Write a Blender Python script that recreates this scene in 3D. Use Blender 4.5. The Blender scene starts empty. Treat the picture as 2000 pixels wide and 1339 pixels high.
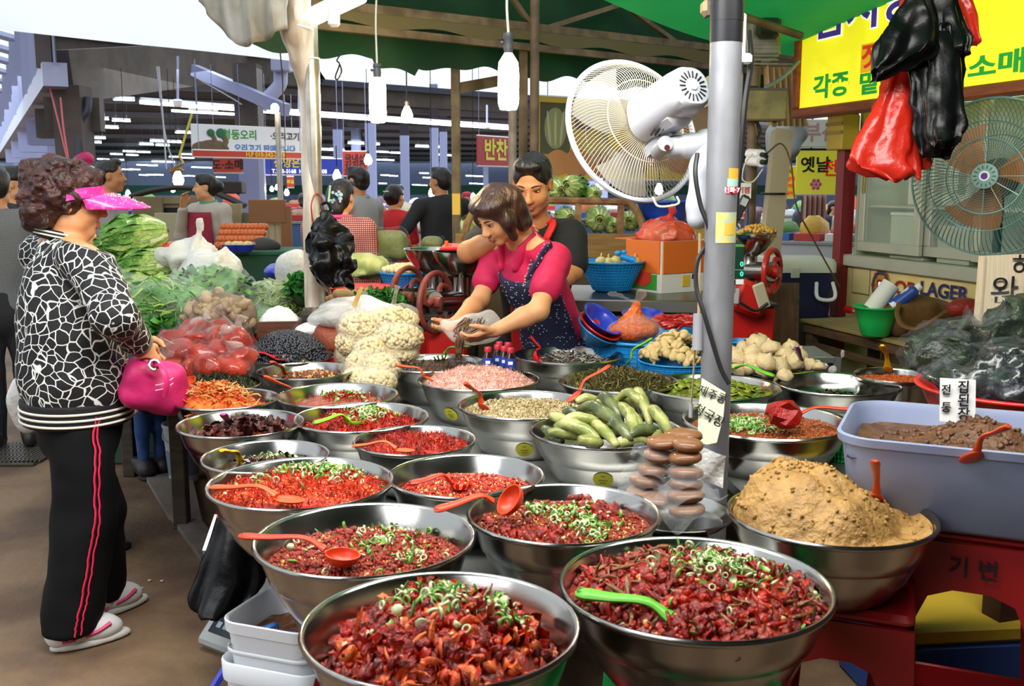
import bpy,math,random
import numpy as np
from math import sin,cos,pi,radians as R,sqrt,atan2
from mathutils import Vector as V3,Matrix,Euler
rng = np.random.default_rng(7); random.seed(7)
SC = bpy.context.scene; COL = SC.collection
# ------------------------------------------------------------------ camera, sky, exposure
H,TILT,FPX = 1.48,R(8.8),2000.0
cam = bpy.data.cameras.new('camera'); cam.sensor_width = 36; cam.lens = 36; cam.clip_end = 400; cam.clip_start = .05
camo = bpy.data.objects.new('camera',cam); COL.objects.link(camo)
camo.location = (0,0,H); camo.rotation_euler = (pi/2-TILT,0,0); SC.camera = camo
cam.dof.use_dof = True; cam.dof.focus_distance = 3.7; cam.dof.aperture_fstop = 9
VS = SC.view_settings; VS.view_transform = 'Standard'; VS.look = 'None'; VS.gamma = 1; VS.exposure = .36
VS.use_curve_mapping = False
w = bpy.data.worlds.new('sky'); SC.world = w; w.use_nodes = True
bg = w.node_tree.nodes['Background']; bg.inputs[0].default_value = (.86,.94,1,1); bg.inputs[1].default_value = .95
SC.cycles.max_bounces = 8; SC.cycles.diffuse_bounces = 3; SC.cycles.glossy_bounces = 3
SC.cycles.transparent_max_bounces = 12; SC.cycles.caustics_reflective = False; SC.cycles.caustics_refractive = False
SC.cycles.sample_clamp_indirect = 4
def area(name,loc,target,sx,sy,power,col=(1,1,1)):
    l = bpy.data.lights.new(name,'AREA'); l.shape = 'RECTANGLE'; l.size = sx; l.size_y = sy; l.energy = power; l.color = col
    o = bpy.data.objects.new(name,l); COL.objects.link(o); o.location = loc
    o.rotation_euler = (V3(target)-V3(loc)).to_track_quat('-Z','Y').to_euler(); return o
# fluorescent tubes hung along the stall, behind and beside the photographer, and a soft fill lamp added for the daylight of the lane
area('stall_tubes',(.1,2.1,2.5),(.1,2.8,.6),3.0,.5,88,(1,.97,.92))
area('lane_fill',(-3.2,-1.5,3.6),(-.6,3.0,.7),3.5,2.5,95,(.95,.97,1))

area('hall_fill',(-6,26,2.9),(-6,26,0),22,26,2600,(.88,.95,1)); area('hall_fill',(8,34,2.6),(8,34,0),14,26,1800,(.88,.95,1))  # wide unseen area lamps added to brighten the hall

# ------------------------------------------------------------------ pixel helpers (frame 2000 x 1339)
CAM = V3((0,0,H))
def at(px,py,z):
    xc,yc = (px-1000)/FPX*z,(669.5-py)/FPX*z
    return V3((xc,yc*sin(TILT)+z*cos(TILT),H+yc*cos(TILT)-z*sin(TILT)))
def on(px,py,h):
    d = at(px,py,1)-CAM
    return CAM + d*((h-H)/d.z)
def px(n,z): return n*z/FPX
def lin(c):
    if isinstance(c,str):
        c = [int(c[i:i+2],16)/255 for i in (0,2,4)]
    return tuple(x/12.92 if x <= .04045 else ((x+.055)/1.055)**2.4 for x in c[:3])+(1,)

# ------------------------------------------------------------------ materials
MATS = {}
def mat(name,col='808080',rough=.5,metal=0,col2=None,ns=8,lo=.4,hi=.6,bump=0,bs=30,emit=None,es=1,alpha=1,coat=0,
        spec=.5,sss=0,stretch=None,trans=0,translucent=0,wave=None,detail=4):
    if name in MATS: return MATS[name]
    m = bpy.data.materials.new(name); m.use_nodes = True; MATS[name] = m
    N,L = m.node_tree.nodes,m.node_tree.links; b = N['Principled BSDF']; out = N['Material Output']
    I = b.inputs; c = lin(col)
    I['Base Color'].default_value = c; I['Roughness'].default_value = rough; I['Metallic'].default_value = metal
    I['Specular IOR Level'].default_value = spec; I['Coat Weight'].default_value = coat; I['Coat Roughness'].default_value = .08
    if sss: I['Subsurface Weight'].default_value = sss; I['Subsurface Radius'].default_value = (.02,.008,.004)
    if trans: I['Transmission Weight'].default_value = trans
    m.diffuse_color = c
    if emit: I['Emission Color'].default_value = lin(emit); I['Emission Strength'].default_value = es
    tc = N.new('ShaderNodeTexCoord'); src = tc.outputs['Object']
    if stretch:
        mp = N.new('ShaderNodeMapping'); L.new(src,mp.inputs[0]); mp.inputs['Scale'].default_value = stretch; src = mp.outputs[0]
    if col2:
        if wave:
            t = N.new('ShaderNodeTexWave'); t.inputs['Scale'].default_value = ns; t.bands_direction = wave; t.inputs['Distortion'].default_value = 1.5
            o = t.outputs['Fac']
        else:
            t = N.new('ShaderNodeTexNoise'); t.inputs['Scale'].default_value = ns; t.inputs['Detail'].default_value = detail; o = t.outputs['Fac']
        L.new(src,t.inputs['Vector'])
        r = N.new('ShaderNodeValToRGB'); L.new(o,r.inputs[0]); e = r.color_ramp.elements
        e[0].position,e[1].position = lo,hi; e[0].color = c; e[1].color = lin(col2)
        L.new(r.outputs[0],I['Base Color'])
    if bump:
        t = N.new('ShaderNodeTexNoise'); t.inputs['Scale'].default_value = bs; t.inputs['Detail'].default_value = 5; L.new(src,t.inputs['Vector'])
        bp = N.new('ShaderNodeBump'); bp.inputs['Strength'].default_value = bump; bp.inputs['Distance'].default_value = .02
        L.new(t.outputs['Fac'],bp.inputs['Height']); L.new(bp.outputs[0],I['Normal'])
    if translucent:
        t = N.new('ShaderNodeBsdfTranslucent'); t.inputs[0].default_value = c
        mx = N.new('ShaderNodeMixShader'); mx.inputs[0].default_value = translucent
        L.new(b.outputs[0],mx.inputs[1]); L.new(t.outputs[0],mx.inputs[2]); L.new(mx.outputs[0],out.inputs[0])
    if alpha < 1:   # thin clear film: see-through face on, glossy and whiter at grazing angles
        t = N.new('ShaderNodeBsdfTransparent'); lw = N.new('ShaderNodeLayerWeight'); lw.inputs[0].default_value = .35
        mr = N.new('ShaderNodeMapRange'); mr.inputs[3].default_value = alpha; mr.inputs[4].default_value = min(1,alpha+alpha*3+.06)
        L.new(lw.outputs['Facing'],mr.inputs[0])
        mx = N.new('ShaderNodeMixShader'); L.new(mr.outputs[0],mx.inputs[0]); L.new(t.outputs[0],mx.inputs[1]); L.new(b.outputs[0],mx.inputs[2])
        L.new(mx.outputs[0],out.inputs[0])
    return m

# ------------------------------------------------------------------ mesh builder
def X(loc=(0,0,0),rot=(0,0,0),s=1):
    if not hasattr(s,'__len__'): s = (s,s,s)
    return np.array(Matrix.LocRotScale(V3(loc),Euler(rot),V3(s)))
class MB:
    def __init__(s): s.v,s.l,s.t,s.m,s.n = [],[],[],[],0
    def add(s,VF,m=0,M=None):
        v,f = VF; v = np.asarray(v,float)
        if M is not None: v = v @ M[:3,:3].T + M[:3,3]
        if isinstance(f,np.ndarray): s.l.append(f.ravel()+s.n); s.t.append(np.full(len(f),f.shape[1])); k = len(f)
        else:
            s.l.append(np.array([i for q in f for i in q],int)+s.n); s.t.append(np.array([len(q) for q in f],int)); k = len(f)
        s.m.append(np.full(k,m) if not hasattr(m,'__len__') else np.asarray(m)); s.v.append(v); s.n += len(v); return s
    def scatter(s,VF,Ms,m=0):     # many copies of one template at once; Ms (n,4,4)
        v,f = VF; n = len(Ms)
        if n == 0: return s
        W = np.einsum('nij,vj->nvi',Ms[:,:3,:3],v)+Ms[:,None,:3,3]
        FF = (f[None]+(np.arange(n)*len(v))[:,None,None]).reshape(-1,f.shape[1])
        mm = np.repeat(np.asarray(m),len(f)) if hasattr(m,'__len__') else m
        return s.add((W.reshape(-1,3),FF),mm)
    def mesh(s,name,mats,smooth=True):
        me = bpy.data.meshes.new(name); v = np.concatenate(s.v); l = np.concatenate(s.l); t = np.concatenate(s.t)
        me.vertices.add(len(v)); me.vertices.foreach_set('co',v.astype(np.float32).ravel())
        me.loops.add(len(l)); me.loops.foreach_set('vertex_index',l.astype(np.int32))
        me.polygons.add(len(t)); st = np.concatenate([[0],np.cumsum(t)[:-1]])
        me.polygons.foreach_set('loop_start',st.astype(np.int32)); me.polygons.foreach_set('loop_total',t.astype(np.int32))
        me.polygons.foreach_set('material_index',np.concatenate(s.m).astype(np.int32))
        for q in (mats if isinstance(mats,(list,tuple)) else [mats]): me.materials.append(q)
        me.update(calc_edges=True)
        if smooth is True: me.shade_smooth()
        elif smooth:
            me.shade_smooth(); me.set_sharp_from_angle(angle=R(smooth))
        return me
def wmat(o):
    m = o.matrix_basis.copy()
    return wmat(o.parent) @ o.matrix_parent_inverse @ m if o.parent else m
def obj(name,data,mats=None,parent=None,loc=(0,0,0),rot=(0,0,0),world=False,smooth=40,**kw):
    if isinstance(data,MB): data = data.mesh(name,mats,smooth)
    elif isinstance(data,tuple): data = MB().add(data).mesh(name,mats,smooth)
    o = bpy.data.objects.new(name,data); COL.objects.link(o); o.location = loc; o.rotation_euler = rot
    if parent:
        o.parent = parent
        if world: o.matrix_parent_inverse = wmat(parent).inverted()
    for k,x in kw.items():
        if x: o[k] = x
    return o
def thing(name,label,category,loc=(0,0,0),rot=(0,0,0),group=None,**kw):
    return obj(name,None,loc=loc,rot=rot,label=label,category=category,group=group,**kw)
def dup(o,loc=None,rot=None,label=None,scale=None):
    def cp(q,par):
        c = q.copy(); COL.objects.link(c)
        if par: c.parent = par
        for ch in kids.get(q.name,[]): cp(ch,c)
        return c
    kids = {}
    def walk(q):
        kids[q.name] = list(q.children)
        for ch in q.children: walk(ch)
    walk(o); c = cp(o,None)
    if loc is not None: c.location = loc
    if rot is not None: c.rotation_euler = rot
    if label: c['label'] = label
    if scale: c.scale = scale
    return c

# ------------------------------------------------------------------ shapes -> (verts, faces)
def lathe(prof,n=48,close=False):
    p = np.asarray(prof,float); a = np.arange(n)*2*pi/n
    v = np.stack([p[:,None,0]*np.cos(a),p[:,None,0]*np.sin(a),np.repeat(p[:,1:2],n,1)],-1).reshape(-1,3)
    k = len(p); i = np.arange(k-1)[:,None]*n; j = np.arange(n)[None]; j2 = (j+1) % n
    f = np.stack([i+j,i+j2,i+n+j2,i+n+j],-1).reshape(-1,4)
    return v,f
def tube(path,r,n=8,cap=True,flat=1,up=(0,0,1)):
    p = np.asarray([tuple(q) for q in path],float); k = len(p); r = np.broadcast_to(np.asarray(r,float),(k,))
    t = np.gradient(p,axis=0); t /= np.linalg.norm(t,axis=1)[:,None]+1e-9
    u = np.array(up,float); a = np.cross(u,t[0])
    if np.linalg.norm(a) < .05: u = np.array((1.,0,0)); a = np.cross(u,t[0])
    A,B = [],[]
    a /= np.linalg.norm(a)
    for i in range(k):
        a = a-t[i]*(a@t[i]); a /= np.linalg.norm(a)+1e-9; A.append(a); B.append(np.cross(t[i],a))
    A,B = np.array(A),np.array(B); th = np.arange(n)*2*pi/n
    v = (p[:,None]+r[:,None,None]*(np.cos(th)[None,:,None]*A[:,None]+flat*np.sin(th)[None,:,None]*B[:,None])).reshape(-1,3)
    i = np.arange(k-1)[:,None]*n; j = np.arange(n)[None]; j2 = (j+1) % n
    f = np.stack([i+j,i+j2,i+n+j2,i+n+j],-1).reshape(-1,4)
    if cap: return v,[list(q) for q in f]+[list(range(n-1,-1,-1)),list(range((k-1)*n,k*n))]
    return v,f
def cyl(a,b,r,n=12,r2=None): return tube([a,b],[r,r if r2 is None else r2],n)
def box(sx,sy,sz,b=0,c=(0,0,0)):     # centred in x,y; chamfer b
    hx,hy,hz = sx/2,sy/2,sz/2
    if b <= 0:
        v = [(x,y,z) for z in (-hz,hz) for y in (-hy,hy) for x in (-hx,hx)]
        f = np.array([(0,2,3,1),(4,5,7,6),(0,1,5,4),(2,6,7,3),(0,4,6,2),(1,3,7,5)])
        return np.array(v)+np.array(c),f
    b = min(b,hx*.9,hy*.9,hz*.9)
    lay = []
    for (z,ins) in ((-hz,b),(-hz+b,0),(hz-b,0),(hz,b)):
        X0,Y0 = hx-ins,hy-ins; e = b*(1 if not ins else .4)
        lay.append([(-X0+e,-Y0,z),(X0-e,-Y0,z),(X0,-Y0+e,z),(X0,Y0-e,z),(X0-e,Y0,z),(-X0+e,Y0,z),(-X0,Y0-e,z),(-X0,-Y0+e,z)])
    v = np.array(lay).reshape(-1,3)+np.array(c)
    f = [[i*8+j,i*8+(j+1) % 8,i*8+8+(j+1) % 8,i*8+8+j] for i in range(3) for j in range(8)]
    return v,f+[list(range(7,-1,-1)),list(range(24,32))]
def ball(nu=10,nv=7,r=(1,1,1)):
    th = np.linspace(-pi/2,pi/2,nv)
    v,f = lathe(np.stack([np.cos(th),np.sin(th)],-1),nu)
    return v*np.array(r),f
def ring(R_,r,n=24,m=8):
    a,b = np.meshgrid(np.arange(n)*2*pi/n,np.arange(m)*2*pi/m,indexing='ij')
    v = np.stack([(R_+r*np.cos(b))*np.cos(a),(R_+r*np.cos(b))*np.sin(a),r*np.sin(b)],-1).reshape(-1,3)
    i,j = np.meshgrid(np.arange(n),np.arange(m),indexing='ij'); i2,j2 = (i+1) % n,(j+1) % m
    return v,np.stack([i*m+j,i2*m+j,i2*m+j2,i*m+j2],-1).reshape(-1,4)
def grid(fn,nu,nv):     # fn(u,v arrays)-> xyz array
    u,v = np.meshgrid(np.linspace(0,1,nu),np.linspace(0,1,nv),indexing='ij')
    p = np.stack(fn(u,v),-1).reshape(-1,3); i,j = np.meshgrid(np.arange(nu-1),np.arange(nv-1),indexing='ij')
    return p,np.stack([i*nv+j,(i+1)*nv+j,(i+1)*nv+j+1,i*nv+j+1],-1).reshape(-1,4)
def spline(pts,n=8):
    p = [np.array(tuple(q),float) for q in pts]; P = [2*p[0]-p[1]]+p+[2*p[-1]-p[-2]]; o = []
    for i in range(1,len(P)-2):
        for t in np.arange(n)/n:
            a,b,c,d = P[i-1:i+3]
            o.append(.5*((2*b)+(-a+c)*t+(2*a-5*b+4*c-d)*t*t+(-a+3*b-3*c+d)*t**3))
    return np.array(o+[P[-2]])
def prism(poly,y0,y1):   # polygon in xz, extruded along y
    n = len(poly); v = [(x,y0,z) for x,z in poly]+[(x,y1,z) for x,z in poly]
    return np.array(v,float),[list(range(n)),list(range(2*n-1,n-1,-1))]+[[(i+1) % n,i,n+i,n+(i+1) % n] for i in range(n)]
def vnoise(P,s=1.0,seed=0):
    q = np.asarray(P)*s+seed*17.31+100; i = np.floor(q).astype(np.int64); f = q-i; f = f*f*(3-2*f); r = 0
    for dx in (0,1):
        for dy in (0,1):
            for dz in (0,1):
                h = (i[...,0]+dx)*73856093 ^ (i[...,1]+dy)*19349663 ^ (i[...,2]+dz)*83492791
                h = (h ^ (h >> 13))*1274126177 & 0xffffff
                r = r+(h/0xffffff)*np.where(dx,f[...,0],1-f[...,0])*np.where(dy,f[...,1],1-f[...,1])*np.where(dz,f[...,2],1-f[...,2])
    return r*2-1
def rough(VF,amp,s,seed=0):   # push a template's vertices about with smooth noise
    v,f = VF; d = np.stack([vnoise(v,s,seed+k) for k in range(3)],-1)
    return v+d*amp,f
def rmats(n,pos,s,tilt=pi,s2=None):     # random rotations with scale s (lo,hi)
    out = np.zeros((n,4,4)); out[:,3,3] = 1
    for k in range(n):
        e = Euler(((random.random()*2-1)*tilt,(random.random()*2-1)*tilt,random.random()*2*pi)).to_matrix()
        out[k,:3,:3] = np.array(e)*(s[0]+(s[1]-s[0])*random.random())
    out[:,:3,3] = pos; return out
# ------------------------------------------------------------------ smooth bodies: a field of rounded solids meshed once
class Sdf:
    def __init__(s,lo,hi,h):
        s.lo = np.array(lo,float); s.h = h; s.n = np.ceil((np.array(hi)-s.lo)/h).astype(int)+1
        s.v = np.full(s.n,9.,np.float32); s.raw = np.full(s.n,9.,np.float32); s.id = np.zeros(s.n,np.int16)
    def _box(s,lo,hi,pad):
        a = np.clip(np.floor((np.array(lo)-pad-s.lo)/s.h).astype(int),0,s.n); b = np.clip(np.ceil((np.array(hi)+pad-s.lo)/s.h).astype(int)+1,0,s.n)
        if (b <= a).any(): return None,None
        g = np.meshgrid(*[s.lo[i]+s.h*np.arange(a[i],b[i]) for i in range(3)],indexing='ij')
        return tuple(slice(a[i],b[i]) for i in range(3)),np.stack(g,-1)
    def mix(s,lo,hi,fn,k,m,sub=False):
        sl,P = s._box(lo,hi,k+3*s.h)
        if sl is None: return s
        d = fn(P).astype(np.float32); o = s.v[sl]
        if sub:
            hh = np.clip(.5-.5*(o+d)/k,0,1); s.v[sl] = o*(1-hh)-d*hh+k*hh*(1-hh); return s
        hh = np.clip(.5+.5*(o-d)/k,0,1); s.v[sl] = o*(1-hh)+d*hh-k*hh*(1-hh)
        q = s.raw[sl]; w_ = d < q; q[w_] = d[w_]; s.id[sl][w_] = m; return s
    def cone(s,a,b,ra,rb,k=.02,m=0,flat=None,ff=1,sub=False):
        a,b = np.array(a,float),np.array(b,float); ba = b-a; l2 = max(ba@ba,1e-9)
        fl = None
        if flat is not None: fl = np.array(flat,float); fl /= np.linalg.norm(fl)
        def fn(P):
            q = P-a; t = np.clip((q@ba)/l2,0,1); e = q-t[...,None]*ba
            if fl is not None: c = e@fl; e = e+(c*(1/ff-1))[...,None]*fl
            return np.sqrt((e*e).sum(-1))-(ra+(rb-ra)*t)
        r = max(ra,rb)*max(1,ff); return s.mix(np.minimum(a,b)-r,np.maximum(a,b)+r,fn,k,m,sub)
    def chain(s,pts,k=.02,m=0,**kw):
        for (a,ra),(b,rb) in zip(pts,pts[1:]): s.cone(a,b,ra,rb,k,m,**kw)
        return s
    def ell(s,c,r,M=None,k=.02,m=0,sub=False):
        c,r = np.array(c,float),np.array(r,float)
        def fn(P):
            q = P-c
            if M is not None: q = q@M
            k0 = np.sqrt(((q/r)**2).sum(-1)); k1 = np.sqrt(((q/r**2)**2).sum(-1))+1e-9
            return k0*(k0-1)/k1
        return s.mix(c-r.max(),c+r.max(),fn,k,m,sub)
    def rbox(s,c,hs,M=None,r=.01,k=.02,m=0,sub=False):
        c,hs = np.array(c,float),np.array(hs,float)
        def fn(P):
            q = P-c
            if M is not None: q = q@M
            q = np.abs(q)-hs+r
            return np.sqrt((np.maximum(q,0)**2).sum(-1))+np.minimum(q.max(-1),0)-r
        e = np.linalg.norm(hs); return s.mix(c-e,c+e,fn,k,m,sub)
    def cut(s,p,n):     # keep the side the normal points away from
        n = np.array(n,float); n /= np.linalg.norm(n); p = np.array(p,float)
        g = [s.lo[i]+s.h*np.arange(s.n[i])-p[i] for i in range(3)]
        d = g[0][:,None,None]*n[0]+g[1][None,:,None]*n[1]+g[2][None,None,:]*n[2]
        s.v = np.maximum(s.v,d.astype(np.float32)); return s
    def noise(s,amp,sc,seed=0,stretch=(1,1,1),ridge=False):
        w_ = np.abs(s.v) < amp*2+2*s.h; idx = np.argwhere(w_); P = (s.lo+idx*s.h)*np.array(stretch)
        q = vnoise(P,sc,seed); s.v[w_] += ((np.abs(q)*2-.6 if ridge else q)*amp).astype(np.float32); return s
    def mesh(s):
        f = np.pad(s.v,1,constant_values=9.); ins = f < 0; n = np.array(f.shape)
        c = np.zeros(n-1,np.int8)
        for dx in (0,1):
            for dy in (0,1):
                for dz in (0,1): c += ins[dx:n[0]-1+dx,dy:n[1]-1+dy,dz:n[2]-1+dz]
        act = (c > 0) & (c < 8); idx = np.argwhere(act); vid = np.full(n-1,-1,np.int64); vid[act] = np.arange(len(idx))
        acc = np.zeros((len(idx),3)); cnt = np.zeros(len(idx)); cr = [(dx,dy,dz) for dx in (0,1) for dy in (0,1) for dz in (0,1)]
        val = {q: f[idx[:,0]+q[0],idx[:,1]+q[1],idx[:,2]+q[2]] for q in cr}
        for ax in range(3):
            for q in cr:
                if q[ax] == 0:
                    q2 = list(q); q2[ax] = 1; q2 = tuple(q2); a,b = val[q],val[q2]; x = (a < 0) != (b < 0)
                    t = np.where(x,a/np.where(x,a-b,1),0); p = np.tile(np.array(q,float),(len(idx),1)); p[:,ax] = t
                    acc[x] += p[x]; cnt[x] += 1
        pos = s.lo+(idx-1+acc/cnt[:,None])*s.h
        F = []
        for ax in range(3):
            u,w_ = (ax+1) % 3,(ax+2) % 3; sh = [slice(None)]*3; s2 = list(sh); sh[ax] = slice(0,-1); s2[ax] = slice(1,None)
            a,b = ins[tuple(sh)],ins[tuple(s2)]; e = np.argwhere(a != b); fl = a[tuple(e.T)]
            ok = (e[:,u] > 0) & (e[:,w_] > 0) & (e[:,u] < n[u]-1) & (e[:,w_] < n[w_]-1); e,fl = e[ok],fl[ok]
            def g(du,dw):
                q = e.copy(); q[:,u] -= du; q[:,w_] -= dw; return vid[tuple(q.T)]
            qd = np.stack([g(1,1),g(0,1),g(0,0),g(1,0)],-1); qd[~fl] = qd[~fl][:,::-1]; F.append(qd)
        F = np.concatenate(F)
        ci = np.clip(np.round((pos-s.lo)/s.h).astype(int),0,s.n-1); vm = s.id[tuple(ci.T)]
        return (pos,F),vm[F[:,0]]
    def mb(s): VF,m = s.mesh(); return MB().add(VF,m)
def basis(fwd,up=(0,0,1)):      # columns x=right, y=fwd, z=up
    y = np.array(tuple(fwd),float); y /= np.linalg.norm(y); x = np.cross(y,np.array(tuple(up),float)); x /= np.linalg.norm(x)
    return np.stack([x,y,np.cross(x,y)],1)
# ------------------------------------------------------------------ lettering
def text(body,size,m,parent,loc=(0,0,0),rot=(pi/2,0,0),bold=0,ext=.001,name='lettering',sx=1,world=False,align='CENTER',outline=None,shear=0):
    cu = bpy.data.curves.new('text','FONT'); cu.body = body; cu.size = size; cu.extrude = ext; cu.offset = bold*size; cu.align_x = align; cu.align_y = 'CENTER'
    cu.resolution_u = 4; cu.space_line = .95; cu.shear = shear
    t = bpy.data.objects.new('text',cu); COL.objects.link(t)
    me = bpy.data.meshes.new_from_object(t); bpy.data.objects.remove(t)
    me.materials.clear(); me.materials.append(m)
    o = obj(name,me,parent=parent,loc=loc,rot=rot,world=world); o.scale = (sx,1,1)
    if outline:
        p = V3(loc); off = V3((0,.0015,0))
        text(body,size,outline[0],parent,p+off,rot,bold+outline[1],ext,'lettering_outline',sx,world,align,None,shear)
    return o
# ================================================================== the market hall and the stall
def beam(a,b,w_,h_,up=(0,0,1)):
    a,b = V3(a),V3(b); B = basis(b-a,up); L = (b-a).length
    M = np.eye(4); M[:3,0],M[:3,1],M[:3,2] = B[:,0],B[:,1],B[:,2]; M[:3,3] = (a+b)/2
    v,f = box(w_,L,h_); return v@M[:3,:3].T+M[:3,3],f
def wire(name,pts,r,m,parent=None,n=6,k=6,**kw):
    P = [at(*q) for q in pts]; P = spline(P,k) if len(P) > 2 else P
    return obj(name,tube(P,r,n),m,parent,world=bool(parent),**kw)
def struct(name,data,m,parent=None,**kw): return obj(name,data,m,parent,world=bool(parent),kind=None if parent else 'structure',**kw)
concrete = mat('wet_concrete_floor','574130',.75,col2='82684c',ns=2.2,lo=.38,hi=.62,bump=.25,bs=22,detail=8)
pale_slab = mat('pale_slab','6d635b',.8,col2='7d736a',ns=5,bump=.2)
lilac = mat('lilac_painted_steel','8d95bd',.5); lilac2 = mat('pale_lilac_steel','a7aed0',.5)
darksteel = mat('brown_grey_beam','453f3b',.7,col2='544d48',ns=3)
roofm = mat('dark_hall_roof','3c4250',.8); purl = mat('light_purlin','9aa6bd',.5)
bluewall = mat('lilac_hall_wall','a3b5e2',.7); greenstripe = mat('green_stripe_paint','2f7a62',.6)
steelpole = mat('galvanised_pole','a9a49c',.4,metal=.35,col2='c4bfb6',ns=14,lo=.35,hi=.7,bump=.05)
rusty = mat('rusty_beige_post','746549',.7,col2='53442f',ns=7,lo=.4,hi=.65)
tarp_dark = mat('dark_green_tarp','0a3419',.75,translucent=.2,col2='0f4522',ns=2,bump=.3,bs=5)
tarp_lit = mat('lit_green_tarp','1f9a4c',.7,translucent=.55,col2='36b764',ns=3,lo=.3,hi=.7,bump=.3,bs=6)  # lit copy of the green tarp, sky light put into the brighter colour
black = mat('black_cable','141416',.5); white = mat('white_plastic','e9ebee',.35)
tube_on = mat('lit_fluorescent_tube','ffffff',.5,emit='e6faff',es=9)
# floor with its kerb slabs and drain
struct('floor',grid(lambda u,v: (-40+90*u,-6+90*v,0*u),2,2),concrete)
for k,(a,b,c,d) in enumerate([((285,930),(372,915),(395,1015),(330,1005)),((335,1008),(398,1018),(440,1085),(392,1085)),((240,880),(330,860),(368,910),(284,926))]):
    P = [on(*q,.025) for q in (a,b,c,d)]; v = np.array([tuple(p) for p in P]+[(p.x,p.y,.001) for p in P])
    struct('trim_%d' % (k+1),(v,[[0,1,2,3],[0,4,5,1],[1,5,6,2],[2,6,7,3],[3,7,4,0]]),pale_slab)
gr = thing('drain_grate','grey steel drain grate set in the brown floor behind the customer','drain',on(20,885,0))
g0 = on(-60,906,.012); g1 = on(76,900,.012); g2 = on(-60,866,.012); gm = mat('grate_steel','6b655c',.5,metal=.6)
obj('drain_pit',grid(lambda u,v: (g0.x+(g1.x-g0.x)*u,g0.y+(g2.y-g0.y)*v,0*u+.004),2,2),mat('drain_black','16130f',.9),gr,world=True)
for k in range(17):
    q = g0.lerp(g1,k/16); obj('grate_bar',beam(q,q+V3((0,g2.y-g0.y,0)),.012,.012),gm,gr,world=True)
for k in range(6):
    q = g0.lerp(g2,k/5); obj('grate_bar',beam(q,q+V3((g1.x-g0.x,0,0)),.012,.012),gm,gr,world=True)
# hall roof: flat dark sheets on light purlins, its near eave running away to the right
E0,E1,E1b,E2 = at(68,64,14.3),at(604,120,17.7),at(612,165,20.5),at(1480,228,30)
zr = max(E0.z,E1.z)
ea = np.array([tuple(E0),tuple(E1),tuple(E1b),tuple(E2)]); far = 62.
v = np.concatenate([ea,ea+[0,0,.12],[[-31,far,2.8],[-8,far,2.8],[-7,far,2.8],[30,far,2.8]],[[-31,far,3.],[-8,far,3.],[-7,far,3.],[30,far,3.]]])
roof = struct('ceiling',(v,[[i,i+1,9+i,8+i] for i in range(3)]+[[4+i,12+i,13+i,5+i] for i in range(3)]+[[i,4+i,5+i,i+1] for i in range(3)]),roofm)
for k in range(11):      # purlins parallel to the eave, seen as light lines on the dark underside
    t = (k+.6)/11; t = t**1.6; a = E0.lerp(V3((-31,far,2.8)),t)-V3((0,0,.1)); c = E2.lerp(V3((30,far,2.8)),t)-V3((0,0,.1)); b = E1.lerp(V3((-8,far,2.8)),t)-V3((0,0,.1)); b2 = E1b.lerp(V3((-7,far,2.8)),t)-V3((0,0,.1))
    obj('purlin',MB().add(beam(a,b,.1,.12)).add(beam(b2,c,.1,.12)),purl,roof,world=True)
obj('eave_fascia',MB().add(beam(E0+V3((0,.3,-.2)),E1+V3((0,.3,-.2)),.2,.42)).add(beam(E1b+V3((0,.3,-.15)),E2+V3((0,.3,-.15)),.2,.3)),darksteel,roof,world=True)
struct('wall_far',grid(lambda u,v: (-45+100*u,0*u+62.5,v*2.9),2,2),bluewall)
struct('wall_back',box(26,.1,5.2,0,(0,-5.8,2.6)),mat('dark_stall_wall','57504a',.8)); struct('wall_right',box(.1,15,5.2,0,(6.6,1.6,2.6)),mat('dark_stall_wall',''))  # even dark brown wall colour
struct('trim_4',box(100,.05,.55,0,(5,62.4,1.15)),greenstripe)
# pillars (pixel x of the two edges, depth, top pixel y)
for nm,xa,xb,z,top,m in [('a',474,513,13,150,lilac),('b',128,181,9.5,172,darksteel),('c',784,800,30,232,lilac),('d',842,857,26,168,lilac),('e',860,874,28,180,lilac),('f',717,736,24,225,lilac),
                        ('g',655,671,27,210,lilac),('h',690,706,33,240,lilac),('i',944,954,40,275,lilac),('j',604,617,30,250,lilac),('k',1150,1185,26,210,lilac),('l',36,50,30,290,lilac),('m',60,74,24,270,lilac),('n',84,104,18,245,lilac),('o',106,132,14,235,lilac)]:
    c = at((xa+xb)/2,400,z); wd = px(xb-xa,z); t = at(0,top,z).z
    p = struct('column',box(wd,wd*1.1,t,0,(c.x,c.y,t/2)),m)
    obj('column_plate',box(wd*1.5,wd*1.6,.05,0,(c.x,c.y,.03)),m,p)
    if nm == 'a': obj('column_head',box(wd*1.15,wd*1.2,1.05,0,(c.x,c.y,t-.4)),darksteel,p); obj('column_flange',box(wd*.28,wd*.3,t-.9,0,(c.x+wd*.62,c.y-.1,(t-.9)/2)),lilac2,p)
    if nm == 'b': obj('downpipe',tube(spline([at(172,190,9.3),at(170,215,9.3),at(156,240,9.3),at(155,300,9.3),at(155,420,9.3)],6),.035,10),mat('dark_pipe','3a4152',.5),p)
# long diagonal brace and big beams under the eave
struct('beam',beam(at(380,137,13.2),at(560,215,12),.1,.14),lilac)
struct('beam',beam(at(118,150,12),at(560,108,19),.3,.6),darksteel)
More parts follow.
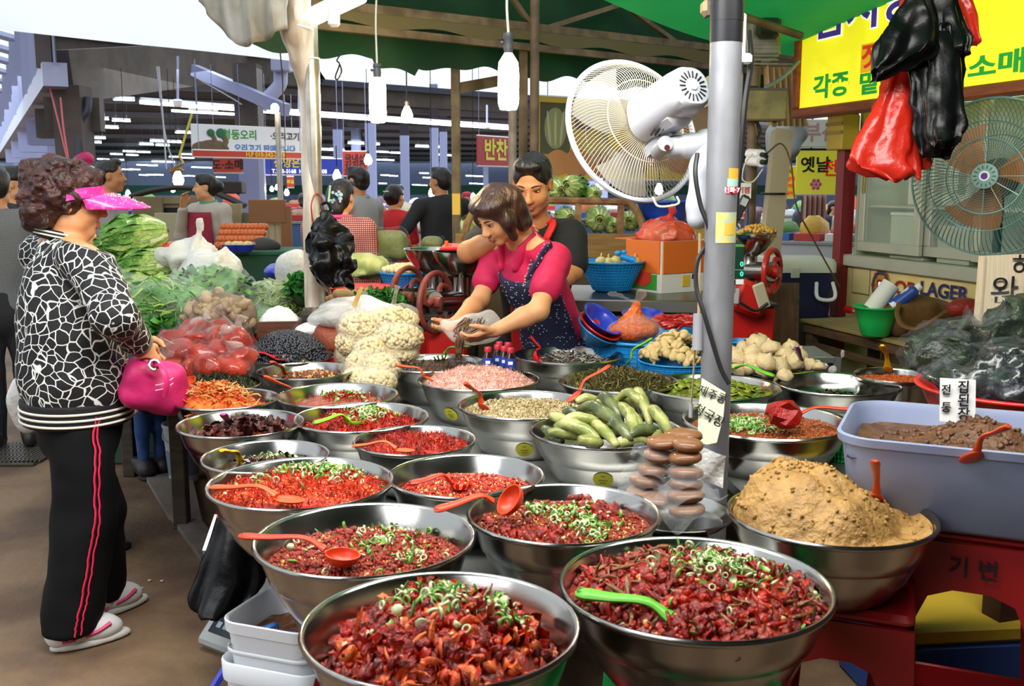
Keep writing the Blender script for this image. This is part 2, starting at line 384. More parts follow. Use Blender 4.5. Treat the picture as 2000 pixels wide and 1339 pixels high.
# arcade at the left: a gutter beam carrying a ribbed clerestory, beyond it a lattice roof open to the sky
def arc(x,h): z = 9*162/(x+40); p = at(x,360,z); p.z = h; return p
gb = struct('beam',beam(arc(122,2.42),arc(4,2.42),.2,.2),lilac2)
for k,x in enumerate((112,92,72,52,36,22)): p = arc(x,2.12); obj('cross_beam',beam(p-V3((.05,0,0)),p+V3((.42,.1,0)),.25,.30),darksteel if k < 2 else lilac,gb,world=True)
XS = [118,106,95,84,74,65,56,48,41,34,28,22,17,12,8,4]
obj('siding',(np.array([tuple(arc(x,h)) for x in (124,3) for h in (2.5,3.5)]),[[0,2,3,1]]),lilac,gb,world=True)
for k,x in enumerate(XS): p = arc(x,2.5); obj('upright',box(.07 if k % 3 else .14,.10,1.02,0,(p.x-.03,p.y-.05,3.0)),darksteel if k == 0 else lilac2,gb,world=True)
lr = struct('ceiling',beam(arc(122,3.55),arc(2,3.55),.10,.12),lilac2)
for k,x in enumerate(XS[2:]):
    p = arc(x,3.55); q = p+V3((-7,0,1.1)); obj('rafter',tube(spline([p,p.lerp(q,.5)+V3((0,0,.35)),q],5),.06,4),lilac2,lr,world=True); obj('rafter_brace',beam(p,p+V3((-2.4,1.6,.75)),.05,.06),lilac,lr,world=True)
for d in (1.2,2.4,3.6,4.8,6.0): obj('lattice_bar',beam(arc(110,3.55)+V3((-d,0,.16*d+.3*sin(d/7*pi))),arc(2,3.55)+V3((-d,0,.16*d+.3*sin(d/7*pi))),.06,.07),lilac,lr,world=True)
# white market tarp strung across the lane, lit through by the sky
lo_ = spline([at(-120,44,8.1),at(200,80,8.3),at(400,100,8.5),at(615,124,8.8)],8)
struct('canopy',grid(lambda u,v: tuple(lo_[np.clip((u*(len(lo_)-1)).round().astype(int),0,len(lo_)-1)][...,i]+v*(0,-2.6,1.3)[i]+(.03*np.sin(u*17)*v if i == 2 else 0) for i in range(3)),len(lo_),8),mat('white_tarp','ffffff',.8,translucent=.97))
# ceiling lamps of the far hall: housing, tube and hanger each
Z1 = [(690,555),(555,662),(675,672),(525,705),(612,710),(545,768),(525,792),(1020,738),(875,785),(815,803),(905,808),(970,790),(720,842),(800,846),(648,857),(735,862),(575,885),(655,888),(578,907),(1045,858),(975,872),(1047,878),(878,898),(940,900),(790,917),(848,920),(708,942),(750,942),(1095,930),(1150,932),(800,973),(840,972),(882,972),(1005,978),(1060,978),(1145,985),(1188,983),(1230,985),(1665,900),(1820,876),(1885,882),(1975,797),(1878,833),(1818,833)]
Z2 = [(135,798),(222,802),(497,815),(580,818),(587,860),(648,864),(30,835),(33,884),(278,845),(355,850),(245,888),(310,890),(508,963),(292,974),(337,978),(525,988),(765,978),(810,980),(463,1028),(505,1030),(278,1020),(782,1020),(818,1022),(368,1030),(175,1023)]
lampm = None
for i,(x,y) in enumerate([(a/2.849,b/2.849) for a,b in Z1]+[(650+a/2.849,b/2.849) for a,b in Z2]):
    kk = -(-(y-669.5)/FPX*.988-.153); z = min(58,1.27/max(.02,-((y-669.5)/FPX*.988+.153))); L = px(40-24*(y-194)/160,z); p = at(x,y,z)
    if lampm is None:
        l0 = thing('fluorescent_lamp','lit white fluorescent batten hanging under the dark roof of the far hall','lamp',p,group='fluorescent battens of the far hall')
        obj('lit_tube',tube([(-.5,0,0),(.5,0,0)],.5,8,flat=.5),tube_on,l0).scale = (1,.16,.17)
        obj('lamp_housing',box(1.0,.2,.06,0,(0,0,.13)),white,l0); obj('hanger',MB().add(cyl((-.3,0,.1),(-.3,0,1.6),.008,5)).add(cyl((.3,0,.1),(.3,0,1.6),.008,5)),purl,l0); lampm = l0; o = l0
    else: o = dup(l0,p)
    o.scale = (L,L,L*.95); o.rotation_euler = (0,R(2),R(random.uniform(-8,8)))
# one continuous lit rail of tubes across the view, hung on rods
rail = thing('lamp_rail','long lit rail of fluorescent tubes running behind the hanging bulbs','lamp',at(640,225,14.5))
obj('lit_tube',tube([at(274,199,12.5),at(640,226,14.5),at(1000,251,16.5)],.024,8),tube_on,rail,world=True)
obj('rail_housing',tube([at(274,194,12.5),at(640,222,14.5),at(1000,247,16.5)],.03,6),white,rail,world=True)
for x,y0,y1,z in [(347,110,201,12.8),(584,175,220,14.2),(951,205,246,16.2),(745,180,231,15)]:
    obj('hanging_rod',cyl(at(x,y0,z),at(x,y1,z),.015),lilac2,rail,world=True); obj('rod_cap',box(.12,.1,.09,.02,at(x,y1,z)),white,rail,world=True)
r2 = thing('lamp_rail','short lit tube lamp hanging just below the long lit rail, beside the duck banner','lamp',at(395,218,14))
obj('lit_tube',tube([at(335,216,14),at(460,223,14.4)],.016,8),tube_on,r2,world=True); obj('lamp_housing',tube([at(370,211,14),at(425,214,14.2)],.04,6),white,r2,world=True)
for k,pts in enumerate([[(310,130,10),(318,230,10),(325,330,10)],[(306,130,10.1),(322,260,10.1),(343,330,10.1)],[(380,150,12),(450,190,12.3),(472,204,12.4)]]):
    wire('cable',pts,.008,mat('pale_wire','b9bcc4',.5),label=['thin pale wire hanging straight down below the hall eave','second thin pale wire swinging towards the balance hook','pale stay wire running down beside the diagonal brace'][k],category='wire')
st = thing('hanging_scale','brass hook balance hanging on a yellow strap in front of the hall','scale',at(345,330,9.5))
obj('strap',tube([at(375,222,9.5),at(362,265,9.5),at(350,305,9.5)],.012,6),mat('yellow_strap','c9c04a',.6),st,world=True)
obj('hook',tube(spline([at(350,305,9.5),at(357,318,9.5),at(352,322,9.5),at(340,328,9.5),at(333,336,9.5),at(350,330,9.5),at(360,334,9.5)],5),.012,6),mat('brass','b98f5a',.35,metal=.7),st,world=True)

# ------------------------------------------------------------------ the stall's own frame and tarpaulins
Q0,U = V3((-1.02,6.07,0)),V3((2.41,1.89,0))
def TL(s,h): return Q0+U*s+V3((0,0,h))
def s_at(x,off=0):
    k = (x-1000)/FPX*1.0; return (k*Q0.y-Q0.x)/(U.x-k*U.y)
tr = thing('roof_truss','rusty steel roof truss carrying the rear of the green awning','truss',TL(.5,2.36))
obj('chord',beam(TL(-.05,2.49),TL(1.75,2.52),.05,.05),rusty,tr,world=True); obj('chord',beam(TL(-.05,2.37),TL(1.75,2.37),.045,.045),rusty,tr,world=True)
obj('chord',beam(TL(-.05,2.93),TL(1.75,2.95),.05,.05),rusty,tr,world=True)
for x in (690,872,1205,1335): s = s_at(x); obj('strut',beam(TL(s,2.37),TL(s,2.95),.04,.04),rusty,tr,world=True)
for x0,h0,x1,h1 in [(930,2.95,1040,2.5),(1060,2.5,1200,2.72),(1215,2.72,1340,2.45),(700,2.5,800,2.95)]:
    obj('strut',beam(TL(s_at(x0),h0),TL(s_at(x1),h1),.03,.03),rusty,tr,world=True)
obj('canvas_edge',grid(lambda u,v: tuple(Q0[i]+U[i]*(-.05+1.8*u)+(0,-.03,2.40+.09*v+.015*np.sin(u*50))[i] for i in range(3)),60,3),mat('old_canvas','6a623c',.8,translucent=.15),tr,world=True)
# rear tarp with its ragged valance
def valance(u,v):
    s = -.2+2.0*u; lowe = 2.22-.05*s+.02*np.sin(s*23)+.012*np.sin(s*57)+.05*(np.abs(s-.13) < .05)*-1
    h = lowe+(3.6-lowe)*v
    return Q0.x+U.x*s-.25*v*.6,Q0.y+U.y*s+.12+.25*np.maximum(0,v-.2)*-1.5+.03*np.sin(s*30+v*3),h
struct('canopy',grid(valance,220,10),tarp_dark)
# overhead tarp rising towards the lane: a taut sheet, lit from above, sagging at its far edge
c0,c1,c2,c3 = at(1120,-25,4.6),at(1330,62,5.4),at(1450,92,6.0),at(1640,125,7.0)
edge = spline([c0,c1,c2,c3],10); near = spline([V3((-.2,1.2,3.05)),V3((1.0,1.4,3.1)),V3((2.2,1.6,3.1)),V3((4.2,2.0,3.1))],10)
def overhead(u,v):
    i = np.clip((u*(len(edge)-1)).round().astype(int),0,len(edge)-1); a_,b_ = edge[i],near[i]
    p = a_*(1-v[...,None])+b_*v[...,None]; p[...,2] -= .12*np.sin(v*pi)+.02*np.sin(u*40)*np.sin(v*pi); return p[...,0],p[...,1],p[...,2]
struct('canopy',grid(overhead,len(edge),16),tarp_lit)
# unseen awning added over the camera and the right to block sky light
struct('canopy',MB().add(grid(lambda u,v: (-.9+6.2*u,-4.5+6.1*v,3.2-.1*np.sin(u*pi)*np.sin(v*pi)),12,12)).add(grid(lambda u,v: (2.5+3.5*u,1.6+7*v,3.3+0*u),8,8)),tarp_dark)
cb = thing('awning_pipe','rusty pipe crossing under the bright green awning behind the taped pole','pipe',at(1540,60,5)); obj('pipe',cyl(at(1430,25,5),at(1565,70,5.2),.02),rusty,cb,world=True)
# posts along the truss line
def post(lab,x0,x1,off,topy,m,rnd=False,box_=None):
    s = s_at((x0+x1)/2); p = TL(s,0)+V3((0,off,0)); z = p.y; wd = px(x1-x0,z); t = at(0,topy,z).z; k = ((x0+x1)/2-1000)/FPX; p.x = k*z
    o = thing('tent_post',lab,'post',(p.x,p.y,0)); obj('shaft',cyl((0,0,0),(0,0,t),wd/2,14) if rnd else box(wd,wd,t,.006,(0,0,t/2)),m,o)
    obj('foot_plate',box(wd*2,wd*2,.02,0,(0,0,.011)),m,o); return o,p,t,wd
o,p,t,wd = post('square beige steel post left of the seller with a yellow sticker',884,901,.3,128,rusty)
obj('sticker',box(wd*.9,.004,.14,0,(0,-wd/2-.003,at(0,398,p.y).z)),mat('yellow_sticker','d8b23a',.5),o)
obj('bracket',beam(V3((0,0,at(0,178,p.y).z)),V3((.27,.2,at(0,158,p.y).z)),.04,.07),rusty,o)
post('square beige steel post behind the big hanging bulb',1013,1030,.1,100,rusty)
post('round rusty tent pole just right of the big hanging bulb',1034,1052,-.25,-40,mat('dark_rust','54473a',.7,col2='6d5b46',ns=9),True)
post('grey round post directly below the big hanging bulb',993,1009,-.1,205,mat('grey_post','8e857a',.6,col2='75695c',ns=8),True)

# left pole of the stall with its tied rolled curtain
zL = 4.75
lp = thing('stall_pole','shiny steel pole beside the rolled curtain, black bag tied to it','pole',(at(620,400,zL).x,zL,0))
obj('shaft',cyl((0,0,0),(0,0,at(0,30,zL).z),.032,20),mat('shiny_pole','c9c4ba',.28,metal=.7,col2='a39a8c',ns=6),lp)
obj('foot_plate',box(.14,.14,.015,0,(0,0,.009)),darksteel,lp)
obj('wire_tie',ring(.036,.004,20,5),white,lp,loc=(0,0,at(0,122,zL).z))
vinyl = mat('milky_rolled_vinyl','d9d0c0',.3,col2='b4a48e',ns=5,stretch=(3,3,.4),bump=.3,bs=9)
def roll(path,r,name,parent,seed):
    v,f = tube(path,r,20); d = vnoise(v*np.array([1,1,.25]),38,seed)[:,None]*.010
    c = np.asarray(path)[:,:2].mean(0); n = v.copy(); n[:,:2] -= c; n[:,2] = 0; n /= np.linalg.norm(n,axis=1)[:,None]+1e-9
    return obj(name,(v+n*d,f),vinyl,parent,world=True)
cu = thing('rolled_curtain','milky vinyl curtain rolled and tied beside the shiny steel pole','curtain',(at(605,600,4.7).x,4.7,.1))
roll(spline([at(572,-30,4.55),at(578,40,4.55),at(588,90,4.6),at(600,140,4.65),at(607,220,4.7),at(608,400,4.7),at(609,600,4.7)],10),[.075]*11+list(np.linspace(.075,.030,50)),'vinyl_roll',cu,3)
obj('tie',ring(.062,.006,20,6),white,cu,loc=at(583,52,4.55),rot=(0,.2,0),world=True)
obj('tie',ring(.045,.004,20,6),white,cu,loc=at(604,137,4.65),rot=(.2,.1,0),world=True)
obj('red_cord',tube(spline([at(612,440,4.66),at(608,400,4.62),at(618,378,4.66),at(632,392,4.7),at(636,420,4.7)],6),.004,5),mat('red_cord','b0503c',.6),cu,world=True)
# grey canvas flap folded over the awning corner
P = [(388,-5),(395,22),(470,88),(500,86),(545,62),(580,40),(566,-40),(470,-60),(400,-40)]
def flap(u,v):
    A = spline([at(388,2,4.9),at(420,45,4.75),at(468,88,4.6),at(510,80,4.5),at(560,55,4.45)],12); B = spline([at(392,-90,5.1),at(440,-90,4.9),at(480,-80,4.8),at(530,-70,4.6),at(575,-60,4.5)],12)
    i = np.clip((u*(len(A)-1)).round().astype(int),0,len(A)-1); p = A[i]*(1-v[...,None])+B[i]*v[...,None]
    p[...,1] += .035*np.sin(u*26+v*2)-.10*np.sin(v*pi); return p[...,0],p[...,1],p[...,2]
fl = obj('canvas_flap',grid(flap,49,14),mat('grey_canvas','aaa69d',.75,col2='96917f',ns=6,bump=.4,bs=10),label='grey canvas flap folded over the awning corner above the hall eave',category='canvas')
so = fl.modifiers.new('thick','SOLIDIFY'); so.thickness = .01
# bright tube lamp at the top of the left pole
tl = thing('tube_lamp','bright fluorescent batten fixed across the top of the shiny pole','lamp',at(650,20,4.6))
obj('lit_tube',tube([at(602,46,4.7),at(708,-4,4.4)],.022,10),mat('hot_tube','ffffff',.5,emit='e6faff',es=22),tl,world=True)
obj('lamp_housing',beam(at(600,33,4.72),at(712,-20,4.42),.05,.05),white,tl,world=True)
obj('switch_box',box(.05,.05,.08,.01),white,tl,loc=at(652,34,4.55),world=True)
# string loops and rain-pipe seen under the awning corner
for k,pts in enumerate([[(664,108,5),(658,118,5),(663,126,5),(655,150,5),(660,155,5),(667,140,5),(664,126,5)],[(545,88,5.4),(548,110,5.4),(552,160,5.4),(553,200,5.4)]]):
    wire('string',pts,.004,black,label=['black cord loop hanging from the awning edge','black cord hanging down past the pale downpipe'][k],category='cord')
dp = thing('downpipe','pale lilac downpipe with an elbow under the hall gutter','pipe',at(545,160,13))
obj('pipe',tube(spline([at(548,118,12.4),at(548,150,12.4),at(545,168,12.4),at(520,195,12.4),at(508,210,12.4)],6),.085,12),lilac2,dp,world=True); obj('gutter_box',box(.22,.2,.14,.01),lilac2,dp,loc=at(550,128,12.3),world=True)
# hall post with lamp at 553,215
hp = thing('lane_post','slim grey post in the lane with a round bright bulb at its top','post',(at(552,400,10).x,10,0))
obj('shaft',cyl((0,0,0),(0,0,at(0,222,10).z),px(11,10)/2,12),steelpole,hp); obj('lit_bulb',ball(12,9,(.04,.04,.045)),mat('bulb_glow','fff4da',.5,emit='ffe7b8',es=30),hp,loc=(0,-.1,at(0,216,10).z))
# ================================================================== steel bowls and what is in them
steel = mat('brushed_steel','aaa8a4',.19,metal=1,bump=.03,bs=60,stretch=(1,1,14))
sticker_y = mat('yellow_oval_sticker','d8d23a',.5); ink = mat('black_ink','15151a',.6)
TOPZ,RIM = .605,.76
tbl = thing('display_table','long steel table carrying the bowls of side dishes','table',(0,3.3,0))
tp = [(-.47,2.07),(.50,2.07),(.49,2.72),(.49,2.98),(.65,2.98),(.67,2.74),(1.15,3.05),(1.78,3.75),(1.75,4.1),(.8,4.22),(.75,4.58),(-.6,4.62),(-1.0,5.0),(-1.33,4.4)]
tv = np.array([(x,y,z) for z in (TOPZ-.03,TOPZ) for x,y in tp]); n_ = len(tp)
galv = mat('worn_galvanised_sheet','8d8f8c',.38,metal=.75,col2='a5a7a3',ns=5,lo=.3,hi=.7,bump=.06)
obj('table_top',(tv,[list(range(n_))[::-1],list(range(n_,2*n_))]+[[i,(i+1) % n_,n_+(i+1) % n_,n_+i] for i in range(n_)]),galv,tbl,world=True)
obj('apron',(np.array([(x*.97,3.3+(y-3.3)*.97,z) for z in (TOPZ-.11,TOPZ-.03) for x,y in tp]),[[i,(i+1) % n_,n_+(i+1) % n_,n_+i] for i in range(n_)]),mat('dark_apron','4c4a46',.5,metal=.5),tbl,world=True)
for x,y in [(-.25,2.15),(.45,2.2),(-1.27,4.3),(-.72,3.05),(.6,4.5),(1.6,3.75),(-.9,4.85)]:
    obj('leg',cyl((x,y,0),(x,y,TOPZ-.03),.02,10),mat('leg_steel','6f6d69',.45,metal=.6),tbl,world=True)
def bowl_prof(Rr,h):
    o = [(.02,0),(.56*Rr,0),(.62*Rr,.012),(.74*Rr,h*.28),(.83*Rr,h*.52),(.845*Rr,h*.56),(.865*Rr,h*.58),(.90*Rr,h*.72),(.955*Rr,h*.965)]
    ri = [(.965*Rr,h*.985),(.985*Rr,h*1.0),(Rr,h*.985),(1.0*Rr,h*.955),(.985*Rr,h*.94)]
    inn = [(a-.003,b+.003) for a,b in o][::-1]
    return [(.955*Rr,h*.94)]+o[::-1] if 0 else o[:-1]+[(.955*Rr,h*.93),(.975*Rr,h*.925),(.995*Rr,h*.94),(1.0*Rr,h*.97),(.985*Rr,h*1.0),(.965*Rr,h*.995),(.95*Rr,h*.965)]+inn[1:-1]+[(.0,.003)]
def inner_r(Rr,h,z):      # inside radius at height z
    o = [(.56,0),(.62,.012/h),(.74,.28),(.83,.52),(.865,.58),(.90,.72),(.955,.965)]
    return float(np.interp(z/h,[b for a,b in o],[a for a,b in o]))*Rr-.003
def steel_bowl(x,y,w_,label,h=.17,rim=RIM,sticker=None,group='steel bowls of side dishes',name='steel_bowl',stand=None):
    c = on(x,y,rim); z = (c-CAM).dot(V3((0,cos(TILT),-sin(TILT)))); Rr = px(w_,z)/2
    t = thing(name,label,'bowl',(c.x,c.y,rim-h),group=group)
    obj('bowl_body',lathe(bowl_prof(Rr,h),72),steel,t,smooth=50)
    if sticker is not None:
        st_ = []
        sc_ = Rr/.24
        def f(u,v):
            a = sticker+(u-.5)*2*.16; zz = h*(.30+.20*v); q = np.sqrt(np.clip(1-((u-.5)*2)**2,0,1)); zz = h*.38+(v-.5)*2*q*.026*sc_
            rr = np.interp(zz/h,[0,.07,.28,.52],[.56,.62,.74,.83])*Rr+.002
            return rr*np.cos(a),rr*np.sin(a),zz
        s = obj('sticker',grid(f,25,5),sticker_y,t)
        def ln(v0,du,z0):
            return grid(lambda u,v: (lambda a,zz: ((np.interp(zz/h,[0,.07,.28,.52],[.56,.62,.74,.83])*Rr+.003)*np.cos(a),(np.interp(zz/h,[0,.07,.28,.52],[.56,.62,.74,.83])*Rr+.003)*np.sin(a),zz))(sticker+(u-.5)*du,h*.38+(z0+v*.12)*.026*sc_),9,2)
        obj('print',MB().add(ln(0,.06,.45)).add(ln(0,.14,-.1)).add(ln(0,.10,-.45)),mat('sticker_print','7d7a2a',.6),s)
    return t,c,Rr,h
# --- templates of the pieces
def ico(sub=1):
    import bmesh
    b = bmesh.new(); bmesh.ops.create_icosphere(b,subdivisions=sub,radius=1); b.verts.ensure_lookup_table()
    v = np.array([tuple(q.co) for q in b.verts]); f = np.array([[q.index for q in p.verts] for p in b.faces]); b.free(); return v,f
I1,I2 = ico(1),ico(2)
def T(kind,k=0):
    rs = np.random.default_rng(k+11)
    if kind == 'chunk': v,f = rough(rough(I2,.5,1.3,k),.3,3.2,k+9); return v*np.array([1,.75,.6]),f
    if kind == 'nub': v,f = rough(I1,.5,1.5,k); return v*np.array([1,.8,.7]),f
    if kind == 'bean': return I1[0]*np.array([1,.72,.6]),I1[1]
    if kind == 'strip':     # curled flat strip, 2 units long
        t = np.linspace(0,1,6); a = rs.uniform(-1.6,1.6); b = rs.uniform(-.5,.5)
        p = np.stack([t*2-1,.5*np.sin(a*t*2),.35*np.sin(b+t*3)],-1); v,f = tube(p,[.13,.2,.22,.22,.18,.1],5,cap=False,flat=.45); return v,f
    if kind == 'shred':
        t = np.linspace(0,1,5); p = np.stack([t*2-1,rs.uniform(-.5,.5)*np.sin(t*4),.3*np.sin(rs.uniform(0,3)+t*3)],-1); v,f = tube(p,[.06,.09,.09,.08,.05],4,cap=False); return v,f
    if kind == 'ring': v,f = ring(.8,.22,10,5); return v*np.array([1,1,1.3]),f
    if kind == 'slice':
        a = np.arange(9)*2*pi/9; v = np.concatenate([np.stack([np.cos(a),np.sin(a),.12+0*a],-1),np.stack([np.cos(a),np.sin(a),-.12+0*a],-1),[[0,0,.12]]]); v[:,2] += .15*np.sin(v[:,0]*2+k)
        f = [[i,(i+1) % 9,18] for i in range(9)]+[[i,9+i,9+(i+1) % 9] for i in range(9)]+[[i,9+(i+1) % 9,(i+1) % 9] for i in range(9)]; return v,np.array(f)
    if kind == 'leaf':
        v,f = grid(lambda u,v: ((u-.5)*2,(v-.5)*(.9-.6*abs(u-.5)),.25*np.sin(u*5+k)+.2*np.cos(v*4+k*2)),6,4); return v,f
    if kind == 'fish':
        t = np.linspace(0,1,7); p = np.stack([t*2-1,.25*np.sin(t*3+k),0*t],-1); v,f = tube(p,[.05,.17,.2,.18,.12,.05,.14],6,cap=False,flat=.6); return v,f
def F(name,col,**kw):
    d = dict(rough=.24,coat=.08,spec=.38,bump=.35,bs=120); d.update(kw); return mat(name,col,**d)
scal_w = F('scallion_white','b9c294',coat=.1,bump=0); scal_g = F('scallion_green','729f40',coat=.1,bump=0); scal_d = F('scallion_dark_green','44803a',coat=.1,bump=0)
sesame = F('sesame_seed','d9b878',coat=.1,bump=0)
# --- fill a bowl: wet base surface + heaped pieces + toppings
def fill(name,label,cat,B,level,mound,base,pieces=(),tops=(),lump=.006,ls=30,skew=(0,0),part='topping',toff=.006,nr=26,cover=1,seed=0,flat=0):
    t,c,Rr,h = B; z0 = h*level; Ri = inner_r(Rr,h,z0)*cover
    def hz(x,y):
        q = ((x-skew[0])**2+(y-skew[1])**2)/(Ri*Ri); e = np.clip(1-(x*x+y*y)/(Ri*Ri),0,1)
        P = np.stack([x,y,0*x+seed],-1)
        return z0+mound*np.clip(1-q,0,1)**.8*np.minimum(1,e*3)+(vnoise(P,ls,seed)*lump+vnoise(P,ls*2.7,seed+5)*lump*.5)*np.minimum(1,e*8)
    o = thing(name,label,cat,(c.x,c.y,t.location.z+z0),kind='stuff')
    def sf(u,v):
        r,a = Ri*np.sqrt(u),v*2*pi; x,y = r*np.cos(a),r*np.sin(a); return x,y,hz(x,y)-z0
    g = grid(sf,nr,80); skirt = grid(lambda u,v: ((Ri*(1-.12*u))*np.cos(v*2*pi),(Ri*(1-.12*u))*np.sin(v*2*pi),-.03*u),2,80)
    obj('sauce',MB().add(g).add(skirt),base,o,smooth=True,kind='stuff')
    def spread(specs,pn,raised):
        mb,mats_ = MB(),[]
        for (kind,n,s,m,*reg) in specs:
            cx,cy,sp = reg[0] if reg and reg[0] else (0,0,None); tilt = reg[1] if len(reg) > 1 else pi
            nv = 4 if n > 12 else 1
            for k in range(nv):
                nn = n//nv; a = rng.uniform(0,2*pi,nn); r = np.sqrt(rng.uniform(0,1,nn))*.96
                if sp: r = np.minimum(np.abs(rng.normal(0,1,nn))*sp,1)
                x,y = cx*Ri+r*Ri*np.cos(a),cy*Ri+r*Ri*np.sin(a); rr = np.hypot(x,y); kx = np.where(rr > Ri*.95,Ri*.95/np.maximum(rr,1e-6),1); x,y = x*kx,y*kx
                P = np.stack([x,y,hz(x,y)-z0+(toff if raised > .2 else 0)+raised*(s[0]+s[1])*.5+rng.uniform(-.2,.6,nn)*s[0]*.5],-1)
                mb.scatter(T(kind,k),rmats(nn,P,s,tilt),len(mats_))
            mats_.append(m)
        if mb.n: obj(pn,mb,mats_,o,smooth=True,kind='stuff')
    spread(pieces,'food_pieces',.1); spread(tops,part,.35); return o,hz,z0
def scallions(n,reg,s=(.006,.011)):
    return [('ring',n//5,s,scal_w,reg),('ring',n//4,(s[0]*.8,s[1]),scal_g,reg),('slice',n//5,(s[0]*.6,s[1]*.9),scal_w,reg),('leaf',n//4,(s[0]*.7,s[1]*1.1),scal_g,reg),('strip',n//4,(s[0]*.9,s[1]*1.3),scal_d,reg),('nub',n//6,(s[0]*.5,s[1]*.7),scal_w,reg)]
# --- ladles and spoons; a -> handle end, b -> bowl centre (world)
def plast(c): return mat('plastic_'+c,''.join('%02x' % int(int(c[i:i+2],16)*.86) for i in (0,2,4)),.4,coat=.05,spec=.35)
def spoon(label,a,b,col,kind='ladle',r=.032,w_=.0135,roll_=0,tilt=0,cat='ladle',bend=.02):
    a,b = V3(a),V3(b); m = plast(col); d = (b-a); L = d.length; d.normalize()
    o = thing('ladle' if kind in ('ladle','slot') else 'serving_spoon',label,cat,b); o.location = b
    yv = np.array(tuple(d)); B = basis(d)       # x right, y along, z up
    M = np.eye(4); M[:3,0],M[:3,1],M[:3,2] = B[:,0],B[:,1],B[:,2]; M = M@X((0,0,0),(0,roll_,0))
    hp_ = spline([(0,-L,0),(0,-L*.7,bend*.4),(0,-L*.35,bend),(0,-r*.8,.004)],6)
    v,f = tube(hp_,np.interp(np.linspace(0,1,len(hp_)),[0,.08,.3,.8,1],[w_*.55,w_,w_*.8,w_*.55,w_*.9]),10,flat=.5,up=(0,0,1)); mb = MB().add((v,f),0,M)
    obj('handle',mb,m,o)
    v,f = ring(w_*.45,w_*.16,12,6); obj('hanging_hole',MB().add((v,f),0,M@X((0,-L*.95,w_*.3))),mat('dark_'+col,''.join('%02x' % int(int(col[i:i+2],16)*.55) for i in (0,2,4)),.5),o)
    n_,mm = 16,8; rx,ry,dp_ = (r,r*1.05,r*.75) if kind in ('ladle','slot') else (r*.85,r*1.3,r*.28)
    th = np.linspace(-pi/2,0,mm); pr = [(np.cos(t)*1,np.sin(t)) for t in th]+[(1.0,.04),(.93,.04)]+[(np.cos(t)*.92,np.sin(t)*.92) for t in th[::-1]]
    v,f = lathe(pr,20); v = v*np.array([rx,ry,dp_])
    if kind == 'slot':
        keep = []
        for q in f:
            c_ = v[q].mean(0); a_ = atan2(c_[1]/ry,c_[0]/rx); keep.append(not (int((a_+pi)/(2*pi)*20) % 2 == 0 and -.72*dp_ < c_[2]))
        f = f[np.array(keep)]
    MM = M@X((0,r*.3,0),(tilt,0,0)); obj('ladle_cup' if kind in ('ladle','slot') else 'spoon_blade',MB().add((v,f),0,MM),m,o,smooth=60)
    return o
def lift(x,y,h): return on(x,y,h)
# ================================================================== the bowls, front to back, each with its dish
red1 = F('chilli_red','aa1c05',col2='7c1003',ns=30); red2 = F('deep_red_meat','901a06',col2='600d04',ns=40,bump=.5); red3 = F('bright_chilli','c83a0c',col2='a82206',ns=35)
redsauce = F('red_sauce','6e1a0a',col2='8f2a10',ns=14,rough=.18); orange_squid = F('orange_squid','d86a30',col2='c03c18',ns=20); peanut = F('pale_peanut','d89a5a',bump=0)
brownred = F('brown_red_paste','7a2412',col2='963a1c',ns=50,bump=.6); garlicpale = F('pale_garlic','ecc794',bump=0); brownpep = F('brown_pepper','5f3a1c',col2='7a4a25',ns=12)
darkleaf = F('dark_braised_leaf','2e1410',col2='47201a',ns=20); darkgreen = F('dark_green_leaf','1f2a16',col2='2f3a1c',ns=20); soy = F('soy_liquid','3a2011',rough=.12,bump=.05)
# A: nearest bowl
A = steel_bowl(861,1216,548,'nearest steel bowl of chilli squid beside the white square pails',h=.19,sticker=-1.35)
fill('squid_kimchi','chunky chilli red squid heaped in the nearest steel bowl','food',A,.56,.115,redsauce,
     [('chunk',420,(.010,.021),red2,(0,0,.6)),('chunk',120,(.010,.02),red1),('strip',50,(.014,.026),orange_squid),('chunk',110,(.010,.020),orange_squid),('leaf',60,(.018,.03),orange_squid),('strip',70,(.012,.024),red1),('leaf',70,(.018,.032),red1),('nub',700,(.004,.009),red3),('slice',50,(.012,.022),orange_squid),('bean',40,(.008,.013),garlicpale)],
     scallions(70,(.10,.30,.24),(.006,.012))+scallions(60,(.12,-.02,.25),(.006,.012))+scallions(60,(.5,.05,.16),(.006,.012))+scallions(40,(-.3,.2,.35),(.006,.012)),lump=.012,ls=26,seed=1,toff=.016,part='scallions')
# B: front right
B_ = steel_bowl(1357,1136,535,'largest front steel bowl with peppers, standing on a green stool',h=.19)
fill('pepper_kimchi','red sauced dried peppers with a strip of scallions in the large front bowl','food',B_,.84,.035,redsauce,
     [('strip',90,(.014,.028),brownpep),('chunk',300,(.008,.018),red2),('chunk',120,(.008,.016),red1),('strip',120,(.012,.026),red1),('fish',36,(.028,.042),brownpep,None,.5),('bean',60,(.006,.01),peanut),('nub',240,(.003,.007),red3)],
     scallions(150,(.22,.36,.22),(.005,.010))+scallions(60,(.35,.1,.2),(.005,.010))+scallions(30,(0,0,.7)),lump=.010,seed=2,toff=.014,part='scallions')
spoon('lime green ladle lying on the near rim of the pepper bowl',on(1128,1157,.765),on(1335,1216,.75),'63bf2c','spoon',r=.03,w_=.02)
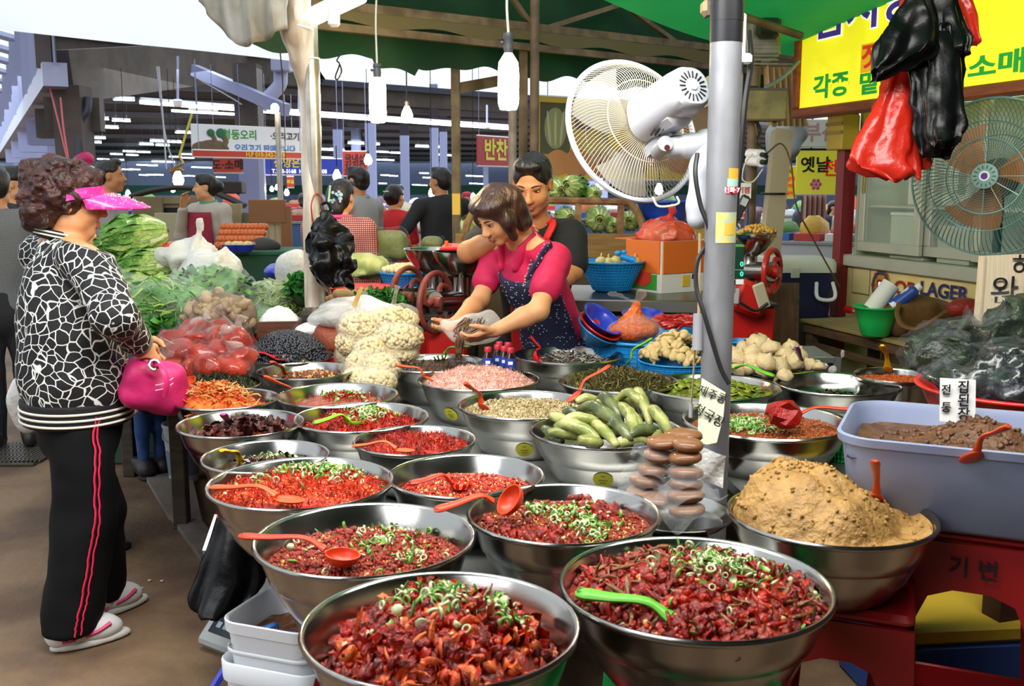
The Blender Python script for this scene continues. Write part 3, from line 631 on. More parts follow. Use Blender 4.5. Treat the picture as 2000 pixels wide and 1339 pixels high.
# C
Cb = steel_bowl(713,1046,432,'steel bowl of fine red paste left of the nearest bowl, orange ladle across it',h=.175)
fill('red_salted_roe','fine red seasoned paste with few scallions in the left front bowl','food',Cb,.70,.014,redsauce,
     [('nub',1500,(.003,.008),brownred),('nub',500,(.003,.007),red1),('chunk',120,(.005,.011),red2),('bean',60,(.005,.008),peanut),('nub',400,(.002,.003),sesame)],scallions(70,(.1,.35,.5))+scallions(30,(.5,-.1,.25)),lump=.006,seed=3,part='scallions')
spoon('long orange ladle across the left front bowl, cup in the fine red paste',on(468,1046,.775),on(660,1080,.755),'e0401a',r=.034)
# D
D = steel_bowl(1101,997,380,'steel bowl of dark red crab sauce behind the largest front bowl',h=.175)
fill('crab_sauce','dark red sauce with a scallion heap and crab lumps in the bowl behind the peppers','food',D,.78,.01,F('crab_broth','5b1a0c',col2='7c2c14',ns=18,rough=.15),
     [('nub',900,(.003,.008),brownred),('chunk',90,(.008,.018),red2,(-.4,-.35,.35)),('chunk',40,(.012,.024),red2,(.45,.4,.25)),('nub',400,(.002,.0035),sesame),('bean',40,(.005,.008),peanut)],scallions(150,(.1,.25,.25))+scallions(70,(.25,-.1,.22))+scallions(30,(-.3,.4,.12))+scallions(20,(.3,-.5,.12)),lump=.006,seed=4,part='scallions')
spoon('orange ladle upright on the rim of the dark crab sauce bowl',on(848,996,.785),on(985,976,.79),'e8481c',r=.036,roll_=.2,tilt=.9)
# E
E = steel_bowl(588,938,364,'steel bowl of bright red shredded fish at the left table edge',h=.17)
fill('shredded_fish_kimchi','bright red shredded seasoned fish with scallions at the left table edge','food',E,.80,.035,red3,
     [('shred',800,(.009,.018),red3),('shred',400,(.008,.016),red1),('strip',120,(.009,.016),orange_squid),('bean',40,(.004,.007),peanut),('nub',300,(.002,.003),sesame)],scallions(200,(.22,.5,.3))+scallions(90,(-.1,.55,.22))+scallions(20,(-.5,.1,.3)),lump=.007,seed=5,toff=.009,part='scallions')
spoon('flat orange spatula on the near rim of the bright red shredded fish',on(411,951,.775),on(558,973,.77),'f0602c','spoon',r=.03,w_=.013)
# F
Fb = steel_bowl(910,925,308,'steel bowl of smooth orange red stew left of the crab sauce',h=.16)
fill('seasoned_clam_sauce','orange red sesame speckled stew with an orange slotted ladle','food',Fb,.70,.008,F('orange_red_sauce','9a2410',col2='b83a18',ns=22,rough=.16),
     [('nub',900,(.003,.007),red1),('nub',400,(.003,.006),red3),('nub',500,(.002,.0035),sesame),('bean',70,(.004,.008),peanut)],(),lump=.006,seed=6)
spoon('orange slotted ladle lying in the orange red stew',on(800,944,.765),on(893,941,.745),'e2381a','slot',r=.03)
# G
G = steel_bowl(810,857,240,'small steel bowl of shredded red radish behind the orange red stew',h=.15)
fill('red_radish_strips','shredded red radish in the small bowl behind the orange red stew','food',G,.78,.035,red1,
     [('shred',700,(.008,.014),red1),('shred',300,(.008,.014),red2),('nub',150,(.003,.006),red3),('strip',40,(.006,.01),orange_squid)],(),lump=.008,seed=7)
spoon('orange spoon on the near rim of the shredded red radish',on(688,871,.77),on(786,878,.77),'ee6426','spoon',r=.022,w_=.01)
# H
Hb = steel_bowl(706,812,264,'steel bowl of curly red strips topped with scallions, lime ladle inside',h=.15)
fill('red_squid_strips','curly red squid strips topped with scallions beside the lime ladle','food',Hb,.72,.045,red1,
     [('strip',500,(.008,.016),red1),('shred',300,(.008,.014),red2),('strip',150,(.008,.014),red3)],scallions(110,(.05,.35,.3))+scallions(60,(.15,-.05,.2)),lump=.008,seed=8,part='scallions')
spoon('lime green ladle in the curly red strips',on(612,826,.78),on(690,820,.765),'8fd82c',r=.03)
# I
Ib = steel_bowl(660,769,236,'wide steel bowl nearly empty of red strips, orange spoon leaning in it',h=.14)
fill('leftover_red_strips','small heap of red strips and scallions left in a nearly empty bowl','food',Ib,.66,.035,F('oily_red_film','8a3018',metal=.0,rough=.15),
     [('strip',240,(.008,.014),red1,(.1,.3,.42)),('strip',80,(.008,.014),red2,(.1,.3,.42))],scallions(90,(.15,.35,.35)),lump=.004,seed=9,part='scallions')
spoon('orange spoon leaning on the left rim of the nearly empty red strip bowl',on(517,734,.82),on(588,786,.70),'f0662a','spoon',r=.022)
# J
J = steel_bowl(597,722,190,'shallow steel bowl of mixed nuts and beans in front of the black beans',h=.13)
fill('braised_nuts','glossy mix of braised nuts and beans with an orange spoon','food',J,.68,.025,F('nut_glaze','4a2716',col2='6b3b20',ns=25),
     [('bean',220,(.006,.010),F('brown_nut','8b5530',col2='6b3c1e',ns=30),(.1,.1,.45)),('bean',120,(.006,.010),peanut,(.1,.1,.45)),('bean',90,(.006,.01),darkleaf,(.1,.1,.5))],(),lump=.004,seed=10)
spoon('orange spoon standing in the braised nuts',on(530,706,.84),on(560,737,.73),'ee5f22','spoon',r=.02)
# K black beans
K = steel_bowl(562,694,186,'steel bowl heaped with shiny black beans',h=.14)
fill('black_beans','tall heap of shiny black beans below the box of salt','food',K,.9,.115,F('black_bean_bed','101014',bump=0),[('bean',2600,(.0075,.0095),mat('black_bean','1a1a24',.18,coat=.6))],(),lump=.003,seed=11)
spoon('bright red spoon lying on the rim of the black beans',on(452,692,.785),on(545,701,.775),'e01f35','spoon',r=.02)
# L
Lb = steel_bowl(470,824,245,'steel bowl of dark braised perilla leaves with a pink spoon',h=.15)
fill('braised_leaves','dark red braised perilla leaves heaped around a pink spoon','food',Lb,.70,.035,F('leaf_oil','4c2312',rough=.15),
     [('leaf',220,(.016,.03),darkleaf,(.15,.1,.42),.7),('leaf',60,(.014,.025),F('wine_leaf','551d18'),(.1,.1,.45),.7),('shred',160,(.006,.012),red2,(.2,.1,.45)),('nub',160,(.002,.003),sesame,(.2,.1,.45))],scallions(60,(.15,.5,.25),(.004,.007)),lump=.005,seed=12,part='scallions')
spoon('pink spoon standing in the dark braised leaves',on(436,808,.83),on(448,846,.71),'dd6bb4','spoon',r=.02)
# M
Mb = steel_bowl(519,888,248,'steel bowl with a few dark leaves in soy and a yellow spoon',h=.15)
fill('soy_leaves','few dark leaves and scallions in soy beside a yellow spoon','food',Mb,.70,.015,soy,
     [('leaf',90,(.012,.022),darkleaf,(.1,.3,.4),.6),('shred',120,(.006,.012),darkleaf,(.1,.2,.5))],scallions(80,(.05,.45,.3),(.004,.008)),lump=.003,seed=13,part='scallions')
spoon('yellow spoon lying in the soy leaves bowl',on(433,879,.80),on(474,906,.72),'f2c81e','spoon',r=.022)
# N cabbage kimchi
N_ = steel_bowl(441,777,206,'steel bowl of pale orange cabbage kimchi beside the pink handbag',h=.14)
kim = F('pale_kimchi','d97a35',col2='c4541f',ns=26,bump=.2); kim2 = F('cream_kimchi','e8b878',col2='d78b48',ns=20,bump=.2)
fill('cabbage_kimchi','combed heap of pale orange cabbage kimchi strands beside the pink handbag','food',N_,.7,.075,kim,[('shred',420,(.02,.038),kim,(-.25,.05,.42),.35),('shred',260,(.02,.038),kim2,(-.25,.05,.42),.35),('leaf',30,(.014,.02),red3,(0,-.2,.5))],[('shred',40,(.01,.016),scal_d,(-.1,.1,.4))],lump=.005,seed=14,skew=(-.04,0),part='greens')
# O seaweed strips
O_ = steel_bowl(421,748,176,'dark steel bowl of seaweed strips with an orange cup ladle, below the chilli powder bags',h=.13)
fill('seaweed_strips','dark tangled seaweed strips behind the cabbage kimchi','food',O_,.8,.045,darkgreen,[('shred',700,(.012,.024),darkgreen),('strip',200,(.01,.02),F('brown_seaweed','3b3420'))],(),lump=.006,seed=15)
spoon('round orange ladle cup at the left of the seaweed strips',on(352,755,.78),on(361,748,.79),'f05a1e',r=.032)
# P brown broth
P_ = steel_bowl(848,707,208,'steel bowl of brown broth under the hands of the seller',h=.16)
fill('bracken_broth','brown broth of soaked bracken being ladled by the seller','food',P_,.86,.004,F('brown_broth','4f3a2c',col2='6b5242',ns=16,rough=.12,bump=.1),[('nub',300,(.003,.006),F('broth_bits','54402f')),('shred',200,(.008,.014),F('bracken','4a3428'),(.35,-.1,.4))],(),lump=.003,seed=16)
spoon('light green slotted ladle in the brown broth',on(918,676,.82),on(862,693,.765),'86c832','slot',r=.032)
# Q pink shrimps
Q = steel_bowl(936,738,240,'steel bowl of pink salted shrimps with a yellow oval sticker',h=.17,sticker=-2.15)
pk = F('pink_shrimp','d9a193',col2='c98a7c',ns=40,bump=.3); pk2 = F('pale_shrimp','e8c4b4',bump=.1)
fill('salted_shrimps','heap of pink salted shrimps in the bowl beside the brown broth','food',Q,.86,.055,pk,[('shred',900,(.007,.013),pk),('shred',600,(.007,.012),pk2),('nub',300,(.004,.007),pk2)],(),lump=.009,seed=17)
spoon('orange spoon resting in the pink salted shrimps',on(772,712,.82),on(836,737,.77),'f05f25','spoon',r=.024)
# R
Rb = steel_bowl(1028,788,267,'steel bowl of greenish tan oyster sauce with a large yellow sticker',h=.18,sticker=-1.62)
fill('salted_oysters','greenish tan speckled oyster sauce with two orange spoons','food',Rb,.86,.008,F('tan_brine','9c8a5e',col2='b3a078',ns=20,rough=.14,bump=.15),
     [('nub',900,(.004,.009),F('oyster_tan','b5a27a',col2='8c7a4e',ns=40)),('nub',200,(.003,.006),F('oyster_dark','4c4430')),('nub',200,(.003,.006),F('oyster_pale','d8cba8'))],(),lump=.004,seed=18)
spoon('orange spoon in the left of the oyster sauce',on(908,748,.85),on(944,794,.755),'ea4a20','spoon',r=.024)
spoon('orange spoon leaning over the right rim of the oyster sauce',on(1192,713,.86),on(1125,770,.765),'ea4a20','spoon',r=.026)
# S small fish
S_ = steel_bowl(1110,691,216,'steel bowl of small silver fish with a red ladle, right of the bottles',h=.16)
fill('silver_fish','small heap of dried silver fish beside the red ladle','food',S_,.62,.05,F('fish_base','5c5148'),[('fish',260,(.02,.032),F('silver_fish','8d857a',col2='5c5850',ns=20,metal=.3),(.1,.1,.42),.6),('fish',120,(.02,.03),F('pale_fish','c9c2b4'),(.1,.1,.42),.6)],(),lump=.005,seed=19)
spoon('red ladle standing in the silver fish bowl',on(1036,656,.86),on(1052,696,.775),'e3202a',r=.036)
# T
Tb = steel_bowl(1208,742,234,'steel bowl of brown green seaweed stems in front of the blue basin',h=.15)
fill('seaweed_stems','tangled brown green seaweed stems with a lime spoon','food',Tb,.82,.05,F('stem_base','3f3a1a'),[('shred',600,(.014,.026),F('brown_stem','5b4a20',col2='46401a',ns=20)),('strip',260,(.012,.022),F('olive_stem','6a6428')),('shred',160,(.012,.02),F('dark_stem','33301a'))],(),lump=.009,seed=20)
spoon('lime spoon sticking up behind the seaweed stems',on(1274,660,.88),on(1228,704,.785),'7ed22a','spoon',r=.024)
# U
U_ = steel_bowl(1388,752,270,'steel bowl of sliced green pickles behind the grey pole',h=.15)
fill('pickle_slices','yellow green pickle slices in clear brine behind the grey pole','food',U_,.72,.045,F('pickle_brine','5d6118',rough=.1,bump=.05),[('slice',420,(.012,.019),F('pickle_slice','8f9a26',col2='6c7a1c',ns=30),(.15,.1,.5),.5),('slice',200,(.012,.018),F('dark_pickle','586b1c'),(.15,.1,.5),.5)],(),lump=.006,seed=21)
spoon('lime spoon lying over the far rim of the pickle slices',on(1512,734,.79),on(1432,717,.785),'74d428','spoon',r=.024)
# V cucumbers: every cucumber is a thing
V = steel_bowl(1186,837,305,'steel bowl heaped with whole pickled cucumbers, yellow sticker below',h=.17,sticker=-1.72)
fill('cucumber_brine','dull brine under the whole pickled cucumbers','liquid',V,.72,0,F('cuke_brine','4c5030',rough=.1,bump=.05),(),(),lump=.001,seed=22)
cuk = [F('pickled_cucumber_pale','a5a468',col2='76803e',ns=16,bump=.25,bs=40),F('pickled_cucumber_green','6e763e',col2='989c5a',ns=15,bump=.25,bs=40),F('pickled_cucumber_dark','3a4630',col2='626a40',ns=15,bump=.25,bs=40)]
CK = [((1075,812),(1125,840),0,.05,.010),((1070,845),(1150,856),1,.03,.01),((1095,825),(1190,838),0,.05,.03),((1130,802),(1225,850),2,.06,.055),((1150,806),(1245,800),1,.05,.05),((1205,782),(1275,815),1,.07,.06),
      ((1235,778),(1270,830),0,.06,.07),((1150,825),(1205,870),0,.04,.02),((1190,830),(1232,862),2,.05,.03),((1130,858),(1175,866),1,.03,.00),((1230,850),(1290,845),2,.04,.02),((1265,800),(1310,850),1,.06,.03),((1125,785),(1190,800),0,.07,.03),((1165,790),(1215,828),2,.06,.065),((1085,835),(1170,862),0,.04,.035),((1195,800),(1260,850),1,.05,.045),((1100,806),(1150,822),2,.03,.02),((1210,868),(1270,862),0,.02,.01),((1250,820),(1300,832),2,.03,.035),((1160,845),(1210,846),2,.02,.0),((1225,812),(1240,862),1,.04,.05),((1140,838),(1185,822),2,.03,.03),((1062,836),(1098,862),2,.02,.0),((1275,862),(1310,838),1,.02,.01)]
cw = ['palest straight','short green','bent pale','long dark','curved green','top green','upright pale','near pale','dark near','half sunk green','dark sunk','far right green','far left pale','dark crossing','thick pale','middle green','deep dark','short pale','sunk dark','hidden dark','drooping green','second sunk dark','small dark','small green']
cp_ = ['by the left rim','low by the left rim','lying left in front','slanting across the middle','along the back of the heap','on top at the back','hooked over the right of the heap','below the middle','pointing at the near rim','at the near rim','by the right rim','sliding to the right rim','at the back left','under the top one','across the front left','right of the middle','deep at the back left','near the right rim in front','deep at the right','deep in the middle','hanging down right of the middle','deep left of the middle','at the left rim','last at the right rim']
for k,(a,b,m,hh,cv) in enumerate(CK):
    a,b = on(*a,RIM+hh),on(*b,RIM+hh*.7-.01); mid = (a+b)/2+V3((0,0,cv*.6)); L = 7
    path = spline([a,a.lerp(mid,.55)+V3((0,0,cv*.3)),mid,b.lerp(mid,.5)+V3((0,0,cv*.15)),b],4); rr = .0158+.004*random.random()
    v,f = tube(path,rr*np.sin(np.linspace(.25,pi-.2,len(path)))**.4,10); v = v+vnoise(v,60,k)[:,None]*.0015
    o = obj('pickled_cucumber',MB().add((v-np.array(tuple(mid)),f)),cuk[m],None,loc=mid,label='%s pickled cucumber %s' % (cw[k],cp_[k]),category='vegetable',group='pickled cucumbers in one bowl',smooth=True)
# W stew
W = steel_bowl(1496,818,326,'steel bowl of brown red stew behind the grey pole, orange ladle with paste',h=.17,sticker=-1.2)
fill('soybean_stew','brown red stew with a patch of scallions and a ladle of red paste','food',W,.80,.008,F('stew_red_brown','7e3a1a',col2='96502a',ns=24,rough=.15),[('nub',900,(.003,.007),F('stew_bits','8a4a24',col2='a06030',ns=40)),('nub',300,(.003,.006),red1)],scallions(260,(-.25,.05,.3),(.006,.011)),lump=.005,seed=23,part='scallions')
spoon('orange ladle carrying red chilli paste across the stew',on(1690,799,.80),on(1545,812,.775),'f04a1c','spoon',r=.03,w_=.014)
pst = obj('chilli_paste',MB().add(rough((I2[0]*np.array([.055,.042,.036]),I2[1]),.02,40,4)),F('chilli_paste','9c1410',rough=.2),None,loc=on(1528,808,.80),label='lump of dark red chilli paste on the orange ladle over the stew',category='food',kind='stuff')
# X
Xb = steel_bowl(1634,747,243,'shiny nearly empty steel bowl with a violet spatula',h=.16)
fill('last_seaweed','last dark green seaweed at the bottom of the nearly empty bowl','food',Xb,.58,.016,darkgreen,[('leaf',120,(.012,.024),darkgreen,None,.5)],(),lump=.006,seed=24,cover=.72)
spoon('violet spatula leaning inside the nearly empty bowl',on(1556,676,.88),on(1572,742,.70),'c56bd6','spoon',r=.035,w_=.012)
# Y
Yb = steel_bowl(1752,731,165,'deep steel pot of orange paste behind the nearly empty bowl',h=.30,rim=.78)
fill('orange_paste','orange red paste in the deep pot with a yellow spoon','food',Yb,.9,.012,F('orange_paste','b5531c',col2='9a3f14',ns=30),[('nub',500,(.004,.008),F('orange_paste_lump','b5531c'))],(),lump=.006,seed=25)
spoon('yellow spoon standing in the orange paste',on(1723,674,.90),on(1734,718,.79),'f0c41c','spoon',r=.022)
# Z soybean paste mound
Z = steel_bowl(1622,999,400,'wide steel bowl under the tan soybean paste mound, on a red stool',h=.18)
fill('soybean_paste','rough tan mound of soybean paste higher than its bowl','food',Z,.93,.105,mat('tan_soybean_paste','a07a3e',.55,col2='8a6630',ns=22,bump=.6,bs=60),[('nub',130,(.003,.009),mat('tan_soybean_paste',''),(-.35,.2,.5)),('nub',120,(.003,.007),mat('soybean_crumb','8c6a34',.6))],(),lump=.022,ls=14,seed=26,skew=(-.06,.02),nr=60)
spoon('orange spoon handle standing in the tan soybean paste',on(1709,899,.92),on(1712,970,.79),'f0562a','spoon',r=.02,w_=.011)
# ================================================================== right side of the stall
def drape(rows,z,th,folds=0.,seed=0,n=40,k=4,bulge=None,dz=0,cr=.004):
    r = spline([(a,b,c,z+dz*i/len(rows)) for i,(a,b,c) in enumerate(rows)],k); V,m = [],len(r)
    for i,(y,xl,xr,zz) in enumerate(r):
        c = at((xl+xr)/2,y,zz); hw = px((xr-xl)/2,zz); a = np.arange(n)*2*pi/n; t = i/(m-1)
        f = 1+folds*np.sin(a*5+seed+2*t)*(t**.7)+folds*.6*np.sin(a*9+seed*2+t*4)*t
        tt = th*(bulge(t) if bulge else 1)
        V.append(np.stack([c.x+hw*np.sign(np.cos(a))*np.abs(np.cos(a))**.8*(1+(f-1)*.25),c.y+tt*np.sin(a)*f,c.z+0*a+folds*.05*np.sin(a*4+seed)*t],-1))
    v = np.concatenate(V); i = np.arange(m-1)[:,None]*n; j = np.arange(n)[None]; j2 = (j+1) % n
    f = np.stack([i+j,i+n+j,i+n+j2,i+j2],-1).reshape(-1,4)
    v = v+np.stack([vnoise(v,30,seed),vnoise(v,24,seed+1),vnoise(v,26,seed+2)],-1)*cr; q = vnoise(v,13,seed+7); v[:,1] -= (np.abs(q)*2-.6)*cr*.9
    return v,[list(q) for q in f]+[list(range(n)),list(range(m*n-1,m*n-n-1,-1))]
film = mat('clear_film','9aa0a6',.10,alpha=.016,coat=.5,bump=.5,bs=45)
film2 = mat('milky_film','e2e2dc',.2,alpha=.5,coat=.4,bump=.5,bs=40)
# --- main pole
zp = 2.85; pb = at(1396,800,zp)
pole = thing('stall_pole','thick grey steel pole in the bowls, black tape round its top, fan fixed to it','pole',(pb.x,pb.y,0))
pr_ = px(29.5,zp)
obj('shaft',cyl((0,0,0),(0,0,3.1),pr_,32),mat('worn_grey_pole','6f7176',.45,metal=.45,col2='94969b',ns=9,lo=.35,hi=.65,stretch=(1,1,.35),bump=.08),pole)
obj('foot_plate',cyl((0,0,.001),(0,0,.02),.09,20),darksteel,pole)
def zpx(y,o=pole): return at(0,y,zp).z
obj('black_tape',MB().add(cyl((0,0,zpx(98)),(0,0,3.0),pr_*1.03,32)).add(cyl((0,0,zpx(60)),(0,0,zpx(30)),pr_*1.05,32)),mat('black_tape','17181c',.35),pole)
def wrap(y0,y1,x0,x1,m,name,par=pole,rr=None):
    rr = rr or pr_*1.02
    a0,a1 = [-pi/2+math.asin(max(-1,min(1,(x-1402)/29.5))) for x in (x0,x1)]
    return obj(name,grid(lambda u,v: (rr*np.cos(a0+(a1-a0)*u),rr*np.sin(a0+(a1-a0)*u),zpx(y1)+(zpx(y0)-zpx(y1))*v),12,3),m,par)
wrap(330,350,1408,1431,mat('sticker_orange','e0a33a',.5),'sticker'); wrap(349,364,1406,1431,mat('sticker_teal','9fc4b4',.5),'sticker'); wrap(364,378,1405,1430,mat('sticker_red','c43648',.5),'sticker')
wrap(412,470,1388,1428,mat('sticker_faded','bdb568',.6,col2='9fae9a',ns=40,lo=.45,hi=.55),'sticker'); wrap(432,455,1404,1424,mat('sticker_gold','c9a53c',.6),'sticker',rr=pr_*1.03)
text('전화·7',.016,white,pole,(pr_*.45,-pr_*.98,zpx(371)),bold=.02)
# cable and weights along the pole
cb_ = thing('cable','black cable looping down the front of the thick grey pole','cable',at(1372,500,2.8))
obj('cord',tube(spline([at(1362,300,2.78),at(1358,340,2.76),at(1368,400,2.76),at(1384,445,2.76),at(1378,480,2.78),at(1362,510,2.78),at(1360,560,2.78),at(1374,610,2.77),at(1392,670,2.77),at(1408,720,2.77),at(1424,750,2.77)],6),.0065,7),black,cb_,world=True)
pl = thing('pull_weight','grey cylinder weight hanging on a cord beside the thick grey pole','weight',at(1363,650,2.82))
obj('weight',cyl(at(1363,684,2.82),at(1365,612,2.82),.0155,14),mat('dull_grey_plastic','8f9096',.5),pl,world=True)
obj('cord',tube([at(1365,612,2.82),at(1366,540,2.84),at(1367,455,2.84)],.004,5),mat('beige_cord','a9926f',.6),pl,world=True)
obj('string',tube(spline([at(1357,684,2.82),at(1354,740,2.85),at(1350,790,2.88)],5),.003,5),mat('beige_cord',''),pl,world=True)
obj('ferrule',cyl(at(1350,788,2.88),at(1349,815,2.88),.006,8),mat('dull_grey_plastic',''),pl,world=True)
# tag on the pole
paper = mat('pale_green_card','d8dcc0',.6); paperw = mat('white_card','e9ebe8',.55)
def card(name,label,poly,z,m,thick=.003,cat='sign'):
    P = [at(x,y,z) for x,y in poly]; c = sum(P,V3())/len(P); o = thing(name,label,cat,c)
    v = [tuple(p-c) for p in P]+[tuple(p-c+V3((0,thick,0))) for p in P]; n = len(P)
    obj('card',(np.array(v),[list(range(n))[::-1],list(range(n,2*n))]+[[i,(i+1) % n,n+(i+1) % n,n+i] for i in range(n)]),m,o); return o,c
tg,tc_ = card('price_tag','pale handwritten tag tied to the thick grey pole above the patties',[(1371,738),(1417,766),(1413,812),(1400,864),(1380,868),(1363,862),(1364,800)],2.77,paper)
def put(par,c,body,x,y,z,s,m,rotdeg=0,**kw): return text(body,s,m,par,at(x,y,z-.004)-c,(pi/2,R(rotdeg),0),**kw)
put(tg,tc_,'제주콩',1391,771,2.77,.030,ink,22); put(tg,tc_,'청국장',1384,812,2.77,.034,ink,30)
# second pole carries boxes
sp = at(1462,500,5.6)
p2 = thing('service_post','dark post behind the thick grey pole carrying the meter and the junction box','post',(sp.x,sp.y,0))
obj('shaft',cyl((0,0,0),(0,0,3.0),.03,14),mat('dark_rust',''),p2); obj('foot_plate',box(.14,.14,.015,0,(0,0,.009)),darksteel,p2)
def pbox(name,label,cat,x0,y0,x1,y1,z,d,m,b=.01,rz=0):
    c = at((x0+x1)/2,(y0+y1)/2,z); o = thing(name,label,cat,c,(0,0,rz)); obj('case',box(px(x1-x0,z),d,px(y1-y0,z),b),m,o); return o,c,px(x1-x0,z),px(y1-y0,z)
olive = mat('olive_painted_box','8a7f52',.55,col2='6d6340',ns=9); greyp = mat('grey_meter_case','74766e',.4,col2='86887e',ns=12)
o,c,w_,h_ = pbox('electric_meter','grey electric meter with a clear dome beside the black taped pole','meter',1452,25,1520,118,5.45,.18,greyp,.03)
obj('dome',box(w_*.7,.06,h_*.45,.02,(w_*.06,-.11,h_*.12)),mat('smoked_dome','33352f',.15,coat=.5),o)
for k in range(6): obj('rib',box(w_*.8,.008,.006,0,(0,-.093,-h_*.2-k*.02)),greyp,o)
o,c,w_,h_ = pbox('junction_box','olive junction box below the electric meter','box',1442,176,1530,236,5.4,.17,olive,.008)
obj('lid_edge',box(w_*1.01,.004,.012,0,(0,-.087,h_*.47)),darksteel,o); obj('hasp',box(.02,.01,.03,.002,(w_*.3,-.02,-h_*.6)),rusty,o); obj('cable_gland',box(.06,.04,.02,.004,(-w_*.2,0,h_*.55)),black,o)
o,c,w_,h_ = pbox('lamp_ballast','white bracket plate clamped to the right of the taped pole','bracket',1446,28,1456,106,2.95,.02,white,.004)
obj('clip',box(.03,.03,.03,.006,(.01,-.01,-.07)),white,o); obj('bolt',cyl((0,-.012,-.08),(0,-.02,-.08),.008,8),black,o)
o,c,w_,h_ = pbox('cable_box','brown beige box hanging left of the thick grey pole near the tarp','box',1370,0,1394,30,2.95,.06,mat('tan_cover','a3906c',.6),.01); obj('cover_strap',box(.012,.062,.05,0),darksteel,o)
o,c,w_,h_ = pbox('shutter_box','narrow olive box left of the thick grey pole above the fan motor','box',1378,150,1392,210,3.5,.05,olive,.004); obj('seam',box(.003,.052,h_*.98),darksteel,o)
for k,(pts,lab) in enumerate([([(1462,60,2.98),(1466,120,2.98),(1455,200,2.97),(1445,320,2.96),(1437,400,2.95),(1430,470,2.95)],'thick black cable running down right of the thick grey pole'),([(1450,100,2.99),(1447,200,2.98),(1442,340,2.97),(1436,440,2.95)],'second black cable beside the thick one on the grey pole'),
      ([(1560,120,5.8),(1530,150,5.6),(1495,172,5.4)],'blue hose from the junction box to the yellow sign'),([(1475,240,5.4),(1490,300,5.4),(1525,280,5.4),(1545,320,5.4),(1555,400,5.4),(1590,470,5.5),(1640,560,5.6)],'brown cable looping from the junction box towards the fridge'),
      ([(1470,300,5.3),(1455,320,5.3),(1450,350,5.3),(1470,355,5.3),(1490,330,5.3)],'loose white wires bunched on the service post'),([(1480,240,5.4),(1485,255,5.4),(1478,275,5.4),(1488,290,5.4)],'black wires hanging out below the junction box'),([(1440,440,5.4),(1450,455,5.4),(1460,430,5.4),(1460,400,5.4)],'blue cord loop hung on the service post')]):
    wire('cable',pts,[.009,.007,.011,.005,.004,.008,.006][k],[black,black,mat('blue_hose','6f86b5',.5),mat('brown_cable','54412f',.5),mat('cream_wire','cfc6ac',.5),black,mat('navy_cord','2d3d86',.5)][k],label=lab,category='cable')
ins = thing('cable_cleat','pair of white porcelain cleats on the service post','insulator',at(1478,306,5.4))
for y in (300,314): obj('cleat',cyl(at(1464,y,5.45),at(1487,y+2,5.3),.027,12),white,ins,world=True); obj('plug',cyl(at(1487,y+2,5.3),at(1496,y+3,5.27),.013,8),black,ins,world=True)
ph = thing('hanging_phone','dark handset tucked on the service post beside the grey pole','phone',at(1447,405,5.3),(0,R(25),0)); ph.scale = (1.6,)*3; obj('body',box(.03,.02,.085,.006),mat('dark_handset','2a2c33',.4),ph); obj('screen',box(.02,.003,.025,0,(0,-.011,.02)),mat('pale_screen','b9c1c9',.3),ph)
pk_ = thing('label_cards','small white and red cards tied to the service post','card',at(1452,372,5.4)); pk_.scale = (1.6,)*3; obj('card',box(.05,.006,.05,0),paperw,pk_); text('기점',.022,mat('sticker_red',''),pk_,(0,-.005,0),bold=.02); obj('purple_card',box(.014,.006,.06,0,(-.035,0,.0)),mat('violet_card','5a4fae',.5),pk_)

# --- first fan: white wall fan on the pole, seen from behind
zf = 3.05; fc = at(1236,255,zf)
fan = thing('wall_fan','white wall fan seen from behind, clamped to the thick grey pole','fan',fc)
ax = V3((.42,-.84,.34)).normalized(); B = basis(ax,(0,0,1)); MF = np.eye(4); MF[:3,0],MF[:3,1],MF[:3,2] = B[:,0],B[:,2],B[:,1]   # local z = axis to the viewer
wirem = mat('fan_wire_cream','cfc6ad',.4,metal=.1); RF = .218
def cage(n,R_,hub,dep,sgn,w_=.0011,twist=.35,k=9):
    mb = MB(); t = np.linspace(0,1,k)
    for i in range(n):
        a = i*2*pi/n+twist*np.sin(t*pi)*.5; r = hub+(R_-hub)*t; zz = sgn*dep*np.cos(t**2.2*pi/2)
        mb.add(tube(np.stack([r*np.cos(a),r*np.sin(a),zz],-1),w_,4,cap=False))
    for q in (.45,): mb.add(ring(hub+(R_-hub)*q,w_*1.6,48,5),0,X((0,0,sgn*dep*math.cos(q**2.2*pi/2))))
    return mb
def local(mb,M):
    mb.v = [v@M[:3,:3].T+M[:3,3] for v in mb.v]; return mb
obj('rear_grille',local(cage(110,RF,.055,.075,1),MF),wirem,fan,kind='stuff'); obj('front_grille',local(cage(100,RF,.045,.07,-1,twist=-.5),MF),mat('fan_wire_grey','77726a',.4,metal=.2),fan,kind='stuff')
obj('rim_band',MB().add(ring(RF,.0085,72,8),0,MF),mat('fan_band','c9cbd6',.35),fan)
def blade(i):
    return grid(lambda u,v: ((.03+.165*u)*np.cos(2.1*i+v*1.1+u*.35),(.03+.165*u)*np.sin(2.1*i+v*1.1+u*.35),-.015+.045*(v-.5)),8,6)
for i in range(3): obj('blade',MB().add(blade(i),0,MF),mat('milky_blade','d8d6cc',.2,alpha=.35),fan)
fanw = mat('fan_white','b9bdc5',.3,coat=.15)
prof = [(0,.31),(.050,.31),(.058,.302),(.063,.26),(.069,.12),(.070,.085),(.055,.08),(0,.08)]
v,f = lathe(prof[::-1],40); sq = 1+.10*np.abs(np.sin(2*np.arctan2(v[:,1],v[:,0])))**1.5; v[:,0] *= sq; v[:,1] *= sq
mot = obj('motor_housing',MB().add((v,f),0,MF),fanw,fan)
mb = MB()
for i in range(18): mb.add(box(.0045,.020,.003,.001),0,MF@X((.034*cos(i*pi/9),.034*sin(i*pi/9),.311),(0,0,i*pi/9-pi/2)))
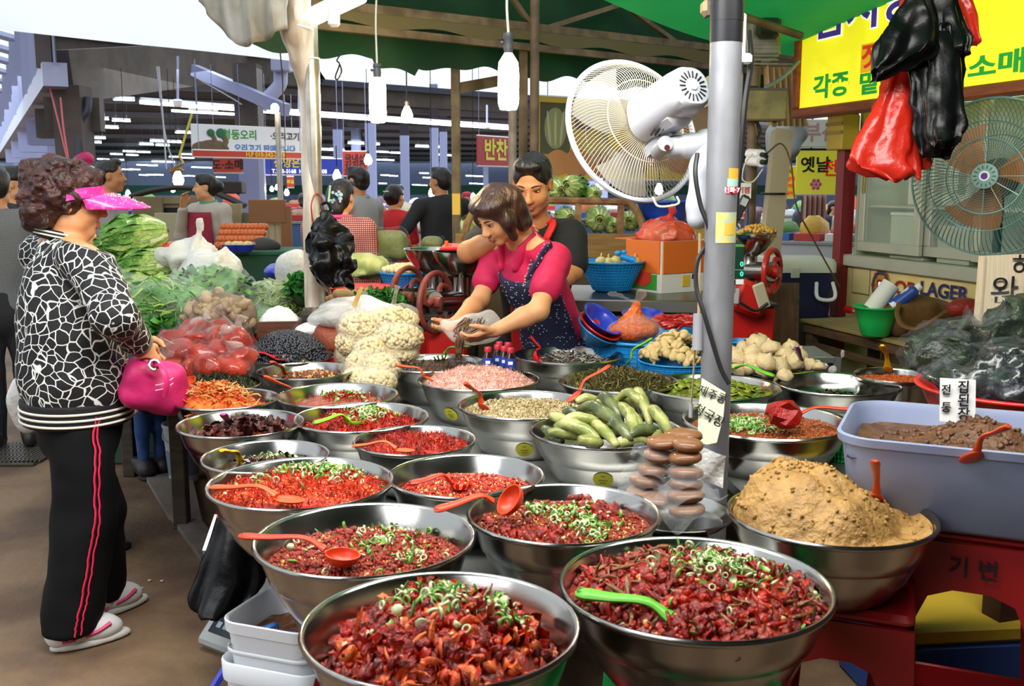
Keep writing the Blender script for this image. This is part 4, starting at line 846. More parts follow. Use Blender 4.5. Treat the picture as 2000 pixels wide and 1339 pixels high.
obj('vent_slots',mb,black,mot); obj('vent_hub',MB().add(lathe([(0,.314),(.012,.314),(.014,.309)][::-1],16),0,MF),fanw,mot)
mb = MB()
for i in range(6): mb.add(box(.004,.006,.05,0),0,MF@X((-.02+.013*i,-.0705,.16),(0,.3,0)))
obj('vent_slots',mb,black,mot)
obj('lower_cowl',MB().add(box(.085,.05,.16,.02),0,MF@X((.0,-.05,.17),(.1,0,0))),fanw,mot)
a_,b_ = at(1290,285,2.92),at(1392,268,2.86)
obj('tilt_joint',MB().add(beam(at(1268,300,2.98),at(1318,255,2.9),.045,.03)).add(cyl(at(1284,296,2.95),at(1300,280,2.86),.022,16)),mat('fan_joint','a3a6ac',.4),fan,world=True)
v,f = tube(spline([at(1300,290,2.9),at(1330,286,2.89),at(1360,284,2.88),at(1382,282,2.88)],5),[.024]+[.030]*5+[.036]*10,16); obj('arm',(v,f),fanw,fan,world=True)
obj('pivot_bolt',cyl(at(1303,288,2.87),at(1303,288,2.855),.008,12),mat('dark_red_bolt','4a1a18',.4),fan,world=True)
s = Sdf(at(1335,470,2.9)-V3((.05,.1,.05)),at(1395,240,2.9)+V3((.05,.12,.05)),.005)
s.chain([(at(1378,275,2.88),.034),(at(1372,330,2.87),.034),(at(1366,400,2.87),.034),(at(1364,425,2.87),.033)],.02); obj('mount_body',s.mb(),fanw,fan,world=True,smooth=True)
obj('mount_plate',beam(at(1384,260,2.87),at(1378,445,2.87),.045,.02,(0,1,0)),mat('fan_plate_dark','5f5a57',.5,metal=.4),fan,world=True)
obj('rear_handle',tube(spline([at(1275,385,2.98),at(1285,402,2.95),at(1310,402,2.95),at(1326,396,2.95),at(1322,384,2.96)],6),.0035,6),wirem,fan,world=True)

# --- second fan: teal, at the right edge
zg = 3.75; gc = at(1936,345,zg)
fan2 = thing('pedestal_fan','teal caged fan facing left at the right edge before the fridge','fan',gc)
ax2 = V3((-.62,-.78,.02)).normalized(); B = basis(ax2); MG = np.eye(4); MG[:3,0],MG[:3,1],MG[:3,2] = B[:,0],B[:,2],B[:,1]
teal = mat('teal_wire','3f7a72',.4,metal=.2); RG = .284
obj('front_grille',local(cage(96,RG,.125,.085,1,.0011,.0),MG),teal,fan2,kind='stuff'); obj('rear_grille',local(cage(96,RG,.05,.08,-1,.0011,.4),MG),teal,fan2,kind='stuff')
mb = MB()
for q in np.linspace(.045,.135,11): mb.add(ring(q,.0009,40,4),0,MG@X((0,0,.085)))
for i in range(12): mb.add(cyl((.04*cos(i*pi/6),.04*sin(i*pi/6),.087),(.135*cos(i*pi/6),.135*sin(i*pi/6),.085),.0018,5),0,MG)
for q in (RG,RG*.995): mb.add(ring(q,.004,64,6),0,MG)
mb.add(ring(.135,.003,48,6),0,MG@X((0,0,.085))); obj('front_rings',mb,mat('teal_grey_wire','6d8f88',.4,metal=.3),fan2)
bd = obj('badge',MB().add(lathe([(.046,.080),(.045,.094),(.034,.096),(0,.096)][::1],32),0,MG),mat('teal_badge','7da39b',.4),fan2)
obj('badge_centre',MB().add(lathe([(.019,.096),(.018,.0985),(0,.0985)],24),0,MG),white,bd); obj('badge_mark',MB().add(lathe([(.012,.0985),(.0115,.1),(0,.1)],20),0,MG),mat('purple_mark','5a3a8a',.4),bd)
mb = MB()
for i in range(14): mb.add(box(.003,.012,.002,0),0,MG@X((.033*cos(i*pi/7),.033*sin(i*pi/7),.097),(0,0,i*pi/7-pi/2)))
obj('badge_spokes',mb,mat('dark_teal','3a5a55',.5),bd)
for i in range(3): obj('blade',MB().add(blade(i),0,MG),mat('amber_blade','a8642c',.3,alpha=.75),fan2)
obj('motor_housing',MB().add(lathe([(0,-.2),(.06,-.19),(.075,-.12),(.07,-.08),(0,-.08)],28),0,MG),mat('brown_motor','6a5038',.5),fan2)
mo = gc-ax2*.15; obj('stand_pole',cyl((mo.x,mo.y,.02),(mo.x,mo.y,mo.z),.016,12),mat('teal_dark_pole','35524e',.5),fan2,world=True)
obj('stand_base',cyl((mo.x,mo.y,0),(mo.x,mo.y,.03),.2,28),mat('teal_dark_pole',''),fan2,world=True)

# --- carrier bags hung from the awning frame
bb = mat('black_bag_plastic','08080a',.33,spec=.25,bump=.2,bs=14); rb = mat('red_bag_plastic','d8301f',.3,coat=.25,bump=.35,bs=22,translucent=.3)
zb = 3.45
hk = thing('bag_hook','steel rail above the yellow sign that the carrier bags hang from','rail',at(1790,-40,zb)); obj('rail',cyl(at(1650,-30,zb),at(1960,-34,zb),.012,10),steelpole,hk,world=True)
for k in (1650,1960): obj('rail_hanger',cyl(at(k,-31,zb),at(k,-31,zb)+V3((0,0,.75)),.006,6),steelpole,hk,world=True)
for lab,rows,z,m,fo in [('long red carrier bag hanging at the left of the bag bunch',[(-35,1760,1785),(40,1752,1790),(110,1735,1785),(150,1728,1790),(220,1700,1790),(290,1668,1790),(322,1664,1788),(345,1735,1790)],zb+.06,rb,.35),
                     ('orange red carrier bag peeping out below the black bags',[(-35,1775,1800),(100,1770,1810),(250,1765,1812),(325,1768,1817)],zb+.10,mat('orange_bag','e5482a',.3,translucent=.3),.3),
                     ('long black carrier bag in the middle of the bag bunch',[(-35,1800,1840),(60,1785,1880),(120,1772,1885),(200,1778,1880),(260,1785,1878),(302,1800,1852)],zb+.0,bb,.3),
                     ('lower black carrier bag with a flared hem',[(60,1820,1872),(150,1812,1880),(225,1810,1880),(264,1815,1884),(284,1812,1860)],zb-.06,bb,.35),
                     ('bell shaped black carrier bag at the top left of the bag bunch',[(-35,1780,1800),(5,1765,1808),(30,1745,1822),(60,1724,1832),(95,1712,1833),(118,1708,1790),(148,1705,1712)],zb-.08,bb,.4),
                     ('short black carrier bag at the right of the bag bunch',[(-35,1825,1858),(30,1830,1880),(70,1835,1892),(104,1838,1892)],zb-.03,bb,.3),
                     ('red carrier bag at the top right of the bag bunch',[(-35,1850,1880),(15,1852,1906),(50,1870,1907),(84,1888,1908)],zb+.05,rb,.3)]:
    o = thing('carrier_bag',lab,'bag',at((rows[0][1]+rows[0][2])/2,-30,z),group='carrier bags hung above the stall')
    obj('bag_body',drape(rows,z,.028,fo,len(lab),bulge=lambda t: .5+1.0*t,cr=.010),m,o,world=True,smooth=True)
    x0 = (rows[0][1]+rows[0][2])/2; obj('handle_loop',tube(spline([at(x0-10,rows[0][0]+8,z),at(x0-8,rows[0][0]-12,z),at(x0+8,rows[0][0]-12,z),at(x0+10,rows[0][0]+8,z)],5),.006,6),m,o,world=True)
# --- slanting wall of the right: sign, fridge, table (all along one direction e)
e = V3((.273,-.962,0)); nrm = V3((-.962,-.273,0)); RZ = atan2(e.y,e.x)
def uv_on(P0,x,y):     # pixel -> (along e, height) on the vertical plane through P0
    d = at(x,y,1)-CAM; s = (P0-CAM).dot(nrm)/d.dot(nrm); q = CAM+d*s; return (q-P0).dot(e),q.z-P0.z,s
S0 = at(1551,232,6.1); uR,hR,_ = uv_on(S0,2000,183); Ws,Hs = uR+.75,1.05
sg = thing('shop_sign','big yellow lit sign board in a brown wooden frame','sign',S0,(0,0,RZ))
ysign = mat('lit_yellow_panel','efe832',.4,emit='efe31c',es=.55); woodf = mat('brown_sign_frame','9a4a1e',.5,col2='7e3a16',ns=6,stretch=(1,8,8))
obj('panel',box(Ws-.08,.10,Hs-.08,0,(Ws/2,.05,Hs/2)),ysign,sg)
fr_ = .055
for bx in [(Ws,.13,fr_,.008,(Ws/2,.04,fr_/2)),(Ws,.13,fr_,.008,(Ws/2,.04,Hs-fr_/2)),(fr_,.13,Hs-2*fr_,.008,(fr_/2,.04,Hs/2)),(fr_,.13,Hs-2*fr_,.008,(Ws-fr_/2,.04,Hs/2))]: obj('frame_rail',box(*bx),woodf,sg)
for u in (.3,1.6,2.3): obj('hanger',cyl((u,.05,Hs),(u,.05,Hs+.28),.012,8),rusty,sg)
def fit(body,P0,par,x0,y0,x1,y1,hpx,m,y=-.006,**kw):    # lettering from pixel (x0,y0) to (x1,y1), height hpx
    u0,h0,s0 = uv_on(P0,x0,y0); u1,h1,s1 = uv_on(P0,x1,y1); s = (s0+s1)/2
    o = text(body,px(hpx,s)*1.05,m,par,((u0+u1)/2,y,(h0+h1)/2),name='lettering',**kw)
    xs = [v.co.x for v in o.data.vertices]; k = abs(u1-u0)/max(1e-3,max(xs)-min(xs)); o.scale = (k,1,1)
    for q in par.children:
        if q.name.startswith('lettering_outline') and (q.location-o.location).length < .01: q.scale = (k,1,1)
    return o
purple = mat('purple_letter','4a2c9a',.5,emit='4a2c9a',es=.25); greenl = mat('green_letter','12a03c',.5,emit='12a03c',es=.25); redl = mat('red_letter','d8341c',.5,emit='d8341c',es=.25); whitel = mat('white_letter','f4f4f0',.5,emit='ffffff',es=.5)
fit('김치공',S0,sg,1592,24,1800,8,96,purple,bold=.022,outline=(whitel,.03))
u0,h0,_ = uv_on(S0,1683,114); u1,h1,_ = uv_on(S0,1735,110); a1,b1,_ = uv_on(S0,1700,84); a2,b2,_ = uv_on(S0,1700,140)
obj('orange_box',box(u1-u0,.004,b1-b2,0,((u0+u1)/2,-.003,(b1+b2)/2)),mat('orange_panel','e0a818',.5,emit='e0a818',es=.35),sg)
fit('젓',S0,sg,1686,113,1724,110,46,redl,y=-.009,bold=.03); fit('각종',S0,sg,1590,174,1660,166,46,greenl,bold=.03); fit('밑반찬도',S0,sg,1680,164,1855,146,46,greenl,bold=.03); fit('·소매',S0,sg,1880,136,2006,122,46,greenl,bold=.03)
# --- glass door fridge
F0 = at(1652,500,6.15); fz = F0.z
fr = thing('drinks_fridge','cream drinks fridge with sliding glass doors and a red edge','fridge',(F0.x,F0.y,0),(0,0,RZ))
Wf = 2.0; Df = .62; cream = mat('cream_panel','e8d79a',.45,col2='ddca88',ns=4); frame_g = mat('pale_grey_frame','b9bcae',.4,metal=.2); inner = mat('pale_green_inside','b4c0a4',.6)
Htop = 1.98
obj('lower_body',box(Wf,Df,fz-.10,.005,(Wf/2,Df/2,(fz-.10)/2+.05)),cream,fr); obj('plinth',box(Wf*.98,Df*.9,.05,0,(Wf/2,Df/2,.026)),black,fr)
obj('ledge',box(Wf,.07,.07,.006,(Wf/2,.0,fz-.02)),frame_g,fr)
obj('back_panel',box(Wf,.03,Htop-fz,0,(Wf/2,Df-.02,(fz+Htop)/2)),inner,fr); obj('end_panel',box(.02,Df-.04,Htop-fz,0,(.03,Df/2+.02,(fz+Htop)/2)),inner,fr); obj('inner_floor',box(Wf,Df-.05,.02,0,(Wf/2,Df/2,fz+.0)),inner,fr); obj('top',box(Wf,Df,.12,.005,(Wf/2,Df/2,Htop+.06)),cream,fr)
obj('shelf',box(Wf-.1,Df-.12,.012,0,(Wf/2,Df/2,fz+.30)),mat('wire_shelf','c4c8bc',.4,metal=.3),fr)
redp = mat('dark_red_post','7a1a22',.5)
u_,h_,_ = uv_on(V3((F0.x,F0.y,0)),1662,400); obj('edge_post',box(.075,.09,Htop-.45,.004,(-.01,-.02,.45+(Htop-.45)/2)),redp,fr)
def dr(x0,x1,nm,y):
    u0,_,_ = uv_on(F0,x0,420); u1,_,_ = uv_on(F0,x1,420); h0,h1 = fz+.04,Htop-.02; t = .055
    d = obj('sliding_door',None,parent=fr)
    for bx in [(u1-u0,.03,t,.003,((u0+u1)/2,y,h0+t/2)),(u1-u0,.03,t,.003,((u0+u1)/2,y,h1-t/2)),(t,.03,h1-h0-2*t,.003,(u0+t/2,y,(h0+h1)/2)),(t,.03,h1-h0-2*t,.003,(u1-t/2,y,(h0+h1)/2))]: obj('door_frame',box(*bx),frame_g,d)
    obj('pane',box(u1-u0-2*t,.006,h1-h0-2*t,0,((u0+u1)/2,y,(h0+h1)/2)),mat('fridge_glass','cfe0d4',.05,alpha=.10,coat=.6),d); return d
d = dr(1672,1792,'a',.03); obj('door_handle',box(.02,.012,.25,.004,(uv_on(F0,1683,400)[0],.008,fz+.5)),mat('old_brass','8a7a3a',.4,metal=.5),d)
dr(1788,1900,'b',.07); dr(1896,2060,'c',.03)
u0,h0,s0 = uv_on(F0,1668,520); u1,h1,_ = uv_on(F0,1697,575)
hatch = obj('hatch',box(u1-u0,.006,h0-h1,.002,((u0+u1)/2,-.003,fz+(h0+h1)/2)),cream,fr); obj('hatch_edge',box(u1-u0+.012,.004,h0-h1+.012,0,((u0+u1)/2,-.0015,fz+(h0+h1)/2)),mat('hatch_shadow_line','8a7a48',.6),fr)
u2,h2,_ = uv_on(F0,1684,515); obj('badge',box(.11,.006,.03,.002,(u2,-.004,fz+h2)),mat('dark_badge','3a2f2a',.4),fr)
ob_r = mat('red_brand_letter','9a2c1c',.5); ob_b = mat('navy_brand_letter','1f2f6e',.5); gold = mat('gold_letter_edge','c9952c',.5)
FB = V3((F0.x,F0.y,0))
fit('OB',FB,fr,1748,563,1790,565,34,ob_r,y=-.006,bold=.028,outline=(gold,.02)); fit('LAGER',FB,fr,1798,566,1893,574,36,ob_b,y=-.006,bold=.028,outline=(gold,.02))
u3,h3,s3 = uv_on(FB,1722,558); cr = obj('crest',MB().add(lathe([(0,0),(.085,0),(.085,.006),(0,.006)],32),0,X((u3,-.001,h3),(pi/2,0,0),(1,1.1,1))),mat('crest_gold','b08a3a',.5),fr)
obj('crest_ring',MB().add(ring(.07,.010,32,6),0,X((u3,-.007,h3),(pi/2,0,0),(1,1.1,.5))),mat('crest_navy','33385a',.5),cr)
for q in range(8): obj('crest_leaf',MB().add(ball(6,5,(.012,.004,.02)),0,X((u3+.07*sin(q*pi/4),-.008,h3+.078*cos(q*pi/4)),(0,q*pi/4,0))),ob_r,cr)
obj('crest_shield',MB().add(prism([(-.03,.035),(.03,.035),(.03,-.01),(0,-.04),(-.03,-.01)],-.011,-.005),0,X((u3,0,h3))),ob_r,cr); text('B',.055,whitel,cr,(u3,-.013,h3),bold=.02)
obj('crest_scroll',box(.12,.006,.03,.003,(u3,-.01,h3-.082)),mat('crest_scroll_red','8a2a22',.5),cr)
cl = thing('added_fridge_lamp','added tube lamp brightening the inside of the drinks fridge','lamp',FB+e*.9-nrm*.1+V3((0,0,Htop-.07)),(0,0,RZ)); obj('lit_tube',tube([(-.6,0,0),(.6,0,0)],.012,8),mat('fridge_fill_tube','ffffff',.5,emit='eaffea',es=3.5),cl); obj('lamp_base',box(1.3,.03,.02,0,(0,0,.025)),white,cl)  # lamp added to brighten the fridge interior
# goods in the fridge
def fbox(name,label,cat,x0,x1,hbot,ht,dep,m,back=.22,**kw):
    u0,_,_ = uv_on(F0,x0,420); u1,_,_ = uv_on(F0,x1,420); p = FB+e*((u0+u1)/2)-nrm*back
    o = thing(name,label,cat,(p.x,p.y,hbot),(0,0,RZ)); obj('carton',box(u1-u0,dep,ht,.004,(0,0,ht/2)),m,o); return o,u1-u0
o,wd = fbox('fruit_carton','white carton printed with red berries inside the fridge','carton',1735,1792,fz+.312,.33,.2,mat('white_carton','dfe0d6',.6)); shh = fz+.312
text('제주',.085,ink,o,(-wd*.15,-.103,.27),sx=.7); text('감귤',.05,redl,o,(wd*.28,-.103,.27))
for x,z in [(-.06,.14),(-.02,.17),(.02,.15),(0,.11),(-.08,.17),(.0,.07),(.03,.08)]: obj('printed_berry',MB().add(lathe([(0,0),(.022,0),(.022,.002)],14),0,X((x,-.101,z),(pi/2,0,0))),mat('berry_print','c8383a',.6),o)
for x,z in [(.05,.18),(-.04,.2),(.05,.11)]: obj('printed_leaf',MB().add(ball(8,4,(.03,.002,.012)),0,X((x,-.101,z),(0,.5,0))),mat('leaf_print','3f7a3c',.6),o)
o,wd = fbox('fruit_carton','pale carton with a dark bottle printed on it inside the fridge','carton',1800,1850,fz+.312,.30,.2,mat('pale_carton','d2d4c4',.6)); obj('printed_bottle',MB().add(lathe([(0,0),(.03,0),(.032,.1),(.012,.15),(.014,.18),(0,.18)],14),0,X((.05,-.1,.06),s=(1,.1,1))),mat('bottle_print','5a5f52',.6),o)
o,wd = fbox('storage_tub','translucent tub on the fridge floor at the left','tub',1720,1785,fz+.012,.24,.3,mat('pale_tub','b9c2b2',.4)); obj('tub_lid',box(wd*1.03,.31,.02,.004,(0,0,.25)),white,o)
o,wd = fbox('storage_tub','grey tub holding dark packets on the fridge floor at the right','tub',1812,1875,fz+.012,.2,.3,mat('grey_tub','9fa89a',.4)); obj('dark_packets',box(wd*.7,.2,.1,.01,(0,-.03,.25)),mat('dark_packet','39362f',.5),o); obj('yellow_label',box(wd*.5,.004,.02,0,(0,-.133,.27)),mat('yellow_sticker',''),o)
# yellow capital on top of the red edge post
yb = thing('signal_box','small yellow box on top of the dark red fridge post','box',FB+e*.0-nrm*-.06+V3((0,0,1.78)),(0,0,RZ)); obj('case',box(.16,.12,.2,.006),mat('ochre_box','b39a2a',.5),yb); obj('ribs',MB().add(box(.165,.01,.02,0,(0,-.062,.05))).add(box(.165,.01,.02,0,(0,-.062,0))),mat('ochre_dark','8a7620',.5),yb)
# --- wooden table in front of the fridge
TA,TB_ = on(1563,622,.74),on(1905,702,.74); te = (TB_-TA).normalized(); tn = V3((-te.y,te.x,0)); L = (TB_-TA).length+.3; wtop = mat('worn_table_top','9a8a55',.5,col2='7c6d42',ns=3,lo=.3,hi=.7); wedge = mat('dark_plank','5f4a30',.7,col2='4a3823',ns=5,stretch=(1,9,9))
wt = thing('wooden_table','worn low wooden table in front of the drinks fridge','table',TA*1,(0,0,atan2(te.y,te.x))); wt.location.z = 0
obj('table_top',box(L,.50,.02,.004,(L/2,.25,.73)),wtop,wt); obj('apron',box(L-.02,.03,.05,.003,(L/2,.03,.692)),wedge,wt); obj('apron',box(L-.02,.03,.05,.003,(L/2,.47,.692)),wedge,wt); obj('stretcher',box(L-.1,.025,.04,.003,(L/2,.035,.60)),wedge,wt)
for x in (.05,L-.05):
    for y in (.05,.45): obj('leg',box(.06,.05,.70,.004,(x,y,.352)),wedge,wt)
def ontab(x,y,h=.742): return on(x,y,h)
def basin(name,label,cat,x,y,w_,h,rim,m,taper=.72,mesh_=False,ribs=0,group=None,th=.004):
    c = on(x,y,rim); z = (c-CAM).dot(V3((0,cos(TILT),-sin(TILT)))); Rr = px(w_,z)/2
    o = thing(name,label,cat,(c.x,c.y,rim-h),group=group); b = taper
    pr = [(0,0),(b*.86*Rr,0),(b*Rr,.01),((b*.55+.45)*Rr,h*.5),(.95*Rr,h*.93),(Rr,h*.94),(1.01*Rr,h*.975),(Rr,h),(.955*Rr,h),((b*.55+.44)*Rr-th,h*.5),(b*Rr-th,.012),(0,.006)]
    obj('basin_body',lathe(pr,56),m,o,smooth=60)
    if mesh_:
        mb = MB()
        for i in range(48):
            a = i*2*pi/48; mb.add(tube([((q[0]+.0015)*cos(a),(q[0]+.0015)*sin(a),q[1]) for q in pr[2:5]],.0022,4,cap=False))
        for q in np.linspace(.2,.85,8):
            rr = np.interp(q,[.05,.5,.93],[b*Rr,(b*.55+.45)*Rr,.95*Rr]); mb.add(ring(rr+.0015,.0018,56,4),0,X((0,0,q*h)))
        obj('basket_ribs',mb,m,o,kind='stuff')
    return o,c,Rr,h
gpl = mat('green_plastic','1fb455',.35,coat=.2); bluep = mat('sky_blue_plastic','1c8fd6',.35,coat=.2); blued = mat('royal_blue_plastic','2436b0',.3,coat=.3); redpl = mat('red_plastic','c81f1c',.35,coat=.2)
basin('plastic_basin','green plastic basin on the wooden table holding a paper roll','basin',1712,597,88,.15,.742+.15,gpl,.6)
q = on(1703,590,.90); o = thing('paper_roll','white paper roll standing in the green basin','roll',q+V3((0,0,-.04)),(0,R(35),0)); obj('roll',lathe([(.012,0),(.045,0),(.045,.16),(.012,.16)],24),mat('white_paper','e6e6e0',.8),o); obj('core',lathe([(.013,.158),(.013,.004)],16),mat('card_core','9a8464',.8),o)
q = on(1742,592,.90); o = thing('spray_can','blue and white can lying in the green basin','can',q+V3((0,0,-.02)),(0,R(50),R(-10))); obj('can_body',lathe([(0,0),(.033,0),(.033,.13),(.02,.145),(0,.145)],24),mat('blue_can','2a4aa0',.35,col2='dfe4ee',ns=9,lo=.5,hi=.53),o); obj('cap',lathe([(.02,.145),(.02,.17),(0,.17)],16),white,o)
# brown shoulder bag
bc = on(1795,655,.742); s = Sdf(bc+V3((-.32,-.25,0)),bc+V3((.36,.32,.3)),.012); bm = mat('tan_brown_fabric','7a5428',.75,col2='63421e',ns=8,bump=.3,bs=40)
s.rbox(bc+V3((0,.05,.08)),(.18,.10,.08),basis(te),r=.06,k=.05); s.ell(bc+V3((-.02,.05,.14)),(.12,.09,.04),k=.06); s.noise(.02,9,3); s.cut(bc,(0,0,-1))
o = thing('shoulder_bag','slouched brown fabric shoulder bag on the wooden table','bag',bc); obj('bag_body',s.mb(),bm,o,world=True,smooth=True)
obj('strap',tube(spline([at(1756,592,4.95),at(1752,612,4.9),at(1762,634,4.85),at(1790,640,4.8),at(1825,622,4.75),at(1850,606,4.8)],8),.012,8,flat=.4),mat('bag_strap','6a4722',.7),o,world=True)
rbm = F('chilli_powder_pack','b02a1c',col2='8c1c12',ns=12,rough=.3)
for k,(x,y,h_) in enumerate([(1880,640,.755),(1878,612,.86)]):
    c = on(x,y,h_); o = thing('spice_pack',['red spice pack lying beside the brown shoulder bag','upper red spice pack leaning on the cardboard sign'][k],'packet',c); s = Sdf(c-V3((.13,.12,.06)),c+V3((.13,.12,.11)),.012); s.ell(c+V3((0,0,.03)),(.085,.06,.05)); s.noise(.015,14,k); obj('powder',s.mb(),rbm,o,world=True,smooth=True)
    s = Sdf(c-V3((.15,.14,.06)),c+V3((.15,.14,.13)),.014); s.ell(c+V3((0,0,.035)),(.10,.075,.062)); s.noise(.02,16,k+4); obj('clear_bag',s.mb(),film,o,world=True,smooth=True)
q = ontab(1660,612); o = thing('tape_roll','small red roll beside the green basin on the wooden table','roll',q+V3((0,0,.022)),(pi/2,0,.4)); obj('roll',lathe([(.008,-.03),(.022,-.03),(.022,.03),(.008,.03)],18),redpl,o); obj('core',lathe([(.009,-.031),(.009,.031)],12),white,o)
pt = thing('steel_tray','round shiny tray lying behind the wooden table against the fridge','tray',on(1640,588,.76)); obj('tray',lathe([(0,0),(.15,.0),(.17,.02),(.165,.022),(.148,.005),(0,.005)],40),steel,pt); obj('tray_foot',lathe([(0,-.005),(.1,-.005),(.1,0)],24),steel,pt)
# cardboard sign
cbm = mat('cardboard_pale','b9a98c',.8,col2='c4b598',ns=30,stretch=(9,1,.2))
cs,cc = card('cardboard_sign','handwritten cardboard sign standing right of the brown shoulder bag',[(1914,500),(2090,492),(2085,690),(1900,672)],3.35,cbm,.01)
put(cs,cc,'하',1998,523,3.35,.085,ink); put(cs,cc,'완도',1990,572,3.35,.105,ink); put(cs,cc,'산',1962,622,3.35,.07,ink)
obj('flute_strip',beam(at(1925,500,3.345)-cc,at(1912,672,3.345)-cc,.004,.003),mat('cardboard_dark','9c8b6c',.8),cs)
# ================================================================== tubs, stools, garlic, patties on the right
def stool(name,label,x,y,z_,seat_w,foot_w,hgt,rz,m,loopbar=True,marks=None,group='plastic stools'):
    o = thing(name,label,'stool',(x,y,z_),(0,0,rz),group=group)
    obj('seat',box(seat_w,seat_w,.03,.012,(0,0,hgt-.015)),m,o)
    obj('seat_dish',lathe([(0,hgt+.001),(seat_w*.3,hgt+.001),(seat_w*.31,hgt-.002)][::-1],24),m,o)
    for k in range(4):
        def P(u,h): w_ = (seat_w+(foot_w-seat_w)*(1-h/hgt))/2; return (u*w_,-w_,h)
        ho,hb = hgt*.80,hgt*.20
        outer = [(-1,0),(-1,hgt*.2),(-1,hgt*.5),(-1,hgt*.8),(-1,hgt-.03),(-.4,hgt-.03),(.4,hgt-.03),(1,hgt-.03),(1,hgt*.8),(1,hgt*.5),(1,hgt*.2),(1,0)]
        inner = [(-.66,0),(-.65,hgt*.2),(-.62,hgt*.5),(-.58,hgt*.68),(-.46,hgt*.77),(-.2,hgt*.8),(.2,hgt*.8),(.46,hgt*.77),(.58,hgt*.68),(.62,hgt*.5),(.65,hgt*.2),(.66,0)]
        V = []
        for d in (0,.012):
            for q in outer+inner: p = P(*q); V.append((p[0]*(1-d*4*0),p[1]+d,p[2]))
        n = len(outer); f = []
        for i in range(n-1): f += [[i,n+i,n+i+1,i+1],[2*n+i,2*n+i+1,3*n+i+1,3*n+i],[n+i,3*n+i,3*n+i+1,n+i+1]]
        f += [[0,2*n,3*n,n],[n-1,2*n-1,4*n-1,3*n-1]]
        mb = MB().add((np.array(V),f),0,X(rot=(0,0,k*pi/2)))
        if loopbar: mb.add(box(foot_w*.72,.012,hgt*.10,.004,(0,-(seat_w+(foot_w-seat_w)*.8)/2+.008,hgt*.22)),0,X(rot=(0,0,k*pi/2)))
        obj('side_panel',mb,m,o)
    if marks:
        text(marks,.05,ink,o,(.0,-seat_w/2-.012,hgt*.88),(pi/2-.06,0,0),bold=.01)
    return o
redst = mat('dark_red_stool','a3121a',.4,coat=.15)
zc = on(1622,999,RIM); stool('plastic_stool','red plastic stool under the bowl of tan soybean paste',zc.x+.05,zc.y+.03,0,.30,.36,.58,R(-22),redst)
tubc = at(1905,960,2.38)
st2 = stool('plastic_stool','taller red plastic stool under the pale blue tub, black marks on it',tubc.x+.05,tubc.y+.10,0,.38,.46,.70,R(-24),redst,marks='기 변')
text('서 변',.05,ink,st2,(.0,-.231,.70*.23),(pi/2-.06,0,0),bold=.01)
bc_ = on(1357,1136,RIM); stool('plastic_stool','green plastic stool under the largest front bowl',bc_.x+.02,bc_.y,0,.30,.36,.57,R(8),mat('green_stool','0f9a4a',.4,coat=.15))
ac_ = on(861,1216,RIM); stool('plastic_stool','brown plastic stool hidden below the nearest bowl of squid',ac_.x,ac_.y,0,.28,.34,.57,R(5),mat('brown_stool','5b3a24',.5))
stool('plastic_stool','short dark red stool between the two front bowls',.13,1.98,0,.2,.24,.28,R(5),redst)
cr_ = thing('crate','low yellow and blue crate behind the red stools','crate',(1.28,2.85,0),(0,0,.1)); obj('crate_body',box(.5,.35,.22,.01,(0,0,.111)),mat('blue_crate','1c3f80',.5),cr_); obj('crate_lid',box(.5,.35,.05,.01,(0,0,.247)),mat('yellow_crate','b79a2c',.5),cr_)
# pale blue tub with brown paste
tub = thing('storage_tub','large pale blue plastic tub of brown soybean paste at the right edge','tub',(tubc.x,tubc.y+.08,.705),(0,0,R(-24)))
def rrect(a,b,r,n=8):
    o = []
    for cx,cy,s0 in ((a-r,b-r,0),(-a+r,b-r,pi/2),(-a+r,-b+r,pi),(a-r,-b+r,3*pi/2)):
        o += [(cx+r*cos(s0+t*pi/2/n),cy+r*sin(s0+t*pi/2/n)) for t in range(n+1)]
    return np.array(o)
def loft(levels,cap0=True,cap1=False):
    V = np.concatenate([np.c_[p,np.full(len(p),z)] for p,z in levels]); n = len(levels[0][0]); m = len(levels)
    f = [[i*n+j,i*n+(j+1) % n,(i+1)*n+(j+1) % n,(i+1)*n+j] for i in range(m-1) for j in range(n)]
    if cap0: f.append(list(range(n-1,-1,-1)))
    if cap1: f.append(list(range((m-1)*n,m*n)))
    return V,f
tubm = mat('pale_blue_tub','757f9c',.4,col2='868fa8',ns=4,lo=.35,hi=.7)
obj('tub_body',loft([(rrect(.225,.185,.07),0),(rrect(.24,.20,.075),.012),(rrect(.262,.222,.085),.185),(rrect(.272,.232,.09),.188),(rrect(.274,.234,.09),.206),(rrect(.266,.226,.088),.208),(rrect(.256,.216,.082),.19),(rrect(.236,.196,.07),.02)],True,True),tubm,tub,smooth=50)
pastem = mat('dark_brown_paste','5c3a20',.5,col2='47290f',ns=20,bump=.6,bs=50)
def tubpaste(u,v):
    x,y = (u-.5)*.49,(v-.5)*.41; e_ = np.clip(np.minimum(.5-np.abs(u-.5),.5-np.abs(v-.5))*9,0,1); P = np.stack([x,y,0*x],-1)
    return x,y,.135+(.075*np.exp(-(((x-.03)/.15)**2+((y-.05)/.13)**2))+vnoise(P,14,2)*.016+vnoise(P,40,4)*.006)*e_+.02*(1-e_)
ps = thing('soybean_paste','dark brown soybean paste filling the pale blue tub','food',(tubc.x,tubc.y+.08,.705),(0,0,R(-24)),kind='stuff'); g = grid(tubpaste,60,60); obj('paste',g,pastem,ps,smooth=True,kind='stuff')
mb = MB(); 
for k in range(4): n = 70; x,y = rng.uniform(-.2,.2,n),rng.uniform(-.16,.16,n); mb.scatter(T('nub',k),rmats(n,np.stack([x,y,tubpaste(x/.49+.5,y/.41+.5)[2]],-1),(.004,.012)),0)
obj('paste_crumbs',mb,pastem,ps,smooth=True,kind='stuff')
